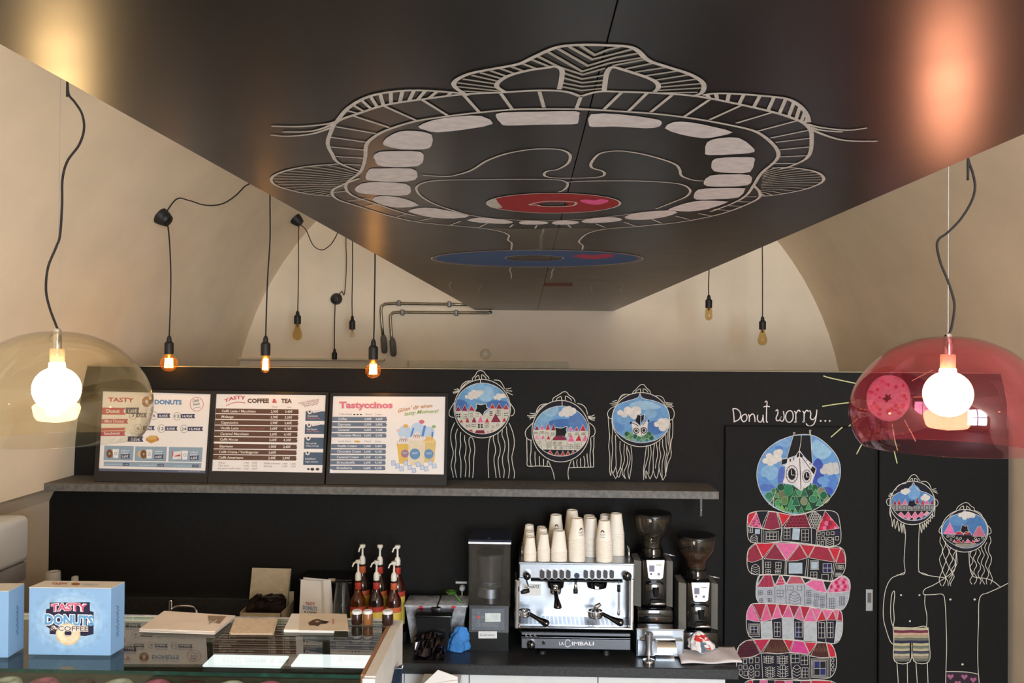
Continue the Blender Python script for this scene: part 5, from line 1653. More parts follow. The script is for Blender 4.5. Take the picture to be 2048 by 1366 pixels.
for L in ([(575, 210), (575, 290)], [(445, 220), (455, 180), (500, 150), (550, 120), (580, 98), (615, 90), (645, 105), (670, 140), (725, 175), (748, 215), (752, 240)], [(492, 215), (510, 180), (555, 158), (567, 180), (568, 210)], [(620, 205), (622, 155), (650, 160), (690, 190), (705, 215)],
          [(220, 385), (235, 330), (280, 275), (360, 255)], [(225, 375), (290, 300), (370, 250)], [(780, 250), (850, 270), (900, 320), (922, 400)],
          [(215, 385), (180, 392), (135, 385)], [(215, 400), (160, 420), (98, 418)], [(210, 410), (160, 440), (118, 438)], [(200, 440), (150, 450), (135, 470)], [(925, 425), (980, 425), (1018, 405)], [(930, 435), (985, 448), (1028, 440)], [(935, 445), (980, 460), (1025, 460)], [(935, 450), (980, 475), (1022, 482)],
          [(185, 510), (120, 570), (80, 620), (72, 670), (90, 720), (130, 750), (160, 750)], [(945, 515), (1000, 560), (1025, 620), (1015, 680), (970, 710)],
          [(92, 730), (95, 900), (98, 1020), (108, 1105), (250, 1105), (400, 1112), (415, 1110)], [(150, 750), (150, 900), (140, 1000), (152, 1105)], [(205, 910), (205, 1000), (215, 1105)], [(265, 970), (265, 1040), (270, 1105)], [(322, 1010), (322, 1112)], [(380, 1030), (370, 1080), (375, 1110)],
          [(385, 1035), (420, 1110), (455, 1200), (472, 1290)], [(700, 1035), (670, 1110), (655, 1200), (665, 1290)], [(672, 1130), (800, 1125), (1005, 1120)], [(1010, 700), (1008, 850), (998, 900), (1005, 1000), (1005, 1120)], [(965, 720), (968, 850), (955, 960), (968, 1120)], [(915, 935), (920, 1020), (935, 1118)],
          [(870, 970), (885, 1050), (880, 1120)], [(828, 1000), (825, 1060), (832, 1120)], [(782, 1015), (775, 1060), (785, 1122)], [(730, 1030), (738, 1124)]):
    pt.line('outline', WH, L, LW, 5)
flush_group(pt, wall_back, 'chalk_head_drawing', 'chalk head with a straight bob and a long neck, middle of the three')

# ---------------------------------------------------------------- head 3
pt = wallpaint().zoom(1200, 760, 6.506)
OUT = ellipse(530, 515, 375, 352, 56)
E = ellipse(532, 540, 370, 275, 56)
pt.fill('lip_ring', NV, OUT, 0)
E2 = catmull([(520, 170), (535, 215), (580, 245), (680, 265), (780, 300), (850, 345), (895, 430), (905, 540), (885, 640), (830, 710), (740, 775), (640, 805), (530, 815), (420, 800), (320, 755), (230, 690), (180, 610), (160, 510), (175, 410), (215, 335), (300, 290), (400, 260), (480, 235), (508, 205)], 3, True)
pt.fill('sky', SKY, E2, 1)
for i, (cx, cy, rx, ry, col) in enumerate([(600, 330, 220, 60, (156, 192, 214)), (720, 620, 130, 90, SKYD), (250, 600, 70, 80, (96, 142, 196)), (300, 520, 90, 60, (120, 166, 206)), (660, 440, 80, 60, (136, 176, 208)), (520, 240, 20, 50, (150, 186, 212))]):
    pt.fill('sky', col, clip(ellipse(cx, cy, rx, ry, 24), E), 1.3 + .12 * i)
cloud(pt, [(262, 425, 40), (315, 450, 42), (360, 395, 54), (420, 430, 60), (470, 400, 66), (440, 470, 44), (500, 410, 40)])
cloud(pt, [(740, 575, 40), (800, 545, 52), (850, 545, 54), (815, 620, 52), (865, 590, 40)], E)
tower = [(415, 545), (440, 540), (480, 560), (525, 600), (560, 560), (610, 510), (622, 530), (615, 690), (580, 740), (545, 735), (480, 740), (430, 690), (412, 600)]
pt.fill('tower_wall', (226, 216, 206), tower, 3.6)
pt.fill('tower_dark', BK, [(490, 450), (530, 462), (580, 450), (575, 500), (535, 550), (522, 590), (470, 545), (462, 525)], 3.8)
pt.line('outline', WH, [(485, 445), (530, 462), (578, 440), (572, 490), (585, 515)], LW * .7, 4.5, smooth=False)
pt.line('outline', WH, [(530, 462), (527, 590)], LW * .7, 4.5)
pt.line('tower_dark', BK, [(395, 555), (440, 565), (500, 600)], .0045, 4)
pt.line('tower_dark', BK, [(555, 590), (605, 520)], .0035, 4)
pt.line('tower_dark', BK, [(530, 630), (580, 625)], .004, 4)
pt.line('tower_dark', BK, [(545, 650), (540, 730)], .002, 4)
pt.fill('tower_dark', BK, [(390, 545), (412, 540), (408, 572), (388, 575)], 4)
pt.fill('tower_dark', BK, [(620, 518), (642, 520), (640, 548), (618, 540)], 4)
for cx, cy, r in ((472, 660, 40), (570, 655, 42)):
    pt.fill('tower_dark', (50, 46, 50), [ellipse(cx, cy, r, r, 24), ellipse(cx, cy, r * .72, r * .72, 20)], 4.2)
    pt.fill('tower_dark', (50, 46, 50), ellipse(cx, cy, r * .5, r * .5, 16), 4.2)
for cx, cy, r, col in ((352, 702, 36, (40, 92, 62)), (400, 735, 34, (84, 140, 92)), (455, 735, 34, (36, 88, 70)), (505, 765, 36, (64, 128, 96)), (565, 750, 30, (96, 148, 104)), (605, 735, 34, (44, 96, 72)), (635, 705, 36, (40, 100, 70)), (668, 752, 34, (36, 92, 66)), (355, 755, 26, (120, 150, 90)), (420, 780, 22, (150, 150, 110)), (530, 790, 22, (110, 140, 100)), (390, 700, 26, (110, 170, 100)), (610, 780, 24, (60, 120, 84)), (705, 740, 14, (170, 176, 160))):
    q = ellipse(cx, cy, r, r * .95, 18)
    pt.fill('trees', col, q, 4.6 + .03 * r / 10)
    pt.line('trees', (160, 196, 150), q, .0014, 5, closed=True, smooth=False)
pt.line('outline', WH, OUT, LW, 5, closed=True, smooth=False)
pt.line('outline', WH, E2, LW * .7, 5, closed=True, smooth=False)
for L in ([(420, 180), (435, 150), (470, 120), (505, 80), (540, 58), (575, 65), (605, 105), (645, 140), (660, 180)], [(460, 165), (475, 142), (525, 115), (522, 165)], [(562, 165), (562, 115), (600, 130), (628, 160)],
          [(220, 300), (240, 265), (275, 205), (320, 185), (380, 188)], [(225, 290), (280, 215), (340, 185)], [(720, 205), (780, 208), (825, 240), (845, 300)],
          [(220, 265), (190, 272), (158, 285)], [(220, 290), (180, 300), (125, 308)], [(215, 305), (180, 325), (150, 325)], [(850, 290), (890, 298), (945, 302)], [(855, 305), (900, 318), (938, 322)], [(860, 318), (900, 335), (955, 342)],
          [(205, 335), (140, 370), (105, 410), (98, 450), (115, 490), (155, 508)], [(865, 345), (930, 360), (962, 410), (962, 470), (945, 505), (905, 525)],
          [(105, 470), (112, 600), (125, 740), (112, 860), (125, 960), (128, 1060), (125, 1180), (138, 1245)], [(150, 1170), (138, 1245)], [(152, 530), (165, 640), (155, 780), (165, 900), (155, 1020), (150, 1170), (200, 1280)], [(200, 715), (205, 860), (205, 980), (210, 1080), (205, 1130), (170, 1215)], [(205, 1130), (222, 1240), (200, 1285)],
          [(262, 795), (258, 900), (275, 1000), (265, 1130), (222, 1230), (248, 1262), (270, 1180)], [(318, 830), (310, 950), (318, 1040), (292, 1130), (290, 1220), (332, 1285)], [(350, 850), (348, 950), (360, 1020), (348, 1110), (310, 1200), (332, 1285)], [(350, 870), (385, 960), (390, 1040), (362, 1180), (380, 1290)], [(400, 860), (412, 950), (415, 1050), (405, 1150), (380, 1290)], [(265, 1130), (290, 1200)],
          [(605, 850), (590, 960), (575, 1080), (565, 1180), (568, 1300)], [(625, 850), (628, 980), (600, 1090), (572, 1200), (600, 1280), (598, 1180), (650, 1290)], [(655, 845), (665, 960), (640, 1100), (635, 1220)], [(710, 820), (690, 980), (690, 1180), (650, 1290)], [(730, 815), (750, 960), (728, 1080), (720, 1150)], [(690, 1180), (735, 1280), (770, 1140)],
          [(780, 790), (770, 880), (790, 980), (768, 1080), (770, 1170), (815, 1300)], [(815, 770), (815, 860), (838, 950), (812, 1060), (805, 1180), (815, 1300), (855, 1230)], [(855, 710), (860, 850), (870, 940), (845, 1060), (855, 1250)], [(885, 660), (885, 800), (905, 900), (870, 1020), (860, 1160), (855, 1250)], [(912, 560), (905, 720), (915, 860), (925, 980), (885, 1080), (860, 1200)], [(945, 510), (945, 700), (920, 840), (928, 950)]):
    pt.line('outline', WH, L, LW * .85, 5)
flush_group(pt, wall_back, 'chalk_head_drawing', 'chalk head with long straight hair and a clock tower in its mouth, right of the three')

# ---------------------------------------------------------------- Donut worry... and the donut sun
pt = wallpaint().zoom(1450, 740, 5.535)
LT = (232, 222, 216)
for L in ([(85, 430), (95, 480), (102, 575)], [(85, 428), (130, 432), (165, 465), (172, 510), (150, 550), (95, 575)],
          [(215, 490), (188, 510), (182, 545), (205, 572), (235, 555), (243, 520), (230, 492), (215, 490)], [(258, 490), (268, 520), (268, 572)], [(268, 525), (290, 492), (315, 490), (328, 520), (332, 575)],
          [(362, 495), (358, 545), (378, 575), (405, 568), (420, 520), (420, 495)], [(420, 495), (425, 570), (435, 575)], [(440, 358), (455, 345), (465, 360), (460, 420), (458, 520), (460, 572), (475, 575)], [(425, 410), (460, 400), (495, 408)],
          [(560, 455), (580, 440), (585, 480), (565, 530), (575, 560), (600, 555), (622, 520), (610, 555), (640, 565), (655, 520), (645, 455)], [(710, 450), (680, 475), (670, 530), (690, 572), (725, 575), (750, 540), (752, 490), (735, 455), (710, 450)],
          [(765, 455), (782, 480), (782, 572), (770, 575), (795, 572)], [(782, 490), (805, 450), (825, 448), (830, 465)], [(858, 455), (875, 480), (872, 570), (862, 572), (885, 570)], [(875, 490), (895, 452), (915, 448), (920, 465)],
          [(935, 445), (950, 480), (945, 530), (970, 550), (995, 530), (1012, 490), (1015, 440)], [(1012, 490), (1000, 560), (975, 605), (935, 622), (905, 605), (900, 590)]):
    pt.line('outline', LT, L, .0062, 1)
for x in (1058, 1110, 1158):
    pt.fill('outline', LT, ellipse(x, 563, 10, 10, 14), 1)
flush_group(pt, wall_back, 'chalk_lettering', 'hand written chalk words above the sliding door')
pt = wallpaint().zoom(1450, 740, 5.535)
RAY = (214, 212, 150)
for L in ([(1088, 65), (1180, 92), (1465, 152)], [(1075, 403), (1230, 378), (1438, 353)], [(1368, 625), (1468, 538)]):
    pt.line('sun_ray', RAY, L, .006, 1)
pt.fill('outline', (206, 150, 160), [catmull([(1800, 58), (1890, 68), (1975, 115), (2030, 190), (2050, 290), (2040, 400), (1990, 480), (1920, 545), (1820, 568), (1720, 545), (1630, 480), (1580, 400), (1565, 300), (1590, 200), (1660, 110), (1730, 70)], 3, True), [(1735, 318), (1775, 300), (1772, 265), (1812, 280), (1835, 265), (1828, 300), (1845, 322), (1815, 330), (1785, 362), (1770, 335)]], 0)
for i in range(34):
    a, r = random.uniform(0, 2 * pi), random.uniform(95, 225)
    pt.fill('sprinkles', (186, 60, 90) if i % 3 else (214, 96, 120), ellipse(1808 + r * cos(a), 318 + r * .98 * sin(a), random.uniform(14, 26), random.uniform(12, 24), 12), 1 + .03 * i)
for i in range(46):
    a = pi * (1.08 + .84 * i / 45)
    if .38 < i / 45 < .62: continue
    pt.line('dough_hatching', (120, 70, 90), [(1808 + 222 * cos(a), 312 + 226 * sin(a)), (1808 + 244 * cos(a) + 6, 312 + 252 * sin(a))], .0016, 3)
for i in range(16):
    a = pi * (.32 + .36 * i / 15)
    pt.line('dough_hatching', (120, 70, 90), [(1808 + 215 * cos(a), 320 + 222 * sin(a)), (1808 + 228 * cos(a), 320 + 246 * sin(a))], .0016, 3)
for L in ([(1850, 600), (1856, 636)], [(1985, 550), (2026, 632)], [(2068, 120), (2180, 60), (2300, 0)], [(2080, 300), (2200, 298)], [(2420, 40), (2440, 120)]):
    pt.line('sun_ray', RAY, L, .005, 1)
flush_group(pt, wall_back, 'painted_donut', 'painted pink donut shining like a sun behind the pink lamp')
for yy, par, rays in ((YD, door_1, ([(1172, 743), (1298, 633)], [(1455, 932), (1530, 790)])), (YD, door_2, ([(1858, 650), (1880, 780), (1910, 890)], [(1872, 896), (1905, 1035)], [(2032, 645), (2060, 690), (2110, 790)]))):
    pt = Paint((0, yy, 2), (0, -1, 0), eps=.0004).zoom(1450, 740, 5.535)
    for L in rays:
        pt.line('sun_ray', RAY, L, .006, 1)
    pt.flush(par)

# ---------------------------------------------------------------- sliding door: round picture with the clock tower
def doorpaint():
    return Paint((0, YD, 2), (0, -1, 0), eps=.0004)
pt = doorpaint().zoom(1480, 850, 7.1875)
E = catmull([(880, 135), (1000, 140), (1110, 175), (1240, 270), (1360, 400), (1425, 530), (1442, 660), (1425, 800), (1370, 940), (1290, 1050), (1180, 1150), (1050, 1225), (900, 1275), (780, 1285), (640, 1250), (500, 1190), (390, 1100), (300, 970), (250, 820), (240, 680), (270, 540), (350, 390), (470, 280), (620, 200), (750, 155)], 3, True)
pt.fill('sky', (110, 156, 206), E, 0)
Ec = ellipse(840, 710, 590, 560, 40)
for i, (cx, cy, rx, ry, col) in enumerate([(1180, 330, 150, 160, (152, 190, 216)), (430, 680, 130, 110, (138, 180, 214)), (330, 850, 90, 110, (98, 144, 204)), (1330, 850, 80, 160, (90, 132, 200)), (1120, 700, 90, 220, (66, 84, 168)), (600, 760, 60, 160, (88, 110, 186)), (1250, 950, 90, 60, (70, 88, 176)), (380, 900, 120, 50, (88, 116, 190)), (620, 260, 120, 60, (128, 170, 212)), (560, 330, 60, 30, (90, 132, 196)), (1200, 800, 90, 60, (112, 158, 208))]):
    q = clip(ellipse(cx, cy, rx, ry, 24), Ec)
    if len(q) > 2: pt.fill('sky', col, q, .3 + .06 * i)
cloud(pt, [(365, 515, 44), (420, 450, 50), (440, 540, 52), (490, 480, 50), (540, 410, 62), (565, 390, 50), (545, 480, 55), (500, 520, 40)], None, 1.2)
cloud(pt, [(1200, 660, 52), (1240, 610, 56), (1300, 590, 56), (1300, 665, 62), (1370, 590, 60), (1375, 650, 62), (1400, 620, 44)], Ec, 1.2, (200, 196, 190))
pt.fill('tower_roof', BK, [(765, 155), (1015, 148), (1040, 560), (960, 490), (855, 362), (790, 450), (668, 480), (720, 300)], 1.8)
pt.fill('tower_wall', (224, 216, 214), [(600, 560), (655, 570), (680, 490), (790, 460), (855, 370), (930, 470), (1040, 580), (1090, 630), (1062, 740), (1040, 830), (960, 900), (880, 960), (760, 860), (610, 835), (640, 740), (650, 600)], 2)
for q in ([(600, 490), (680, 485), (672, 545), (590, 575)], [(815, 420), (850, 385), (850, 450), (815, 475)], [(860, 395), (910, 440), (890, 470), (858, 455)], [(1040, 590), (1088, 630), (1060, 715), (1015, 640)], [(710, 490), (730, 485), (730, 525), (712, 528)], [(765, 470), (778, 466), (778, 505), (765, 508)], [(945, 500), (965, 495), (962, 525)], [(995, 550), (1015, 548), (1005, 580)]):
    pt.fill('tower_roof', BK, q, 2.6)
pt.line('tower_roof', BK, [(885, 460), (960, 560), (1050, 690)], .004, 2.6)
pt.line('tower_roof', BK, [(858, 480), (865, 700), (875, 925)], .004, 2.6)
for cx, cy, rx, ry, rot in ((745, 705, 88, 128, .12), (958, 735, 66, 95, .08)):
    e1, e2 = ellipse(cx, cy, rx, ry, 32), ellipse(cx, cy, rx * .9, ry * .92, 32)
    pt.fill('clock_face', BK, [e1, e2], 2.7)
    pt.fill('clock_face', BK, ellipse(cx, cy, rx * .62, ry * .66, 28), 2.7)
    for k in range(12):
        a = 2 * pi * k / 12
        pt.line('clock_face', BK, [(cx + rx * .68 * cos(a), cy + ry * .7 * sin(a)), (cx + rx * .82 * cos(a), cy + ry * .84 * sin(a))], .003, 2.75)
    pt.line('clock_hands', WH, [(cx - .1 * rx, cy - .5 * ry), (cx - .05 * rx, cy + .1 * ry), (cx + .4 * rx, cy + .12 * ry)], .0036, 2.9, smooth=False)
def tree(kind, x, y, w, h, col, line=(150, 196, 140)):
    if kind == 'o':
        q = ellipse(x, y, w, h, 22)
    else:
        q = [(x - w, y + h), (x + w, y + h), (x, y - h)]
    q = clip(q, Ec)
    if len(q) > 2:
        tree.l += .03
        pt.fill('trees', col, q, 3 + tree.l)
        pt.line('trees', line, q, .0018, 3 + tree.l + .015, closed=True, smooth=False)
tree.l = 0
pt.fill('trees', (36, 70, 54), clip([(350, 1010), (480, 940), (600, 850), (760, 870), (880, 950), (1010, 850), (1120, 900), (1310, 1020), (1190, 1150), (900, 1290), (780, 1290), (500, 1195)], E if False else Ec), 2.95)
tree('o', 620, 1020, 70, 110, (110, 110, 80)); tree('o', 1170, 970, 60, 80, (130, 126, 104)); tree('t', 1250, 1060, 70, 60, (140, 136, 112))
for a in (('o', 585, 893, 52, 55, (34, 76, 60)), ('o', 692, 935, 66, 84, (46, 124, 84)), ('o', 482, 945, 34, 38, (66, 120, 84)), ('o', 418, 1020, 58, 58, (60, 124, 92)), ('t', 530, 1005, 34, 40, (80, 140, 90)), ('t', 445, 1110, 45, 70, (44, 84, 66)), ('o', 540, 1120, 40, 50, (70, 150, 90)), ('o', 640, 1090, 50, 60, (96, 128, 76)), ('t', 800, 975, 55, 55, (40, 100, 74)), ('o', 850, 970, 34, 40, (70, 140, 100)), ('t', 920, 960, 55, 65, (44, 96, 76)), ('t', 1012, 870, 38, 50, (42, 104, 70)), ('o', 1075, 905, 42, 55, (36, 92, 60)), ('t', 1085, 970, 50, 50, (70, 146, 96)), ('o', 1198, 1010, 52, 58, (34, 98, 64)), ('o', 1050, 1060, 58, 52, (60, 128, 92)), ('o', 918, 1095, 50, 58, (132, 132, 104)), ('t', 1140, 1100, 50, 60, (74, 140, 104)), ('t', 735, 1120, 60, 90, (58, 140, 96)), ('t', 800, 1080, 60, 80, (38, 96, 74)), ('t', 660, 1220, 50, 50, (84, 140, 84)), ('t', 600, 1190, 44, 50, (120, 176, 84)), ('t', 720, 1250, 40, 40, (60, 130, 90)), ('t', 795, 1240, 45, 45, (90, 160, 110)), ('t', 880, 1215, 40, 45, (50, 120, 80)), ('t', 985, 1160, 45, 55, (70, 150, 90)), ('o', 540, 1190, 40, 30, (100, 170, 100))):
    tree(*a)
pt.line('outline', WH, E, LW * .8, 6, closed=True, smooth=False)
for L in ([(765, 150), (720, 300), (668, 480)], [(880, 145), (872, 250), (852, 365)], [(1015, 150), (1025, 350), (1042, 560)], [(852, 365), (800, 440), (685, 480), (600, 490), (585, 575), (650, 575)], [(852, 365), (920, 460), (1095, 625), (1065, 740)], [(855, 370), (856, 470)],
          [(768, 150), (765, 108), (788, 108), (785, 148)], [(1000, 142), (995, 75), (1018, 75), (1012, 110), (1015, 145)], [(410, 1140), (470, 1065), (520, 940)], [(485, 1045), (478, 1190)]):
    pt.line('outline', WH, L, LW * .7, 6, smooth=False)
flush_group(pt, door_1, 'painted_round_picture', 'round painting of a clock tower above green trees')

# ---------------------------------------------------------------- the stack of house rows
HL = (220, 212, 200)
def leaf_door(pt, x0, y0, x1, y1, col=HL, lw=.0022):
    xm = (x0 + x1) / 2
    pt.line('house_lines', col, [(x0, y1), (x0, y0 + (y1 - y0) * .4), (x0 + (x1 - x0) * .25, y0 + (y1 - y0) * .08), (xm, y0), (x1 - (x1 - x0) * .25, y0 + (y1 - y0) * .08), (x1, y0 + (y1 - y0) * .4), (x1, y1)], lw, 4)
    for k in range(4):
        yy = y0 + (y1 - y0) * (.25 + .22 * k)
        pt.line('house_lines', col, [(x0 + 4, yy - (y1 - y0) * .08), (xm, yy + (y1 - y0) * .1), (x1 - 4, yy - (y1 - y0) * .08)], lw, 4, smooth=False)
def rows(label, root, ox, oy, k, shell, wallcol, roofs, posts, wins, panes, doors_, extra=None, walls=()):
    pt = doorpaint().zoom(ox, oy, k)
    sh = catmull(shell, 3, True)
    pt.fill('row_ground', wallcol, sh, 0)
    for c, q in walls:
        pt.fill('house_walls', c, q, 1)
    for c, q in roofs:
        pt.fill('roofs', c, q, 2)
        pt.line('house_lines', HL, q, .0024, 2.5, closed=True, smooth=False)
    for q in posts:
        pt.line('house_lines', HL if sum(wallcol) < 300 else (70, 70, 84), q, .0026, 3)
    wc = HL if sum(wallcol) < 300 else (70, 70, 84)
    for w_ in wins:
        win(pt, *w_[:4], wc, .0022, *(w_[4:] or (2, 2)), layer=3.5, nm='house_lines')
    for c, q in panes:
        pt.fill('window_panes', c, q, 3.2)
    for d in doors_:
        leaf_door(pt, *d, col=wc)
    if extra:
        extra(pt)
    pt.line('outline', HL, sh, .0036, 5, closed=True, smooth=False)
    flush_group(pt, door_1, root, label)
PANE = (176, 190, 200)
def R4(x0, y0, x1, y1): return [(x0, y0), (x1, y0), (x1, y1), (x0, y1)]
def scallops(pt, q0, cols_, x0, y0, x1, y1, nx, ny, rx, ry):
    for j in range(ny):
        for i in range(nx):
            cx, cy = x0 + (x1 - x0) * (i + .5 * (j % 2)) / nx, y0 + (y1 - y0) * j / max(1, ny - 1)
            q = clip(ellipse(cx, cy, rx, ry, 12), q0)
            if len(q) > 2:
                pt.fill('roof_tiles', cols_[(i + j) % len(cols_)], q, 2.6)
def ex1(pt):
    scallops(pt, [(250, 115), (130, 320), (330, 352)], [(196, 84, 120), (150, 50, 80), PNK], 160, 170, 310, 320, 5, 5, 15, 17)
    scallops(pt, [(765, 155), (990, 130), (1070, 345), (665, 345)], [(110, 30, 46)], 690, 180, 1060, 320, 7, 4, 24, 22)
    scallops(pt, [(1290, 90), (1510, 350), (1175, 390)], [(206, 40, 64), PNK, (150, 36, 58)], 1200, 130, 1480, 350, 5, 4, 34, 36)
    for j in range(6):
        for i in range(6):
            cx, cy = 1050 + i * 34 + 17 * (j % 2), 120 + j * 40
            q = clip(ellipse(cx, cy, 15, 19, 10), [(1130, 95), (1230, 170), (1170, 360), (1100, 350), (1030, 170)])
            if len(q) > 2:
                pt.line('house_lines', HL, q, .0018, 3, closed=True, smooth=False)
rows('first row of painted houses below the round picture', 'painted_house_row', 1480, 1010, 7.5875,
     [(130, 135), (250, 95), (440, 90), (600, 115), (780, 152), (920, 145), (1080, 105), (1250, 78), (1400, 90), (1480, 140), (1510, 260), (1530, 420), (1520, 560), (1460, 610), (1330, 630), (1150, 605), (900, 570), (650, 555), (400, 575), (220, 575), (130, 520), (108, 380), (110, 220)], (30, 28, 36),
     [((200, 40, 60), [(130, 135), (250, 100), (130, 320), (112, 230)]), (PNK, [(250, 115), (330, 352), (130, 320)]), (DRED, [(440, 100), (555, 110), (610, 350), (480, 378), (355, 355)]), ((206, 40, 52), [(580, 115), (765, 155), (645, 320)]), ((150, 50, 70), [(765, 155), (990, 130), (1070, 345), (665, 345)]), ((170, 44, 66), [(1290, 88), (1510, 350), (1330, 380), (1175, 395)])],
     [[(430, 95), (335, 330), (325, 570)], [(350, 360), (350, 570)], [(565, 115), (630, 340), (605, 560)], [(640, 350), (628, 560)], [(1080, 350), (1085, 600)], [(1165, 380), (1150, 605)], [(330, 355), (480, 378), (640, 345), (1070, 345), (1170, 375)], [(990, 130), (1080, 350)], [(1130, 95), (1230, 190), (1170, 370)], [(115, 325), (340, 358)]],
     [(132, 345, 60, 70), (380, 398, 200, 152, 1, 1), (400, 420, 155, 105, 3, 2), (665, 355, 92, 160, 2, 3), (935, 372, 105, 172, 2, 3), (1178, 405, 38, 46, 1, 1), (1240, 412, 38, 46, 1, 1), (1310, 408, 45, 46, 1, 1), (1380, 402, 45, 46, 1, 1), (1175, 478, 38, 44, 1, 1), (1235, 480, 44, 48, 1, 1), (1445, 475, 50, 55, 1, 1), (1172, 545, 38, 55, 1, 1), (1230, 555, 38, 52, 1, 1), (1300, 488, 120, 140, 1, 1)],
     [(PANE, R4(226, 365, 300, 440)), (PANE, [(800, 352), (910, 358), (895, 530), (785, 525)]), ((46, 38, 76), R4(1440, 390, 1510, 450))], [(160, 450, 262, 572), (1305, 490, 1420, 628)], ex1)
rows('second row of painted houses with big pink triangle roof', 'painted_house_row', 1480, 1010, 7.5875,
     [(235, 580), (400, 580), (620, 558), (780, 570), (1000, 595), (1200, 620), (1340, 640), (1470, 628), (1560, 670), (1595, 760), (1600, 880), (1580, 1000), (1510, 1090), (1400, 1150), (1200, 1125), (1000, 1090), (800, 1070), (560, 1055), (380, 1050), (240, 1055), (150, 1020), (110, 930), (105, 800), (130, 670)], (28, 27, 32),
     [((150, 46, 64), [(240, 585), (345, 810), (260, 845), (180, 870), (115, 850), (108, 780), (130, 680)]), ((202, 40, 58), [(240, 580), (520, 575), (350, 800)]), (DRED, [(530, 580), (700, 840), (540, 825), (365, 815)]), (PNK, [(540, 572), (900, 590), (705, 838)]), ((160, 44, 66), [(905, 600), (1020, 800), (860, 845), (715, 850)]), ((190, 44, 62), [(915, 598), (1130, 620), (1030, 795)]), ((160, 46, 66), [(1135, 622), (1335, 648), (1435, 865), (1240, 835), (1045, 800)]), ((206, 44, 60), [(1345, 650), (1525, 652), (1450, 860)]), ((166, 40, 60), [(1530, 655), (1590, 760), (1598, 885), (1455, 885)])],
     [[(338, 820), (340, 1050)], [(358, 825), (355, 1050)], [(685, 845), (680, 1050)], [(710, 850), (700, 1055)], [(1015, 815), (985, 1090)], [(1038, 815), (1020, 1090)], [(1425, 875), (1375, 1145)], [(1450, 885), (1395, 1145)]],
     [(385, 865, 80, 85), (540, 868, 82, 92), (390, 980, 70, 55), (535, 985, 78, 48), (1065, 845, 125, 135, 1, 1), (1258, 888, 132, 135), (1068, 1015, 98, 90), (1240, 1050, 98, 90, 1, 1), (1465, 910, 45, 60), (1520, 915, 45, 60), (1440, 1030, 40, 50), (1490, 1030, 40, 50)],
     [(PANE, R4(738, 875, 945, 1040)), (PANE, R4(1078, 858, 1180, 968)), ((48, 44, 90), R4(1262, 892, 1386, 1018))], [(170, 900, 295, 1050)])
def ex3(pt):
    scallops(pt, [(375, 1062), (470, 1062), (520, 1240), (390, 1245), (262, 1240)], [(150, 40, 66), (170, 50, 80)], 280, 1085, 510, 1230, 7, 5, 15, 20)
    scallops(pt, [(615, 1060), (690, 1200), (545, 1220)], [(200, 50, 80)], 560, 1100, 690, 1200, 4, 3, 15, 20)
    scallops(pt, [(1395, 1150), (1530, 1075), (1640, 1140), (1665, 1300), (1340, 1320)], [(196, 40, 80), (220, 140, 165)], 1380, 1110, 1650, 1300, 5, 4, 24, 30)
WW = (176, 178, 184)
rows('third row of painted houses with grey white walls', 'painted_house_row', 1480, 1010, 7.5875,
     [(300, 1062), (470, 1058), (620, 1062), (800, 1075), (1000, 1100), (1180, 1130), (1390, 1160), (1500, 1090), (1580, 1075), (1650, 1130), (1672, 1230), (1655, 1340), (1640, 1440), (1580, 1560), (1500, 1590), (1280, 1570), (1050, 1540), (800, 1520), (560, 1500), (380, 1495), (290, 1480), (245, 1400), (240, 1280), (255, 1150)], WW,
     [((186, 70, 90), [(375, 1062), (470, 1062), (520, 1240), (390, 1245), (262, 1240)]), ((214, 120, 146), [(615, 1060), (690, 1200), (545, 1220)]), ((190, 90, 108), [(770, 1080), (920, 1090), (975, 1195), (840, 1195), (712, 1200)]), (PNK, [(1100, 1135), (1250, 1150), (1310, 1330), (1150, 1300), (985, 1200)]), ((214, 110, 150), [(1395, 1150), (1530, 1075), (1640, 1140), (1665, 1300), (1500, 1325), (1335, 1330)]),
      ((30, 28, 34), [(475, 1065), (605, 1060), (530, 1210)]), ((30, 28, 34), [(635, 1066), (760, 1078), (700, 1190)]), ((30, 28, 34), [(940, 1098), (1085, 1130), (985, 1190)]), ((30, 28, 34), [(1262, 1155), (1390, 1158), (1315, 1310)]), ((30, 28, 34), [(300, 1070), (360, 1066), (262, 1200)])],
     [[(528, 1230), (530, 1490)], [(690, 1215), (700, 1510)], [(975, 1210), (985, 1530)], [(1310, 1335), (1310, 1570)]],
     [(280, 1300, 58, 62), (422, 1295, 58, 62), (295, 1420, 50, 55), (425, 1415, 48, 55), (560, 1290, 92, 100), (725, 1230, 80, 62, 1, 1), (868, 1230, 70, 62, 1, 1), (1010, 1300, 65, 90, 2, 3), (1015, 1420, 60, 80, 2, 3), (1125, 1350, 65, 80, 2, 2), (1120, 1450, 60, 80, 2, 2), (1215, 1380, 60, 80, 2, 3), (1220, 1480, 55, 70, 2, 3), (1360, 1420, 80, 150, 3, 4), (1510, 1390, 80, 130, 3, 4)],
     [], [(745, 1315, 910, 1510)], ex3)
WL = (188, 190, 192)
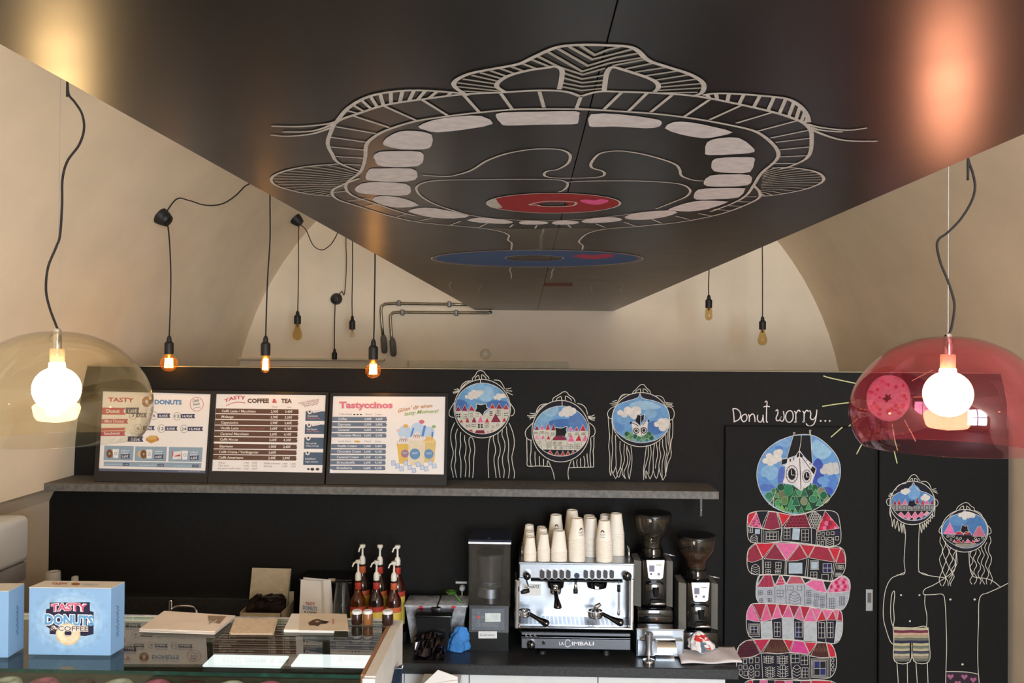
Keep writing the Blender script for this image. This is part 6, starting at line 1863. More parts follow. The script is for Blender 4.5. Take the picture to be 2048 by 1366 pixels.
rows('fourth row of painted houses with pink pointed roofs', 'painted_house_row', 1460, 1180, 7.342,
     [(330, 200), (500, 195), (700, 205), (900, 215), (1100, 235), (1300, 275), (1480, 290), (1590, 275), (1640, 340), (1652, 470), (1645, 620), (1600, 740), (1520, 785), (1350, 765), (1150, 745), (950, 730), (750, 715), (550, 710), (400, 715), (310, 700), (255, 620), (238, 480), (245, 340), (280, 250)], (32, 28, 46),
     [(PNK, [(320, 205), (440, 465), (340, 455), (250, 430), (245, 330), (275, 255)]), ((170, 40, 66), [(335, 202), (525, 200), (448, 440)]), (PALEP if False else (220, 100, 140), [(530, 205), (610, 430), (530, 450), (450, 465)]), ((176, 40, 66), [(540, 200), (685, 205), (615, 420)]), (PNK, [(692, 208), (762, 400), (615, 430)]), ((170, 40, 66), [(700, 205), (850, 212), (768, 400)]), ((214, 100, 146), [(856, 215), (930, 405), (765, 400)]), ((150, 40, 66), [(865, 215), (1020, 228), (935, 400)]), ((206, 110, 146), [(1025, 240), (1078, 460), (940, 410)]), ((180, 40, 66), [(1030, 230), (1175, 250), (1085, 445)]), (PNK, [(1180, 252), (1265, 465), (1085, 460)]), (PNK, [(1190, 250), (1345, 285), (1270, 450)]), ((196, 44, 64), [(1350, 290), (1412, 440), (1272, 460)]), (PNK, [(1358, 285), (1510, 295), (1420, 430)]), ((190, 50, 70), [(1512, 300), (1560, 440), (1425, 440)]), ((214, 110, 150), [(1518, 292), (1595, 280), (1565, 430)]), ((170, 40, 70), [(1600, 285), (1640, 345), (1648, 455), (1570, 450)])],
     [[(450, 465), (460, 712)], [(610, 430), (625, 712)], [(762, 405), (770, 716)], [(935, 410), (940, 728)], [(1078, 462), (1085, 742)], [(1268, 465), (1272, 755)], [(1415, 440), (1405, 768)], [(1562, 450), (1530, 780)]],
     [(305, 530, 95, 100), (648, 475, 88, 205, 2, 3), (962, 470, 96, 220, 2, 3), (1295, 478, 92, 225, 2, 3), (1430, 475, 82, 225, 2, 3)],
     [((46, 50, 110), R4(966, 545, 1008, 690)), ((46, 50, 110), R4(312, 540, 350, 580))], [],
     lambda pt: [pt.line('house_lines', HL, R4(a, b, c, d), .0022, 3.6, closed=True, smooth=False) for a, b, c, d in ((275, 495, 432, 680), (290, 510, 415, 655))],
     walls=[(WL, [(450, 468), (610, 450), (622, 705), (460, 712)]), (WL, [(768, 405), (930, 412), (938, 725), (775, 715)]), (WL, [(1085, 465), (1265, 468), (1270, 750), (1088, 738)]), (WL, [(1562, 460), (1650, 465), (1640, 640), (1600, 740), (1530, 780)])])
def ex5(pt):
    for k in range(7):
        pt.line('roof_tiles', (50, 30, 34), [(130, 790 + k * 30), (260, 785 + k * 28), (400, 800 + k * 22)], .004, 2.7)
    for (x0, x1) in ((560, 830), (1230, 1420)):
        for k in range(9):
            x = x0 + (x1 - x0) * k / 8
            pt.line('roof_tiles', (120, 88, 64), [(x - 14, 905), (x, 790 + 30 * (k % 3)), (x + 14, 905)], .0024, 2.7, smooth=False)
    for (x, y, w_, h_) in ((490, 970, 150, 105), (685, 965, 165, 120), (515, 1128, 145, 150), (690, 1110, 165, 165)):
        win(pt, x + w_ * .28, y, w_ * .44, h_, HL, .0022, 2, 3, 3.6, 'house_lines')
        for k in range(5):
            pt.line('house_lines', HL, [(x, y + h_ * (k + .2) / 5), (x + w_ * .24, y + h_ * (k + .8) / 5)], .0028, 3.6)
            pt.line('house_lines', HL, [(x + w_, y + h_ * (k + .2) / 5), (x + w_ * .76, y + h_ * (k + .8) / 5)], .0028, 3.6)
    for a in ((1195, 1010, 1450, 1280), (1215, 1030, 1430, 1265)):
        pt.line('house_lines', HL, R4(*a), .0022, 3.6, closed=True, smooth=False)
    for y in (1030, 1100, 1165):
        pt.line('house_lines', HL, ellipse(1508, y, 18, 26, 12), .0022, 3.6, closed=True, smooth=False)
rows('fifth row of painted houses beside the tea towel', 'painted_house_row', 1460, 1180, 7.342,
     [(240, 740), (400, 725), (620, 715), (820, 725), (1000, 745), (1200, 770), (1450, 775), (1520, 850), (1555, 970), (1560, 1100), (1530, 1210), (1450, 1290), (1250, 1310), (1050, 1320), (850, 1300), (600, 1300), (380, 1310), (200, 1285), (120, 1210), (95, 1100), (92, 940), (130, 820)], (30, 28, 40),
     [((90, 28, 44), [(240, 740), (340, 735), (445, 930), (320, 980), (150, 1000), (95, 950), (130, 825)]), ((190, 44, 78), [(350, 730), (580, 720), (455, 915)]), ((84, 44, 36), [(590, 720), (780, 725), (880, 920), (700, 930), (560, 920), (475, 925)]), ((196, 46, 70), [(785, 725), (930, 740), (870, 900)]), ((210, 70, 140), [(940, 742), (1080, 755), (1165, 945), (1040, 925), (885, 915)]), ((200, 44, 70), [(1090, 758), (1270, 772), (1170, 930)]), ((80, 40, 36), [(1275, 775), (1410, 775), (1455, 985), (1330, 990), (1180, 970)]), ((206, 40, 60), [(1415, 776), (1470, 790), (1530, 860), (1552, 980), (1470, 985)])],
     [[(460, 935), (480, 1300)], [(880, 925), (910, 1305)], [(1168, 960), (1172, 1315)], [(1470, 990), (1475, 1280)], [(90, 1000), (320, 990), (460, 925), (700, 938), (880, 920), (1170, 960), (1330, 995), (1550, 985)]],
     [(195, 1015, 50, 65, 1, 1), (280, 1005, 55, 65, 1, 1), (370, 985, 55, 80, 1, 1), (130, 1100, 45, 65, 1, 1), (200, 1100, 50, 62, 1, 1), (372, 1095, 55, 60, 1, 1), (135, 1185, 45, 60, 1, 1), (205, 1190, 50, 65, 1, 1), (370, 1190, 55, 70, 1, 1), (900, 940, 115, 125), (1040, 965, 100, 130), (1058, 1140, 88, 150, 2, 3), (1232, 1045, 175, 205)],
     [((44, 50, 110), R4(1236, 1050, 1318, 1140)), ((44, 50, 110), R4(1322, 1160, 1402, 1245))], [(915, 1100, 1045, 1305), (272, 1105, 350, 1300)], ex5)
rows('sixth row of painted houses at the bottom of the picture', 'painted_house_row', 1460, 1180, 7.342,
     [(260, 1330), (500, 1315), (800, 1325), (1100, 1330), (1400, 1325), (1540, 1360), (1600, 1450), (1600, 1600), (1500, 1750), (1200, 1770), (800, 1760), (400, 1765), (240, 1700), (190, 1550), (200, 1420)], (32, 28, 40),
     [(RED, [(270, 1330), (335, 1325), (330, 1480), (215, 1480)]), (PNK, [(440, 1320), (545, 1318), (560, 1500), (430, 1500)]), (DRED, [(660, 1325), (800, 1325), (840, 1500), (640, 1500)]), (PNK, [(810, 1325), (910, 1328), (940, 1500), (850, 1500)]), (DRED, [(1040, 1330), (1180, 1328), (1190, 1500), (1030, 1500)]), (RED, [(1190, 1328), (1490, 1335), (1540, 1500), (1210, 1500)])], [], [(300, 1540, 80, 120), (700, 1540, 100, 120), (1000, 1540, 100, 120), (1300, 1540, 100, 120)], [], [])

# ---------------------------------------------------------------- two chalk figures on the right door
pt = doorpaint().zoom(1755, 930, 6.2077)
E = ellipse(435, 440, 268, 240, 48)
OUT = ellipse(432, 470, 280, 270, 48)
pt.fill('lip_ring', NV, OUT, 0)
E1 = catmull([(445, 215), (470, 270), (520, 315), (620, 350), (690, 400), (705, 480), (680, 560), (610, 640), (520, 680), (430, 690), (330, 670), (240, 610), (180, 530), (165, 460), (190, 390), (260, 340), (370, 300), (420, 260)], 3, True)
pt.fill('sky', (86, 132, 186), E1, 1)
pt.fill('sky', (120, 164, 208), clip(ellipse(450, 340, 80, 90, 20), E), 1.2)
cloud(pt, [(315, 330, 30), (345, 345, 28), (375, 320, 32), (350, 315, 30)], E, 1.5)
cloud(pt, [(560, 410, 28), (590, 385, 30), (620, 405, 32), (600, 425, 30)], E, 1.5)
pt.fill('house_walls', (150, 146, 146), clip([(140, 495), (720, 495), (720, 565), (140, 570)], E), 1.8)
pt.fill('house_walls', BK, clip([(140, 570), (720, 565), (720, 720), (140, 720)], E), 1.8)
for c, a in ((DRED, (190, 495, 215, 430, 240, 495)), (RED, (240, 495, 262, 425, 300, 495)), (PNK, (305, 492, 340, 420, 372, 492)), (DRED, (470, 480, 488, 390, 522, 480)), (RED, (530, 495, 555, 430, 585, 495)), (PNK, (585, 490, 612, 425, 648, 490)), (DRED, (650, 490, 680, 420, 700, 490)),
             (PNK, (250, 620, 290, 580, 340, 640, 290, 665)), (PNK, (330, 640, 380, 575, 425, 650, 380, 680)), (PNK, (420, 640, 465, 575, 505, 640, 460, 680)), (PNK, (500, 630, 545, 575, 585, 620, 540, 660)), (PALEP, (575, 610, 610, 572, 640, 590, 600, 640)), (RED, (290, 655, 312, 628, 335, 662)), (RED, (360, 680, 382, 645, 405, 682)), (RED, (435, 682, 458, 630, 485, 678))):
    roof(pt, c, [(a[i], a[i + 1]) for i in range(0, len(a), 2)], E, .0014)
pt.fill('donut_hole', BK, [(395, 440), (430, 448), (455, 430), (460, 470), (490, 490), (430, 520), (380, 500)], 3)
for x in (190, 255, 312, 368, 440, 490, 535, 595, 655):
    pt.line('house_lines', BK, R4(x, 505, x + 36, 555), .0024, 2.6, closed=True, smooth=False)
pt.line('outline', WH, OUT, LW * .9, 5, closed=True, smooth=False)
pt.line('outline', WH, E1, LW * .6, 5, closed=True, smooth=False)
CH = [[(362, 215), (375, 190), (410, 140), (445, 118), (478, 130), (510, 175), (530, 200)], [(395, 210), (405, 180), (430, 165), (430, 205)], [(455, 205), (458, 165), (490, 180), (500, 205)], [(225, 315), (235, 275), (280, 240), (355, 225)], [(540, 205), (600, 205), (645, 245), (665, 300)],
      [(190, 350), (150, 350)], [(190, 362), (135, 375)], [(195, 372), (160, 388), (135, 388)], [(670, 305), (725, 292)], [(680, 318), (735, 325)], [(690, 328), (745, 352)],
      [(165, 405), (120, 425), (110, 460), (130, 500), (165, 495)], [(705, 415), (740, 440), (748, 480), (730, 510), (700, 510)],
      [(150, 540), (165, 640), (178, 700), (183, 765), (205, 670), (218, 790), (245, 690), (265, 825), (290, 710), (300, 840), (315, 730), (330, 850)], [(155, 500), (150, 600), (165, 650)],
      [(520, 720), (545, 840), (555, 730), (575, 800), (580, 715), (605, 770), (605, 700), (630, 730), (625, 680), (655, 700), (650, 640), (680, 660), (675, 600), (700, 640), (712, 520)],
      [(325, 735), (345, 850), (335, 1050), (328, 1200), (335, 1345), (240, 1362)], [(520, 730), (510, 900), (508, 1100), (510, 1310), (560, 1340), (620, 1360)]]
for L in CH:
    pt.line('outline', WH, L, LW * .8, 5)
pt.zoom(1440, 1000, 3.368)
for L in ([(1245, 485), (1200, 505), (1150, 530), (1115, 600), (1100, 700), (1100, 800), (1120, 880), (1145, 950), (1170, 975)], [(1165, 855), (1150, 800), (1148, 720), (1155, 640), (1170, 612), (1175, 640), (1168, 720), (1172, 800), (1165, 855)], [(1335, 480), (1370, 500), (1430, 512), (1510, 522)],
          [(1380, 640), (1378, 700), (1392, 780), (1390, 855)], [(1165, 855), (1170, 950), (1175, 1085), (1280, 1088), (1290, 960), (1305, 1085), (1405, 1088), (1408, 960), (1390, 855), (1300, 860), (1165, 855)],
          [(1190, 1090), (1195, 1160), (1200, 1240)], [(1260, 1090), (1262, 1240)], [(1318, 1090), (1328, 1240)], [(1395, 1090), (1400, 1240)]):
    pt.line('outline', WH, L, LW * .9, 5)
for x, y in ((1218, 640), (1342, 640), (1278, 815)):
    pt.fill('outline', WH, ellipse(x, y, 7, 6, 10), 5)
stripes = [(196, 184, 150), (120, 50, 74), (206, 170, 140), (176, 160, 130), (110, 112, 96), (44, 46, 74), (196, 184, 140), (120, 124, 110), (190, 176, 140), (70, 74, 92), (196, 180, 150), (150, 140, 120), (110, 110, 100)]
for k, c in enumerate(stripes):
    y0_, y1_ = 858 + k * 17.5, 858 + (k + 1) * 17.5 - 1
    for xa, xb in ((1170, 1285), (1285, 1405)):
        if y0_ > 960:
            xa_, xb_ = (xa, xb - 8) if xa == 1170 else (xa + 14, xb)
        else:
            xa_, xb_ = xa, xb
        pt.fill('striped_trunks', c, [(xa_, y0_), ((xa_ + xb_) / 2, y0_ + 3), (xb_, y0_), (xb_, y1_), ((xa_ + xb_) / 2, y1_ + 3), (xa_, y1_)], 3)
flush_group(pt, door_2, 'chalk_figure', 'chalk figure with striped swimming trunks, taller of the two')
pt = doorpaint().zoom(1755, 930, 6.2077)
OUT = ellipse(1080, 815, 290, 265, 48)
E = ellipse(1078, 800, 285, 225, 48)
pt.fill('lip_ring', NV, OUT, 0)
E1 = catmull([(1082, 552), (1110, 590), (1200, 605), (1290, 650), (1345, 730), (1362, 830), (1320, 930), (1240, 1000), (1120, 1030), (1020, 1020), (900, 960), (820, 890), (795, 820), (815, 740), (880, 660), (980, 610), (1055, 585)], 3, True)
pt.fill('sky', (80, 124, 176), E1, 1)
pt.fill('sky', (98, 144, 192), clip(ellipse(1000, 680, 120, 70, 20), E), 1.2)
cloud(pt, [(1030, 620, 30), (1080, 615, 46), (1130, 615, 50), (1180, 625, 34), (1080, 650, 32)], E, 1.5)
pt.fill('house_walls', BK, clip([(780, 860), (1380, 880), (1330, 1040), (800, 1000)], E), 1.8)
pt.fill('house_walls', (150, 142, 130), clip([(960, 975), (1260, 975), (1230, 1030), (990, 1030)], E), 1.9)
for c, a in (((232, 120, 170), (818, 855, 898, 712, 962, 860)), ((200, 110, 130), (1180, 885, 1240, 765, 1275, 760, 1340, 885)), (PNK, (930, 955, 955, 925, 970, 960)), (RED, (970, 965, 1003, 918, 1040, 965)), (DRED, (1040, 965, 1062, 930, 1085, 968)), (PNK, (1085, 965, 1118, 915, 1160, 965)), (RED, (1160, 970, 1180, 930, 1215, 975)), (PNK, (1190, 950, 1225, 915, 1250, 950))):
    roof(pt, c, [(a[i], a[i + 1]) for i in range(0, len(a), 2)], E, .0014)
pt.fill('roofs', RED, ellipse(1015, 862, 48, 36, 16)[8:] + [(1063, 862)], 3)
pt.fill('roofs', DRED, ellipse(1115, 870, 46, 44, 16)[8:] + [(1161, 870)], 3)
pt.line('outline', WH, ellipse(1015, 868, 50, 44, 16, pi, 2 * pi), .002, 4)
pt.line('outline', WH, ellipse(1115, 872, 50, 50, 16, pi, 2 * pi), .002, 4)
hole = [(1052, 742), (1085, 762), (1115, 752), (1120, 800), (1135, 830), (1080, 850), (1030, 825)]
pt.fill('donut_hole', BK, hole, 2.6)
pt.line('outline', WH, hole, .002, 3.4, closed=True)
for x, y in ((870, 885), (905, 880), (940, 885), (910, 925), (985, 905), (1030, 910), (1215, 910), (1255, 925), (1300, 905)):
    pt.line('house_lines', HL, ellipse(x, y, 12, 15, 8), .0022, 3.2, closed=True, smooth=False)
pt.line('outline', WH, OUT, LW * .9, 5, closed=True, smooth=False)
pt.line('outline', WH, E1, LW * .6, 5, closed=True, smooth=False)
def wavy(x0, y0, y1, amp, n=9, ph=0, drift=0):
    return [(x0 + amp * sin(ph + i * 1.75) + drift * i / n, y0 + (y1 - y0) * i / n) for i in range(n + 1)]
for L in ([(975, 555), (1000, 515), (1050, 480), (1090, 465), (1125, 475), (1160, 510), (1195, 530), (1200, 560)], [(1015, 550), (1030, 525), (1065, 508), (1066, 545)], [(1105, 545), (1105, 510), (1140, 535), (1150, 555)], [(800, 745), (768, 790), (762, 830), (790, 850)], [(1365, 750), (1400, 790), (1405, 840), (1370, 860)],
          [(890, 640), (940, 595), (985, 570)], [(1195, 560), (1270, 595), (1300, 640)]):
    pt.line('outline', WH, L, LW * .8, 5)
for x0, y0, d in ((790, 890, -10), (825, 940, 0), (870, 1000, -10), (910, 1020, 0), (960, 1050, -40), (1165, 1075, 0), (1205, 1060, 10), (1255, 1045, 10), (1300, 1010, 10), (1345, 960, 20), (1385, 880, 20)):
    pt.line('outline', WH, wavy(x0, y0, 1500 if x0 < 960 else 1480, 20, 9, x0 * .1, d), LW * .8, 5)
pt.line('outline', WH, [(975, 1065), (985, 1200), (960, 1280), (940, 1330), (880, 1400)], LW * .8, 5)
pt.zoom(1440, 1000, 3.368)
for L in ([(1590, 345), (1585, 430), (1575, 470), (1520, 520), (1440, 570), (1378, 600), (1372, 635), (1440, 636), (1500, 636), (1515, 700), (1522, 850), (1525, 1000), (1520, 1155), (1518, 1240)], [(1675, 345), (1680, 440), (1695, 500), (1720, 520), (1800, 530), (1850, 555), (1885, 585)], [(1938, 560), (1880, 590), (1800, 625), (1760, 640), (1742, 690), (1740, 830), (1735, 950), (1735, 1100), (1745, 1240)], [(1520, 1155), (1600, 1155), (1680, 1160), (1735, 1172)]):
    pt.line('outline', WH, L, LW * .9, 5)
for x, y in ((1550, 669), (1714, 669), (1632, 1106)):
    pt.fill('outline', WH, ellipse(x, y, 8, 7, 10), 5)
pt.fill('swimwear', (52, 36, 48), [(1522, 1160), (1600, 1158), (1680, 1164), (1734, 1176), (1742, 1240), (1520, 1240)], 1)
for x, y in ((1552, 1190), (1645, 1192), (1705, 1212), (1600, 1235)):
    pt.fill('swimwear_hearts', (170, 100, 130), [(x, y + 20), (x - 22, y - 4), (x - 18, y - 16), (x - 6, y - 16), (x, y - 8), (x + 6, y - 16), (x + 18, y - 16), (x + 22, y - 4)], 3)
flush_group(pt, door_2, 'chalk_figure', 'chalk figure with wavy hair and an arm on its neighbour, shorter of the two')

# ---------------------------------------------------------------- giant mouth on the ceiling board
CW = .0066
def ceil():
    return Paint((0, 3, ZP), (0, 0, -1), eps=.0004)
pt = ceil()
GW = (200, 192, 184)
def cz(a): return (520 + a[0] / 2.8444, 60 + a[1] / 2.8444)
def cr(a): return (1080 + a[0] / 2.8444, 60 + a[1] / 2.8444)
def cn(a): return (900 + a[0] / 3.938, 80 + a[1] / 3.938)
def cd(a): return (820 + a[0] / 3.4133, 370 + a[1] / 3.4133)
def ln(f, pts, w=CW, nm='outline', col=GW, layer=2, smooth=True):
    pt.line(nm, col, [f(p) for p in pts], w, layer, smooth=smooth)
upL = [(1820, 372), (1740, 345), (1590, 338), (1360, 350), (1160, 360), (950, 385), (720, 420), (560, 470), (440, 515), (405, 570), (385, 640), (410, 700), (445, 750), (565, 800)]
upR = [(238, 370), (330, 345), (450, 345), (700, 355), (900, 372), (1100, 410), (1320, 460), (1460, 505), (1520, 540), (1545, 590), (1530, 710), (1440, 765), (1370, 785)]
brL = [(440, 510), (500, 440), (600, 380), (720, 350), (860, 338), (1000, 342), (1150, 355)]
brR = [(925, 365), (1000, 355), (1130, 358), (1280, 370), (1400, 385), (1470, 420), (1515, 470), (1530, 520)]
ln(cz, upL); ln(cr, upR); ln(cz, brL); ln(cr, brR)
ln(cz, [(1800, 445), (1480, 445), (1240, 465), (1050, 488), (880, 515), (720, 565), (640, 610), (605, 650), (600, 710), (590, 760), (565, 810), (500, 860), (490, 900), (530, 940), (640, 980), (760, 1020), (880, 1055)])
ln(cz, [(1795, 446), (2000, 452)])
ln(cr, [(200, 440), (420, 455), (640, 470), (850, 495), (1050, 530), (1220, 570), (1310, 630), (1355, 690), (1340, 740), (1260, 810), (1215, 880), (1170, 940), (1090, 985), (970, 1030)])
ln(cz, [(565, 840), (440, 890), (410, 920), (440, 960), (560, 1000), (720, 1050), (900, 1090), (1100, 1110), (1250, 1122)])
ln(cd, [(380, 283), (500, 292), (620, 315), (675, 340), (668, 370), (695, 395), (690, 440)], CW * .9)
ln(cr, [(1215, 880), (1250, 920), (1235, 960), (1100, 1020), (960, 1060), (760, 1095), (540, 1115), (420, 1125)])
ln(cd, [(1700, 262), (1560, 280), (1350, 295), (1220, 325), (1165, 365), (1155, 390), (1180, 410), (1175, 440)], CW * .9)
for f, ss in ((cz, [((1590, 345), (1615, 435)), ((1370, 355), (1435, 445)), ((1160, 365), (1245, 460)), ((920, 390), (1065, 480)), ((700, 425), (890, 510)), ((520, 480), (735, 550)), ((430, 545), (660, 585)), ((400, 605), (610, 635)), ((395, 660), (600, 680)), ((430, 715), (590, 725)), ((480, 760), (575, 765)), ((1825, 375), (1800, 440)),
                    ((410, 920), (500, 915)), ((500, 970), (610, 955)), ((600, 1000), (690, 985)), ((780, 1058), (840, 1042)), ((900, 1085), (975, 1068)), ((1080, 1108), (1140, 1085)), ((1250, 1118), (1290, 1098)), ((1420, 1120), (1440, 1103)), ((1565, 1125), (1575, 1108))]),
              (cr, [((465, 348), (365, 445)), ((610, 352), (505, 455)), ((750, 365), (630, 462)), ((965, 390), (820, 488)), ((1140, 425), (965, 505)), ((1325, 462), (1115, 525)), ((1465, 510), (1240, 570)), ((1530, 565), (1310, 610)), ((1545, 610), (1340, 635)), ((1535, 660), (1355, 678)), ((1530, 710), (1350, 718)), ((1460, 755), (1310, 755)),
                    ((1150, 945), (1235, 945)), ((1130, 972), (1190, 975)), ((1060, 995), (1140, 1000)), ((990, 1015), (1075, 1025)), ((900, 1040), (975, 1055)), ((770, 1055), (850, 1075)), ((640, 1075), (695, 1097)), ((480, 1090), (540, 1112)), ((320, 1100), (370, 1120)), ((160, 1105), (175, 1122))])):
    for a, b in ss:
        ln(f, [a, b], CW * .8, 'lip_strokes', GW)
def along(c, t):
    q = catmull(c, 6)
    i = t * (len(q) - 1)
    k = min(int(i), len(q) - 2)
    return tuple(q[k][j] + (q[k + 1][j] - q[k][j]) * (i - k) for j in (0, 1))
lowL = [(560, 470), (640, 440), (720, 420), (830, 402), (950, 385), (1160, 362)]
lowR = [(960, 385), (1100, 410), (1320, 460), (1460, 505), (1515, 535)]
for k in range(11):
    ln(cz, [along(brL, .14 + .078 * k), along(lowL, .0 + .09 * k)], CW * .8, 'lip_strokes', GW)
    ln(cr, [along(brR, .06 + .085 * k), along(lowR, .02 + .09 * k)], CW * .8, 'lip_strokes', GW)
# teeth
for f, q in ((cz, [(1340, 485), (1380, 465), (1600, 460), (1800, 458), (1815, 480), (1810, 520), (1780, 532), (1560, 535), (1400, 540), (1370, 525)]), (cz, [(900, 545), (980, 510), (1120, 488), (1260, 485), (1325, 530), (1180, 560), (1010, 578), (940, 565)]), (cz, [(700, 640), (720, 610), (790, 575), (880, 570), (975, 590), (975, 655), (930, 675), (800, 675), (715, 655)]),
             (cz, [(645, 715), (680, 690), (800, 685), (915, 690), (930, 730), (900, 770), (760, 778), (670, 765), (655, 735)]), (cz, [(600, 840), (620, 790), (680, 785), (860, 785), (895, 815), (880, 850), (780, 862), (640, 855)]), (cz, [(540, 900), (580, 870), (680, 862), (830, 872), (858, 905), (840, 935), (740, 940), (600, 930), (555, 920)]), (cz, [(638, 960), (680, 942), (760, 945), (830, 960), (905, 995), (800, 1008), (700, 995)]),
             (cz, [(843, 1028), (900, 1010), (1000, 1012), (1190, 1055), (1100, 1070), (980, 1065), (890, 1045)]), (cz, [(1178, 1080), (1250, 1065), (1380, 1075), (1440, 1090), (1400, 1100), (1260, 1095)]), (cd, [(745, 250), (800, 240), (930, 248), (935, 262), (850, 268), (760, 265)]), (cd, [(968, 255), (1010, 242), (1120, 242), (1155, 252), (1120, 265), (1000, 268)]),
             (cd, [(1168, 245), (1250, 222), (1400, 218), (1450, 235), (1380, 250), (1230, 258)]), (cd, [(1465, 215), (1560, 185), (1760, 170), (1825, 185), (1740, 215), (1600, 235), (1500, 232)]), (cr, [(730, 1018), (820, 985), (920, 968), (1050, 972), (1060, 980), (960, 1015), (850, 1030), (760, 1025)]), (cr, [(875, 940), (900, 905), (1000, 897), (1150, 897), (1165, 905), (1130, 950), (1000, 960), (890, 962)]),
             (cr, [(932, 860), (970, 825), (1080, 818), (1190, 822), (1205, 850), (1180, 880), (1060, 888), (950, 885)]), (cr, [(975, 760), (1000, 728), (1120, 720), (1215, 722), (1218, 750), (1195, 805), (1090, 810), (990, 800)]), (cr, [(940, 690), (950, 635), (1020, 612), (1130, 610), (1200, 655), (1220, 690), (1130, 702), (960, 708)]), (cr, [(710, 555), (760, 520), (860, 522), (1000, 550), (1095, 578), (1020, 600), (930, 612), (800, 590)]),
             (cr, [(278, 530), (290, 475), (450, 475), (640, 500), (690, 515), (680, 545), (600, 555), (420, 545), (300, 548)])):
    pt.fill('teeth', (214, 206, 206), catmull([f(p) for p in q], 2, True), 1)
# tongue and palate
ln(cz, [(925, 822), (1060, 830), (1140, 815), (1210, 790), (1290, 740), (1400, 700), (1540, 675), (1660, 672), (1730, 682), (1765, 710), (1750, 755), (1690, 790), (1630, 800), (1620, 825), (1680, 838), (1830, 838), (1940, 830), (1960, 810), (1940, 795), (1890, 780), (1885, 750), (1930, 700), (2000, 685)], CW * .8, 'tongue_lines')
ln(cr, [(407, 685), (480, 685), (620, 710), (760, 755), (795, 790), (805, 825), (870, 850), (930, 855)], CW * .8, 'tongue_lines')
ln(cz, [(1190, 1052), (1120, 1030), (1000, 990), (920, 945), (890, 905), (900, 880), (950, 860), (1060, 850), (1250, 848), (1480, 845), (1680, 848), (1740, 860), (1750, 880), (1730, 905), (1700, 918)], CW * .8, 'tongue_lines')
ln(cr, [(150, 862), (300, 855), (560, 855), (740, 865), (820, 880), (855, 910), (830, 945), (760, 975), (660, 1015)], CW * .8, 'tongue_lines')
ln(cd, [(180, 130), (300, 175), (440, 208), (620, 230), (900, 240), (1150, 232), (1400, 208), (1600, 180)], CW * .8, 'tongue_lines')
# red donut on the tongue
eR = ellipse(980, 120, 455, 68, 48)
pt.fill('red_donut', (148, 32, 36), [[cd(p) for p in eR], [cd(p) for p in [(870, 132), (930, 115), (1060, 116), (1085, 128), (1050, 140), (940, 141)]]], 1)
ln(cd, eR + [eR[0]], CW * .7, 'outline', GW, 2, False)
ln(cd, [(870, 132), (815, 130), (900, 110), (1000, 106), (1120, 112), (1130, 128), (1080, 142), (920, 144), (870, 132)], CW * .9, 'outline', GW, 2)
pt.fill('donut_glint', (186, 180, 172), [cd(p) for p in [(528, 125), (545, 100), (585, 88), (600, 115), (632, 150), (590, 155), (545, 148)]], 1.5)
pt.fill('pink_heart', (226, 90, 150), [cd(p) for p in catmull([(1158, 104), (1200, 95), (1255, 102), (1300, 93), (1352, 100), (1345, 114), (1280, 131), (1210, 124)], 2, True)], 1.5)
eB = ellipse(868, 500, 722, 60, 56)
eI = ellipse(868, 500, 690, 54, 56)
pt.fill('blue_donut_dough', (120, 110, 108), [[cd(p) for p in eB], [cd(p) for p in ellipse(848, 497, 196, 19, 30)]], .6)
pt.fill('blue_donut', (60, 86, 128), [[cd(p) for p in eI], [cd(p) for p in ellipse(848, 497, 198, 20, 30)]], 1)
ln(cd, eB + [eB[0]], CW * .6, 'outline', GW, 2, False)
ln(cd, ellipse(848, 497, 200, 20, 30) + [(1048, 497)], CW * .6, 'outline', GW, 2, False)
pt.fill('red_heart', (170, 56, 80), [cd(p) for p in catmull([(1110, 482), (1180, 470), (1250, 478), (1320, 468), (1395, 476), (1370, 492), (1260, 504), (1160, 496)], 2, True)], 1.5)
for k in range(20):
    y = 296 + k * 7.2
    xl_ = 690 if y > 330 else 560 + (y - 296) * 3.6
    xr_ = 1165 if y > 335 else 1330 - (y - 296) * 4
    ln(cd, [(xl_, y), ((xl_ + xr_) / 2 - 60, y + 5), ((xl_ + xr_) / 2, y - 3), (xr_, y + 2)], .006, 'neck_hatching', (150, 144, 130), 1.2)
for L in ([(690, 560), (680, 580), (692, 605), (690, 640)], [(985, 565), (968, 590), (970, 610), (955, 640)], [(280, 655), (270, 690), (295, 730)], [(495, 675), (475, 700), (470, 735)], [(1230, 680), (1240, 715), (1255, 760)], [(1420, 660), (1460, 685), (1440, 710), (1455, 760)]):
    ln(cd, L, CW * .8)
ln(cd, [(280, 655), (600, 645), (690, 640)], .004, 'faint_lines', (100, 92, 80)); ln(cd, [(955, 645), (1300, 650), (1420, 660)], .004, 'faint_lines', (100, 92, 80))
pt.fill('faint_patch', (120, 74, 60), [cd(p) for p in [(920, 668), (1110, 668), (1110, 690), (910, 690)]], .5)
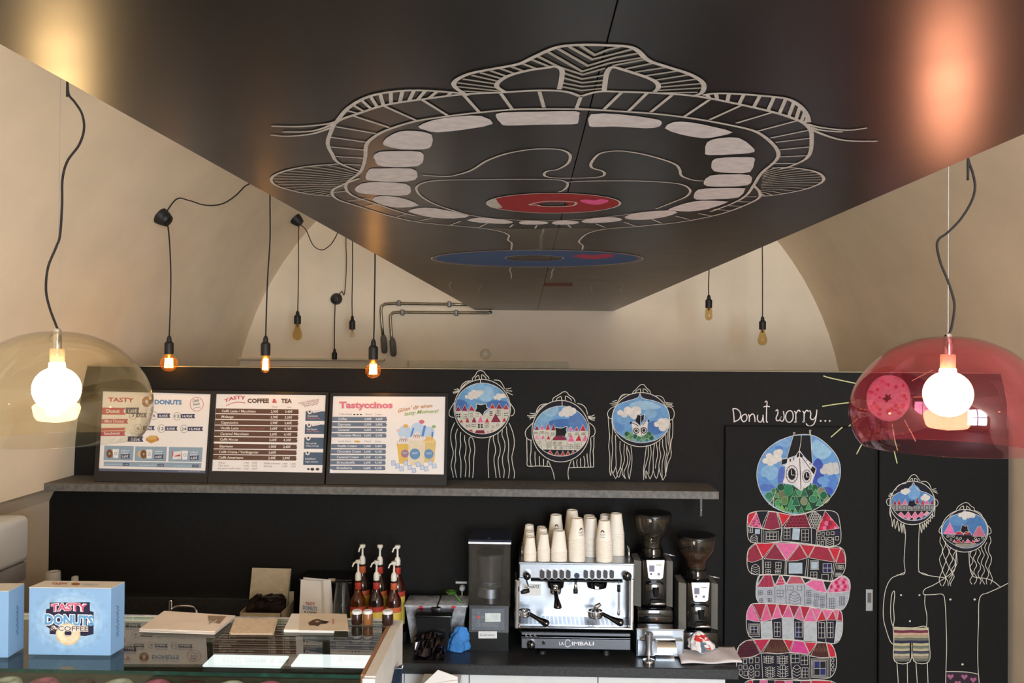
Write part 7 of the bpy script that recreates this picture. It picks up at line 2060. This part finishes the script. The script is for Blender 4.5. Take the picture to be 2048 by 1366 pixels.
# nose
ln(cn, [(140, 430), (60, 380), (30, 340), (60, 300), (160, 255), (330, 220), (540, 180), (660, 125), (780, 70), (880, 40), (1050, 28), (1240, 32), (1400, 42), (1480, 75), (1560, 150), (1700, 200), (1860, 250), (1960, 300), (2000, 350), (1980, 410), (1900, 435)])
ln(cn, [(430, 400), (370, 360), (385, 320), (470, 270), (620, 230), (760, 210), (830, 200), (880, 225), (880, 290), (860, 380)])
ln(cn, [(1215, 390), (1225, 300), (1240, 240), (1280, 205), (1380, 230), (1560, 290), (1630, 330), (1640, 370), (1610, 400)])
for L in ([(1030, 40), (1140, 110), (1240, 70), (1340, 45)], [(940, 45), (1120, 145), (1300, 100), (1430, 65)], [(850, 60), (1085, 195), (1300, 130), (1490, 95)], [(770, 85), (1040, 240), (1250, 175), (1520, 130)], [(690, 120), (860, 205), (1045, 265), (1220, 215)], [(890, 250), (1040, 300), (1210, 270)], [(890, 290), (1040, 330), (1205, 310)], [(885, 330), (1040, 360), (1200, 345)], [(880, 360), (1035, 390), (1200, 375)],
          [(640, 145), (790, 205)], [(560, 175), (700, 225)], [(480, 200), (600, 245)], [(390, 215), (520, 260)], [(320, 235), (450, 280)], [(240, 250), (420, 300)], [(170, 270), (390, 320)], [(100, 300), (370, 340)], [(60, 330), (370, 370)], [(50, 360), (390, 395)], [(100, 395), (380, 410)],
          [(1280, 195), (1540, 145)], [(1380, 220), (1600, 175)], [(1460, 245), (1720, 205)], [(1540, 275), (1800, 235)], [(1610, 310), (1890, 265)], [(1640, 340), (1950, 300)], [(1650, 365), (1985, 335)], [(1640, 390), (1980, 370)], [(1640, 410), (1950, 405)]):
    ln(cn, L, CW * .75, 'nose_hatching', (168, 162, 150), 1.5, False)
# eyelashes, ears
for f, L in ((cz, [(440, 512), (380, 530), (220, 545), (65, 542)]), (cz, [(430, 525), (300, 570), (130, 575)]), (cz, [(420, 545), (300, 585), (160, 600), (60, 592)]), (cr, [(1520, 530), (1600, 550), (1750, 565), (1860, 552)]), (cr, [(1530, 545), (1600, 565), (1720, 575)]), (cr, [(1530, 555), (1640, 600), (1750, 625), (1920, 628)])):
    ln(f, L, CW * .9, 'eyelashes', GW)
eL = [(445, 758), (250, 775), (120, 805), (65, 840), (90, 880), (200, 915), (310, 935), (410, 942)]
eRt = [(1320, 780), (1440, 780), (1560, 800), (1610, 830), (1600, 865), (1500, 905), (1340, 935), (1245, 942)]
ln(cz, eL, CW * .9); ln(cr, eRt, CW * .9)
for k in range(15):
    t_ = .06 + .88 * k / 14
    a = along(eL, t_); b = (565 - 150 * abs(t_) ** 1.2, 805 + 130 * t_)
    ln(cz, [a, ((a[0] + b[0]) / 2, (a[1] + b[1]) / 2 - 4), b], .005, 'ear_hatching', (166, 158, 146), 1.4)
    a = along(eRt, t_); b = (1270 - 20 * t_, 800 + 135 * t_)
    ln(cr, [a, ((a[0] + b[0]) / 2, (a[1] + b[1]) / 2 - 4), b], .005, 'ear_hatching', (166, 158, 146), 1.4)
flush_group(pt, board, 'chalk_mouth_drawing', 'giant open chalk mouth with white teeth, a red donut and a blue donut')
# ================================================================ three menu boards leaning on the shelf
YMB, YMT = 4.665, 4.872
zmb = zs + .0008
zmt = zmb + .525
mo = Vector((0, YMB, zmb))
mn = Vector((0, -(zmt - zmb), YMT - YMB)).normalized()
FRAME = mat('black_menu_frame', (26, 24, 24), .45, var=.05)
def onm(px, py, off=0.0):
    return onplane(px, py, mo + mn * off, mn)
def menu(label, paper, frame):
    fr_ = [onm(*p) for p in frame]
    # keep the lower edge on the shelf
    lo = min(p.z for p in fr_)
    t = thing('menu_board', label, 'menu board', (sum(p.x for p in fr_) / 4, YMB, zmb), 'menu boards on the shelf')
    def edge(p, q, wd):
        return p, q
    inn = [onm(*p) for p in paper]
    TL, TR, BR, BL = fr_
    for p in (BL, BR):
        k = (zmb - p.z)
        p += Vector((0, (YMT - YMB) / (zmt - zmb) * k, k))
    tl, tr, br, bl2 = inn
    for q in ([TL, TR, tr, tl], [TR, BR, br, tr], [BR, BL, bl2, br], [BL, TL, tl, bl2]):
        obj('frame_bar', MB().prism([p + mn * .006 for p in q], -mn * .012), FRAME, t)
    obj('backing', MB().prism([p - mn * .004 for p in (tl, tr, br, bl2)], -mn * .003), FRAME, t)
    sh = obj('sheet', MB().prism([p - mn * .001 for p in (tl, tr, br, bl2)], -mn * .003), mat('menu_paper', (238, 230, 224), .5, var=.008), t)
    return t, sh
def mpaint(ox, oy, k):
    return Paint(mo - mn * .001, mn, rough=.5, var=.02, eps=.0003, base=.0004).zoom(ox, oy, k)
DSL, PINKR, SLB = (74, 76, 100), (196, 80, 94), (150, 170, 186)
def flag(pt, x0, y0, x1, y1, col, sl=0.02, notch=10, nm='price_flag', layer=0):
    d = sl * (x1 - x0)
    pt.fill(nm, col, [(x0, y0), (x1, y0 + d), (x1 - notch, (y0 + y1) / 2 + d), (x1, y1 + d), (x0, y1)], layer)
# ---- donuts menu
t, sh = menu('donut price board at the left behind the clear lamp', [(206, 782.5), (422, 788.5), (411, 947), (197.5, 942)], [(200, 777), (428, 783), (417, 953), (191, 950)])
pt = mpaint(190, 770, 7.1875)
DS = .035
pt.text('lettering', (196, 60, 74), 'TASTY', 190, 238, 58, 370, bold=.035, dx=.02)
pt.fill('donut_picture', (140, 84, 40), [ellipse(745, 240, 70, 76, 32), ellipse(745, 242, 26, 28, 20)], 0)
pt.fill('donut_picture', (176, 116, 60), [ellipse(745, 238, 60, 62, 32), ellipse(745, 242, 34, 36, 20)], .6)
pt.text('lettering', (96, 142, 186), 'DONUTS', 858, 275, 62, 390, bold=.045, dx=.015)
pt.line('stamp', (214, 120, 120), ellipse(1462, 275, 95, 100, 40), .0035, 0, closed=True, smooth=False)
pt.text('stamp_lettering', (96, 90, 92), 'Daily', 1402, 250, 40, 100, bold=.01, shear=.3, dx=-.15)
pt.text('stamp_lettering', (96, 90, 92), 'fresh', 1408, 298, 36, 100, bold=.01, shear=.3, dx=-.15)
pt.line('stamp', (96, 90, 92), [(1415, 335), (1520, 315)], .0025, 0)
flag(pt, 95, 325, 440, 425, PINKR, .01, 30, 'row_flag'); pt.text('row_lettering', (240, 232, 230), 'Donut', 165, 400, 52, 190, bold=.03)
flag(pt, 440, 325, 640, 415, DSL, 0, 16); pt.text('price', (236, 232, 232), '1,65€', 480, 395, 44, 125, bold=.02)
flag(pt, 80, 490, 478, 555, PINKR, 0, 20, 'row_flag'); pt.text('row_lettering', (240, 232, 230), 'Mini Donut', 140, 540, 40, 280, bold=.02)
flag(pt, 70, 620, 440, 660, PINKR, -.02, 16, 'row_flag'); flag(pt, 70, 665, 440, 735, PINKR, -.01, 16, 'row_flag'); pt.text('row_lettering', (240, 232, 230), 'Sandwich', 130, 715, 40, 230, bold=.02)
for cx_, cy_, tx, fx0, fx1, pr_ in ((545, 525, '3', 590, 750, '4,65€'), (850, 442, '6', 900, 1085, '8,45€'), (1180, 448, '12', 1235, 1440, '14,95€'), (620, 620, '6', 690, 860, '4,95€'), (955, 628, '12', 1010, 1188, '8,95€'), (1280, 632, '24', 1335, 1555, '15,95€')):
    if cx_ in (545,): cy_ = 435; 
    flag(pt, fx0, cy_ - 32, fx1, cy_ + 30, DSL, .0, 16)
    pt.text('price', (236, 232, 232), pr_, fx0 + 22, cy_ + 18, 34, fx1 - fx0 - 60, bold=.025, dx=.01)
    pt.line('count_ring', (120, 116, 124), ellipse(cx_, cy_, 52, 56, 28), .0022, 0, closed=True, smooth=False)
    pt.text('count', (110, 104, 104), tx, cx_ - (20 if len(tx) == 1 else 36), cy_ + 22, 44, 40 if len(tx) == 1 else 72, bold=.015)
flag(pt, 470, 738, 698, 815, DSL, .01, 20); pt.text('price', (236, 232, 232), '2,60€', 515, 800, 42, 130, bold=.025)
pt.fill('toast_picture', (206, 150, 80), [(728, 765), (800, 725), (890, 732), (918, 775), (915, 800), (800, 840), (735, 800)], 0)
pt.fill('toast_picture', (224, 178, 104), [(735, 768), (805, 730), (880, 738), (905, 768), (810, 792)], .6)
pt.fill('toast_picture', (180, 70, 60), [(890, 735), (918, 775), (905, 800), (898, 760)], .9)
for x0, x1, y0 in ((135, 560, 872), (580, 1035, 882), (1065, 1550, 892)):
    pt.fill('offer_panel', SLB, [(x0, y0), (x1, y0 + 6), (x1 - 14, y0 + 215), (x0 - 12, y0 + 208)], 0)
for cx_, cy_, dn in ((210, 988, 0), (690, 995, 1), (1180, 1010, 2)):
    if dn < 2:
        pt.fill('offer_picture', (132, 84, 44), [ellipse(cx_ + (10 if dn else 0), cy_, 45, 62, 24), ellipse(cx_ + (10 if dn else 0), cy_, 15, 18, 14)], 1)
        if dn: pt.fill('offer_picture', (214, 180, 140), ellipse(cx_ - 45, cy_ - 5, 34, 46, 18), .8)
    else:
        pt.fill('offer_picture', (236, 226, 222), [(cx_ - 70, cy_ - 50), (cx_ + 60, cy_ - 60), (cx_ + 55, cy_ + 55), (cx_ - 60, cy_ + 60)], .8)
        pt.fill('offer_picture', (190, 90, 80), [(cx_ - 40, cy_ + 10), (cx_ + 45, cy_ - 15), (cx_ + 50, cy_ + 15), (cx_ - 40, cy_ + 20)], 1)
        pt.line('offer_picture', (206, 90, 100), [(cx_ - 65, cy_ - 60), (cx_ - 60, cy_), (cx_ - 75, cy_ + 20)], .006, 1)
    xc = cx_ + (90 if dn == 0 else 92 if dn == 1 else 112)
    pt.fill('offer_cup', (240, 236, 232), [(xc - 48, cy_ - 66), (xc + 45, cy_ - 66), (xc + 32, cy_ + 62), (xc - 34, cy_ + 62)], 1.2)
    pt.line('offer_cup_print', (110, 120, 140), ellipse(xc - 2, cy_, 18, 20, 14), .0022, 1.6, closed=True, smooth=False)
    xf = xc + 72
    flag(pt, xf, cy_ + 10, xf + 135, cy_ + 72, DSL, -.05, 14, layer=1); pt.text('price', (236, 232, 232), ('3,60€', '4,45€', '6,45€')[dn], xf + 12, cy_ + 58, 34, 95, bold=.02, layer=2, dx=-.04)
    pt.text('offer_lettering', (236, 240, 244), 'Coffee &', xf + 4, cy_ - 32, 24, 112, bold=.015); pt.text('offer_lettering', (236, 240, 244), ('1 Donut', '2 Donuts', 'Sandwich')[dn], xf + 4, cy_ + 2, 24, 105, bold=.015)
pt.fill('offer_panel', SLB, [(128, 1098), (1530, 1122), (1525, 1195), (124, 1165)], 0)
for xf, yy in ((402, 1122), (900, 1135), (1398, 1145)):
    flag(pt, xf, yy, xf + 95, yy + 38, DSL, 0, 10, layer=1); pt.text('price', (220, 222, 225 + xf // 200), '+0,90€', xf + 8, yy + 30, 20, 70, layer=2)
    pt.text('small_lettering', (222, 232, 240), 'every day with any donut', xf - 260, yy + 26, 18, 235)
pt.fill('footer', (98, 104, 128), [(54, 1198), (1590, 1232), (1580, 1270), (50, 1232)], 0)
pt.text('small_lettering', (200, 204, 214), 'all prices include tax', 1200, 1250, 16, 310)
pt.flush(sh)
# ---- coffee menu
t, sh = menu('coffee and tea price board in the middle with brown rows', [(433, 788), (652, 790.5), (645, 946.5), (424, 943)], [(428, 782), (658, 785), (650, 957), (418, 955)])
pt = mpaint(415, 775, 7.188)
BR = (104, 74, 60)
pt.text('heading', (206, 84, 96), 'TASTY', 245, 225, 48, 300, bold=.03, arc=32, dx=-.15)
pt.line('heading', (206, 84, 96), [(265, 265), (340, 230), (430, 212), (545, 222)], .004, 1)
pt.text('heading', (100, 78, 66), 'COFFEE', 575, 220, 58, 310, bold=.045)
pt.text('heading', (206, 84, 96), '&', 930, 220, 56, 72, bold=.04)
pt.text('heading', (100, 78, 66), 'TEA', 1058, 222, 58, 155, bold=.045)
for i, tx in enumerate(('Unsere Empfehlung:', 'mit extra Sahne', 'Einfach genial')):
    pt.text('script_lettering', (170, 110, 110), tx, 1308 + i * 42, 240 + i * 20, 26, 300 - i * 50, bold=.008, shear=.35, dx=-.2)
pt.text('small_lettering', (130, 104, 96), 'Mittel', 930, 288, 18, 80); pt.text('small_lettering', (130, 104, 96), 'Large', 1145, 290, 18, 60)
rowsy = [(300, 'Caffè Latte / Macchiato', '2,90€', '3,40€', 490), (382, 'Melange', '2,70€', '3,20€', 175), (464, 'Cappuccino', '2,90€', '3,40€', 250), (545, 'Vanilla Latte', '3,60€', '4,10€', 260), (627, 'Caramel Macchiato', '3,60€', '4,10€', 410), (708, 'Caffè Mocca', '3,60€', '4,10€', 260), (806, 'Espresso', '1,90€', '2,40€', 195), (888, 'Caffè Crema / Verlängerter', '2,60€', '', 570), (968, 'Caffè Americano', '2,40€', '2,90€', 355)]
for y, nm_, a_, b_, w_ in rowsy:
    xs_ = 122 - (y - 300) * .065
    xe = 1315 - (y - 300) * .05
    pt.fill('row_bar', BR, [(xs_, y), (xe, y + 16), (xe - 12, y + 38), (xe, y + 52), (xe - 10, y + 84), (xs_ - 4, y + 70)], 0)
    x = 205 - (y - 300) * .065
    pt.text('row_lettering', (232, 220, 206), nm_, x, y + 54, 34, w_, bold=.025, shear=.15, dx=.01)
    pt.text('price', (236, 228, 218), a_, 910 - (y - 300) * .055, y + 62, 34, 108, bold=.025, shear=.1)
    if b_: pt.text('price', (236, 228, 218), b_, 1115 - (y - 300) * .055, y + 64, 34, 108, bold=.025, shear=.1)
pt.text('small_lettering', (196, 120, 110), 'Hazelnut, Pistachio, Coconut', 465, 600, 22, 360)
for i, (tx, w_) in enumerate((('Kakao', 100), ('Chai Latte', 155), ('Karamel Vanilla Latte', 325))):
    pt.text('small_lettering', (150, 124, 116), tx, 160 - i * 4, 1092 + i * 42, 26, w_)
    pt.text('small_lettering', (150, 124, 116), '2,90€', 520, 1095 + i * 42, 24, 75); pt.text('small_lettering', (150, 124, 116), '3,50€', 638, 1095 + i * 42, 24, 75)
for i, (tx, w_) in enumerate((('Pfefferminztee', 235), ('Eistee', 120))):
    pt.text('small_lettering', (150, 124, 116), tx, 812, 1104 + i * 40, 26, w_)
    pt.text('small_lettering', (150, 124, 116), '1,90€', 1075, 1108 + i * 38, 24, 75); pt.text('small_lettering', (150, 124, 116), '2,40€', 1195, 1110 + i * 38, 24, 75)
for i, (x, y, h_, l1, l2) in enumerate(((1412, 340, 142, 'Zusätzlich', 'Sirup oder Shot'), (1403, 530, 140, 'Extra Espresso', 'oder Sahne'), (1392, 718, 165, 'Gern auch alle', 'Kaffees mit Soja'), (1382, 930, 185, 'Entkoffeiniert', 'möglich, laktosefrei'))):
    pt.fill('side_panel_print', (82, 100, 120), [(x, y), (x + 285, y + 4), (x + 278, y + h_), (x - 6, y + h_ - 2)], 0)
    pt.fill('side_badge', (236, 226, 222), ellipse(x + 58, y + 10, 32, 34, 18), 1)
    pt.fill('side_badge', (236, 226, 222), [(x + 95, y - 10), (x + 215, y - 25), (x + 215, y + 8), (x + 100, y + 28)], 1) if i < 2 else None
    pt.fill('side_icon', (96, 70, 60), ellipse(x + 58, y + 8, 14, 16, 12), 2)
    pt.text('side_lettering', (226, 222, 220 + i), l1, x + 25, y + h_ * .58, 26, 150, bold=.015, dx=.01)
    pt.text('side_lettering', (206, 130, 140 + i) if i < 2 else (226, 222, 226 + i), l2, x + 22, y + h_ * .80, 24, 185, bold=.01, dx=.01)
for x, r in ((1450, 18), (1508, 26), (1582, 24)):
    pt.fill('coffee_bean_print', (84, 66, 66), ellipse(x, 1168 + r * .3, r * 1.1, r * .8, 16), 1)
pt.fill('footer', (92, 78, 76), [(72, 1198), (1650, 1225), (1645, 1232), (70, 1208)], 0)
pt.flush(sh)
# ---- tastyccinos menu
t, sh = menu('iced drinks board at the right with pictured milkshakes', [(666.5, 792.5), (891, 793.5), (888, 949.5), (659.5, 946.5)], [(661, 786), (897, 787), (893.5, 962), (653, 958)])
pt = mpaint(640, 730, 5.12)
PK = (222, 128, 146)
for colr, ly, bo_ in (((236, 196, 200), 0, .07), (PK, 1, .035)):
    pt.text('heading', colr, 'Tastyccinos', 195, 440, 62, 550, bold=bo_, layer=ly)
pt.text('script_lettering', (206, 140, 70), "Gönn' dir einen", 800, 490, 38, 350, bold=.02, shear=.3, dx=-.16, arc=10)
pt.text('script_lettering', (150, 176, 90), 'tasty Moment!', 865, 520, 38, 350, bold=.02, shear=.3, dx=-.08, arc=8)
pt.text('small_lettering', (150, 130, 130), 'Coffee Based', 195, 512, 18, 130); pt.text('small_lettering', (150, 130, 130), 'Mittel     Large', 465, 512, 16, 165)
for x in (352, 386, 420):
    pt.fill('coffee_bean_print', (84, 60, 56), ellipse(x, 507, 11, 7, 12), 1)
pt.text('small_lettering', (150, 130, 130), 'Vanilla Based', 185, 790, 18, 130); pt.text('small_lettering', (150, 130, 130), 'Mittel     Large', 458, 790, 16, 165)
pt.fill('coffee_bean_print', (226, 180, 90), ellipse(380, 784, 34, 10, 14), 1)
SL = (112, 124, 142)
for i, (y, tx, a_, b_, w_) in enumerate(((530, 'Coffee', '2,90€', '3,60€', 88), (586, 'Espresso', '3,30€', '3,80€', 130), (642, 'Caramel', '3,60€', '4,10€', 118), (698, 'Chocolate Mocca', '3,60€', '4,10€', 240), (808, 'Vanilla Cream', '2,90€', '3,40€', 200), (864, 'Chocolate Cream', '3,60€', '4,10€', 245), (922, 'Caramel Cream', '3,60€', '4,10€', 225), (976, 'Stracciatella', '3,60€', '4,10€', 185), (1032, 'Strawberry', '3,60€', '4,10€', 165))):
    xs_ = 128 - (y - 530) * .045
    xe = 688 - (y - 530) * .03
    pt.fill('row_bar', SL, [(xs_, y), (xe, y + 2), (xe - 12, y + 12), (xe, y + 23), (xe - 8, y + 46), (xs_ - 2, y + 44)], 0)
    x = 188 - (y - 530) * .04
    pt.text('row_lettering', (228, 228, 230), tx, x, y + 33, 24, w_, bold=.02, shear=.1)
    pt.text('price', (228, 228, 230), a_, 455 - (y - 530) * .02, y + 34, 22, 72, bold=.02); pt.text('price', (228, 228, 230), b_, 570 - (y - 530) * .02, y + 34, 22, 72, bold=.02)
pt.fill('footer', (96, 80, 78), [(95, 1108), (1272, 1128), (1270, 1140), (93, 1122)], 0)
pt.text('small_lettering', (190, 176, 172), 'all prices include tax', 965, 1140, 14, 240, layer=1)
# pictured shakes
def shake(x0t, x1t, yt, x0b, x1b, yb, col, bcol, bx, by, br):
    pt.fill('shake_picture', col, [(x0t, yt), (x1t, yt), (x1b, yb), (x0b, yb)], 1 + .01 * bx / 100)
    pt.fill('shake_badge', bcol, ellipse(bx, by, br, br * 1.05, 26), 2)
    pt.text('shake_badge_lettering', (214, 224, 234), 'TASTY', bx - br * .6, by + 2, br * .35, br * 1.2, bold=.02, layer=3)
shake(785, 905, 800, 812, 905, 1010, (232, 190, 96), (170, 130, 150), 870, 908, 40)
shake(1080, 1190, 780, 1065, 1170, 1000, (226, 196, 130), (110, 150, 190), 1115, 912, 48)
shake(900, 1085, 760, 918, 1060, 1030, (232, 218, 190), (110, 150, 190), 972, 912, 54)
for cx_, cy_, s_, cc in ((850, 775, 1.0, (236, 226, 220)), (992, 735, 1.1, (240, 224, 218)), (1120, 765, .95, (240, 206, 140))):
    for dx_, dy_, r in ((-40, 15, 26), (0, 10, 32), (40, 15, 26), (-18, -14, 24), (18, -14, 22), (2, -36, 16)):
        pt.fill('cream_picture', cc, ellipse(cx_ + dx_ * s_, cy_ + dy_ * s_, r * s_, r * .8 * s_, 14), 2.2 + .02 * r / 10)
    for k in range(4):
        pt.line('sauce_print', (120, 70, 70) if cc[2] > 200 else (210, 150, 60), [(cx_ - 40 + k * 20, cy_ + 15), (cx_ - 25 + k * 20, cy_ - 20), (cx_ - 10 + k * 18, cy_ + 5)], .0022, 3)
for L, w_ in (([(958, 645), (930, 740)], .01), ([(1075, 620), (1048, 735)], .014), ([(1152, 685), (1148, 745)], .01)):
    pt.line('straw_print', (90, 140, 200 + int(w_ * 1000) - int(L[0][0] % 7)), L, w_, 2.1)
for cx_, cy_, rx_, c_ in ((1042, 582, 28, (220, 120, 130)), (878, 625, 26, (236, 180, 110)), (1165, 632, 22, (160, 190, 120)), (800, 672, 18, (236, 190, 196)), (1150, 668, 16, (190, 200, 226))):
    pt.fill('straw_print', c_, ellipse(cx_, cy_, rx_, rx_ * .75, 16), 2)
for cx_, cy_, rx_, ry_ in ((870, 690, 90, 70), (1000, 660, 90, 70), (1110, 690, 80, 60)):
    pt.fill('splash_print', (196, 216, 236), ellipse(cx_, cy_, rx_ * .8, ry_, 20), .5)
for i in range(11):
    x = 750 + i * 42; y = 1005 + (i % 3) * 30 + (15 if 3 < i < 8 else 0)
    q = [(x - 20, y - 22), (x + 18, y - 24), (x + 24, y + 18), (x - 16, y + 24)]
    pt.fill('ice_print', (206, 216, 232), q, 2.4 + .01 * i)
    pt.line('ice_print_lines', (140, 160, 200), q, .0022, 2.9, closed=True, smooth=False)
pt.fill('white_sticker', (250, 250, 250), [(97, 1062), (125, 1072), (148, 1105), (148, 1142), (94, 1140)], 3)
pt.flush(sh)
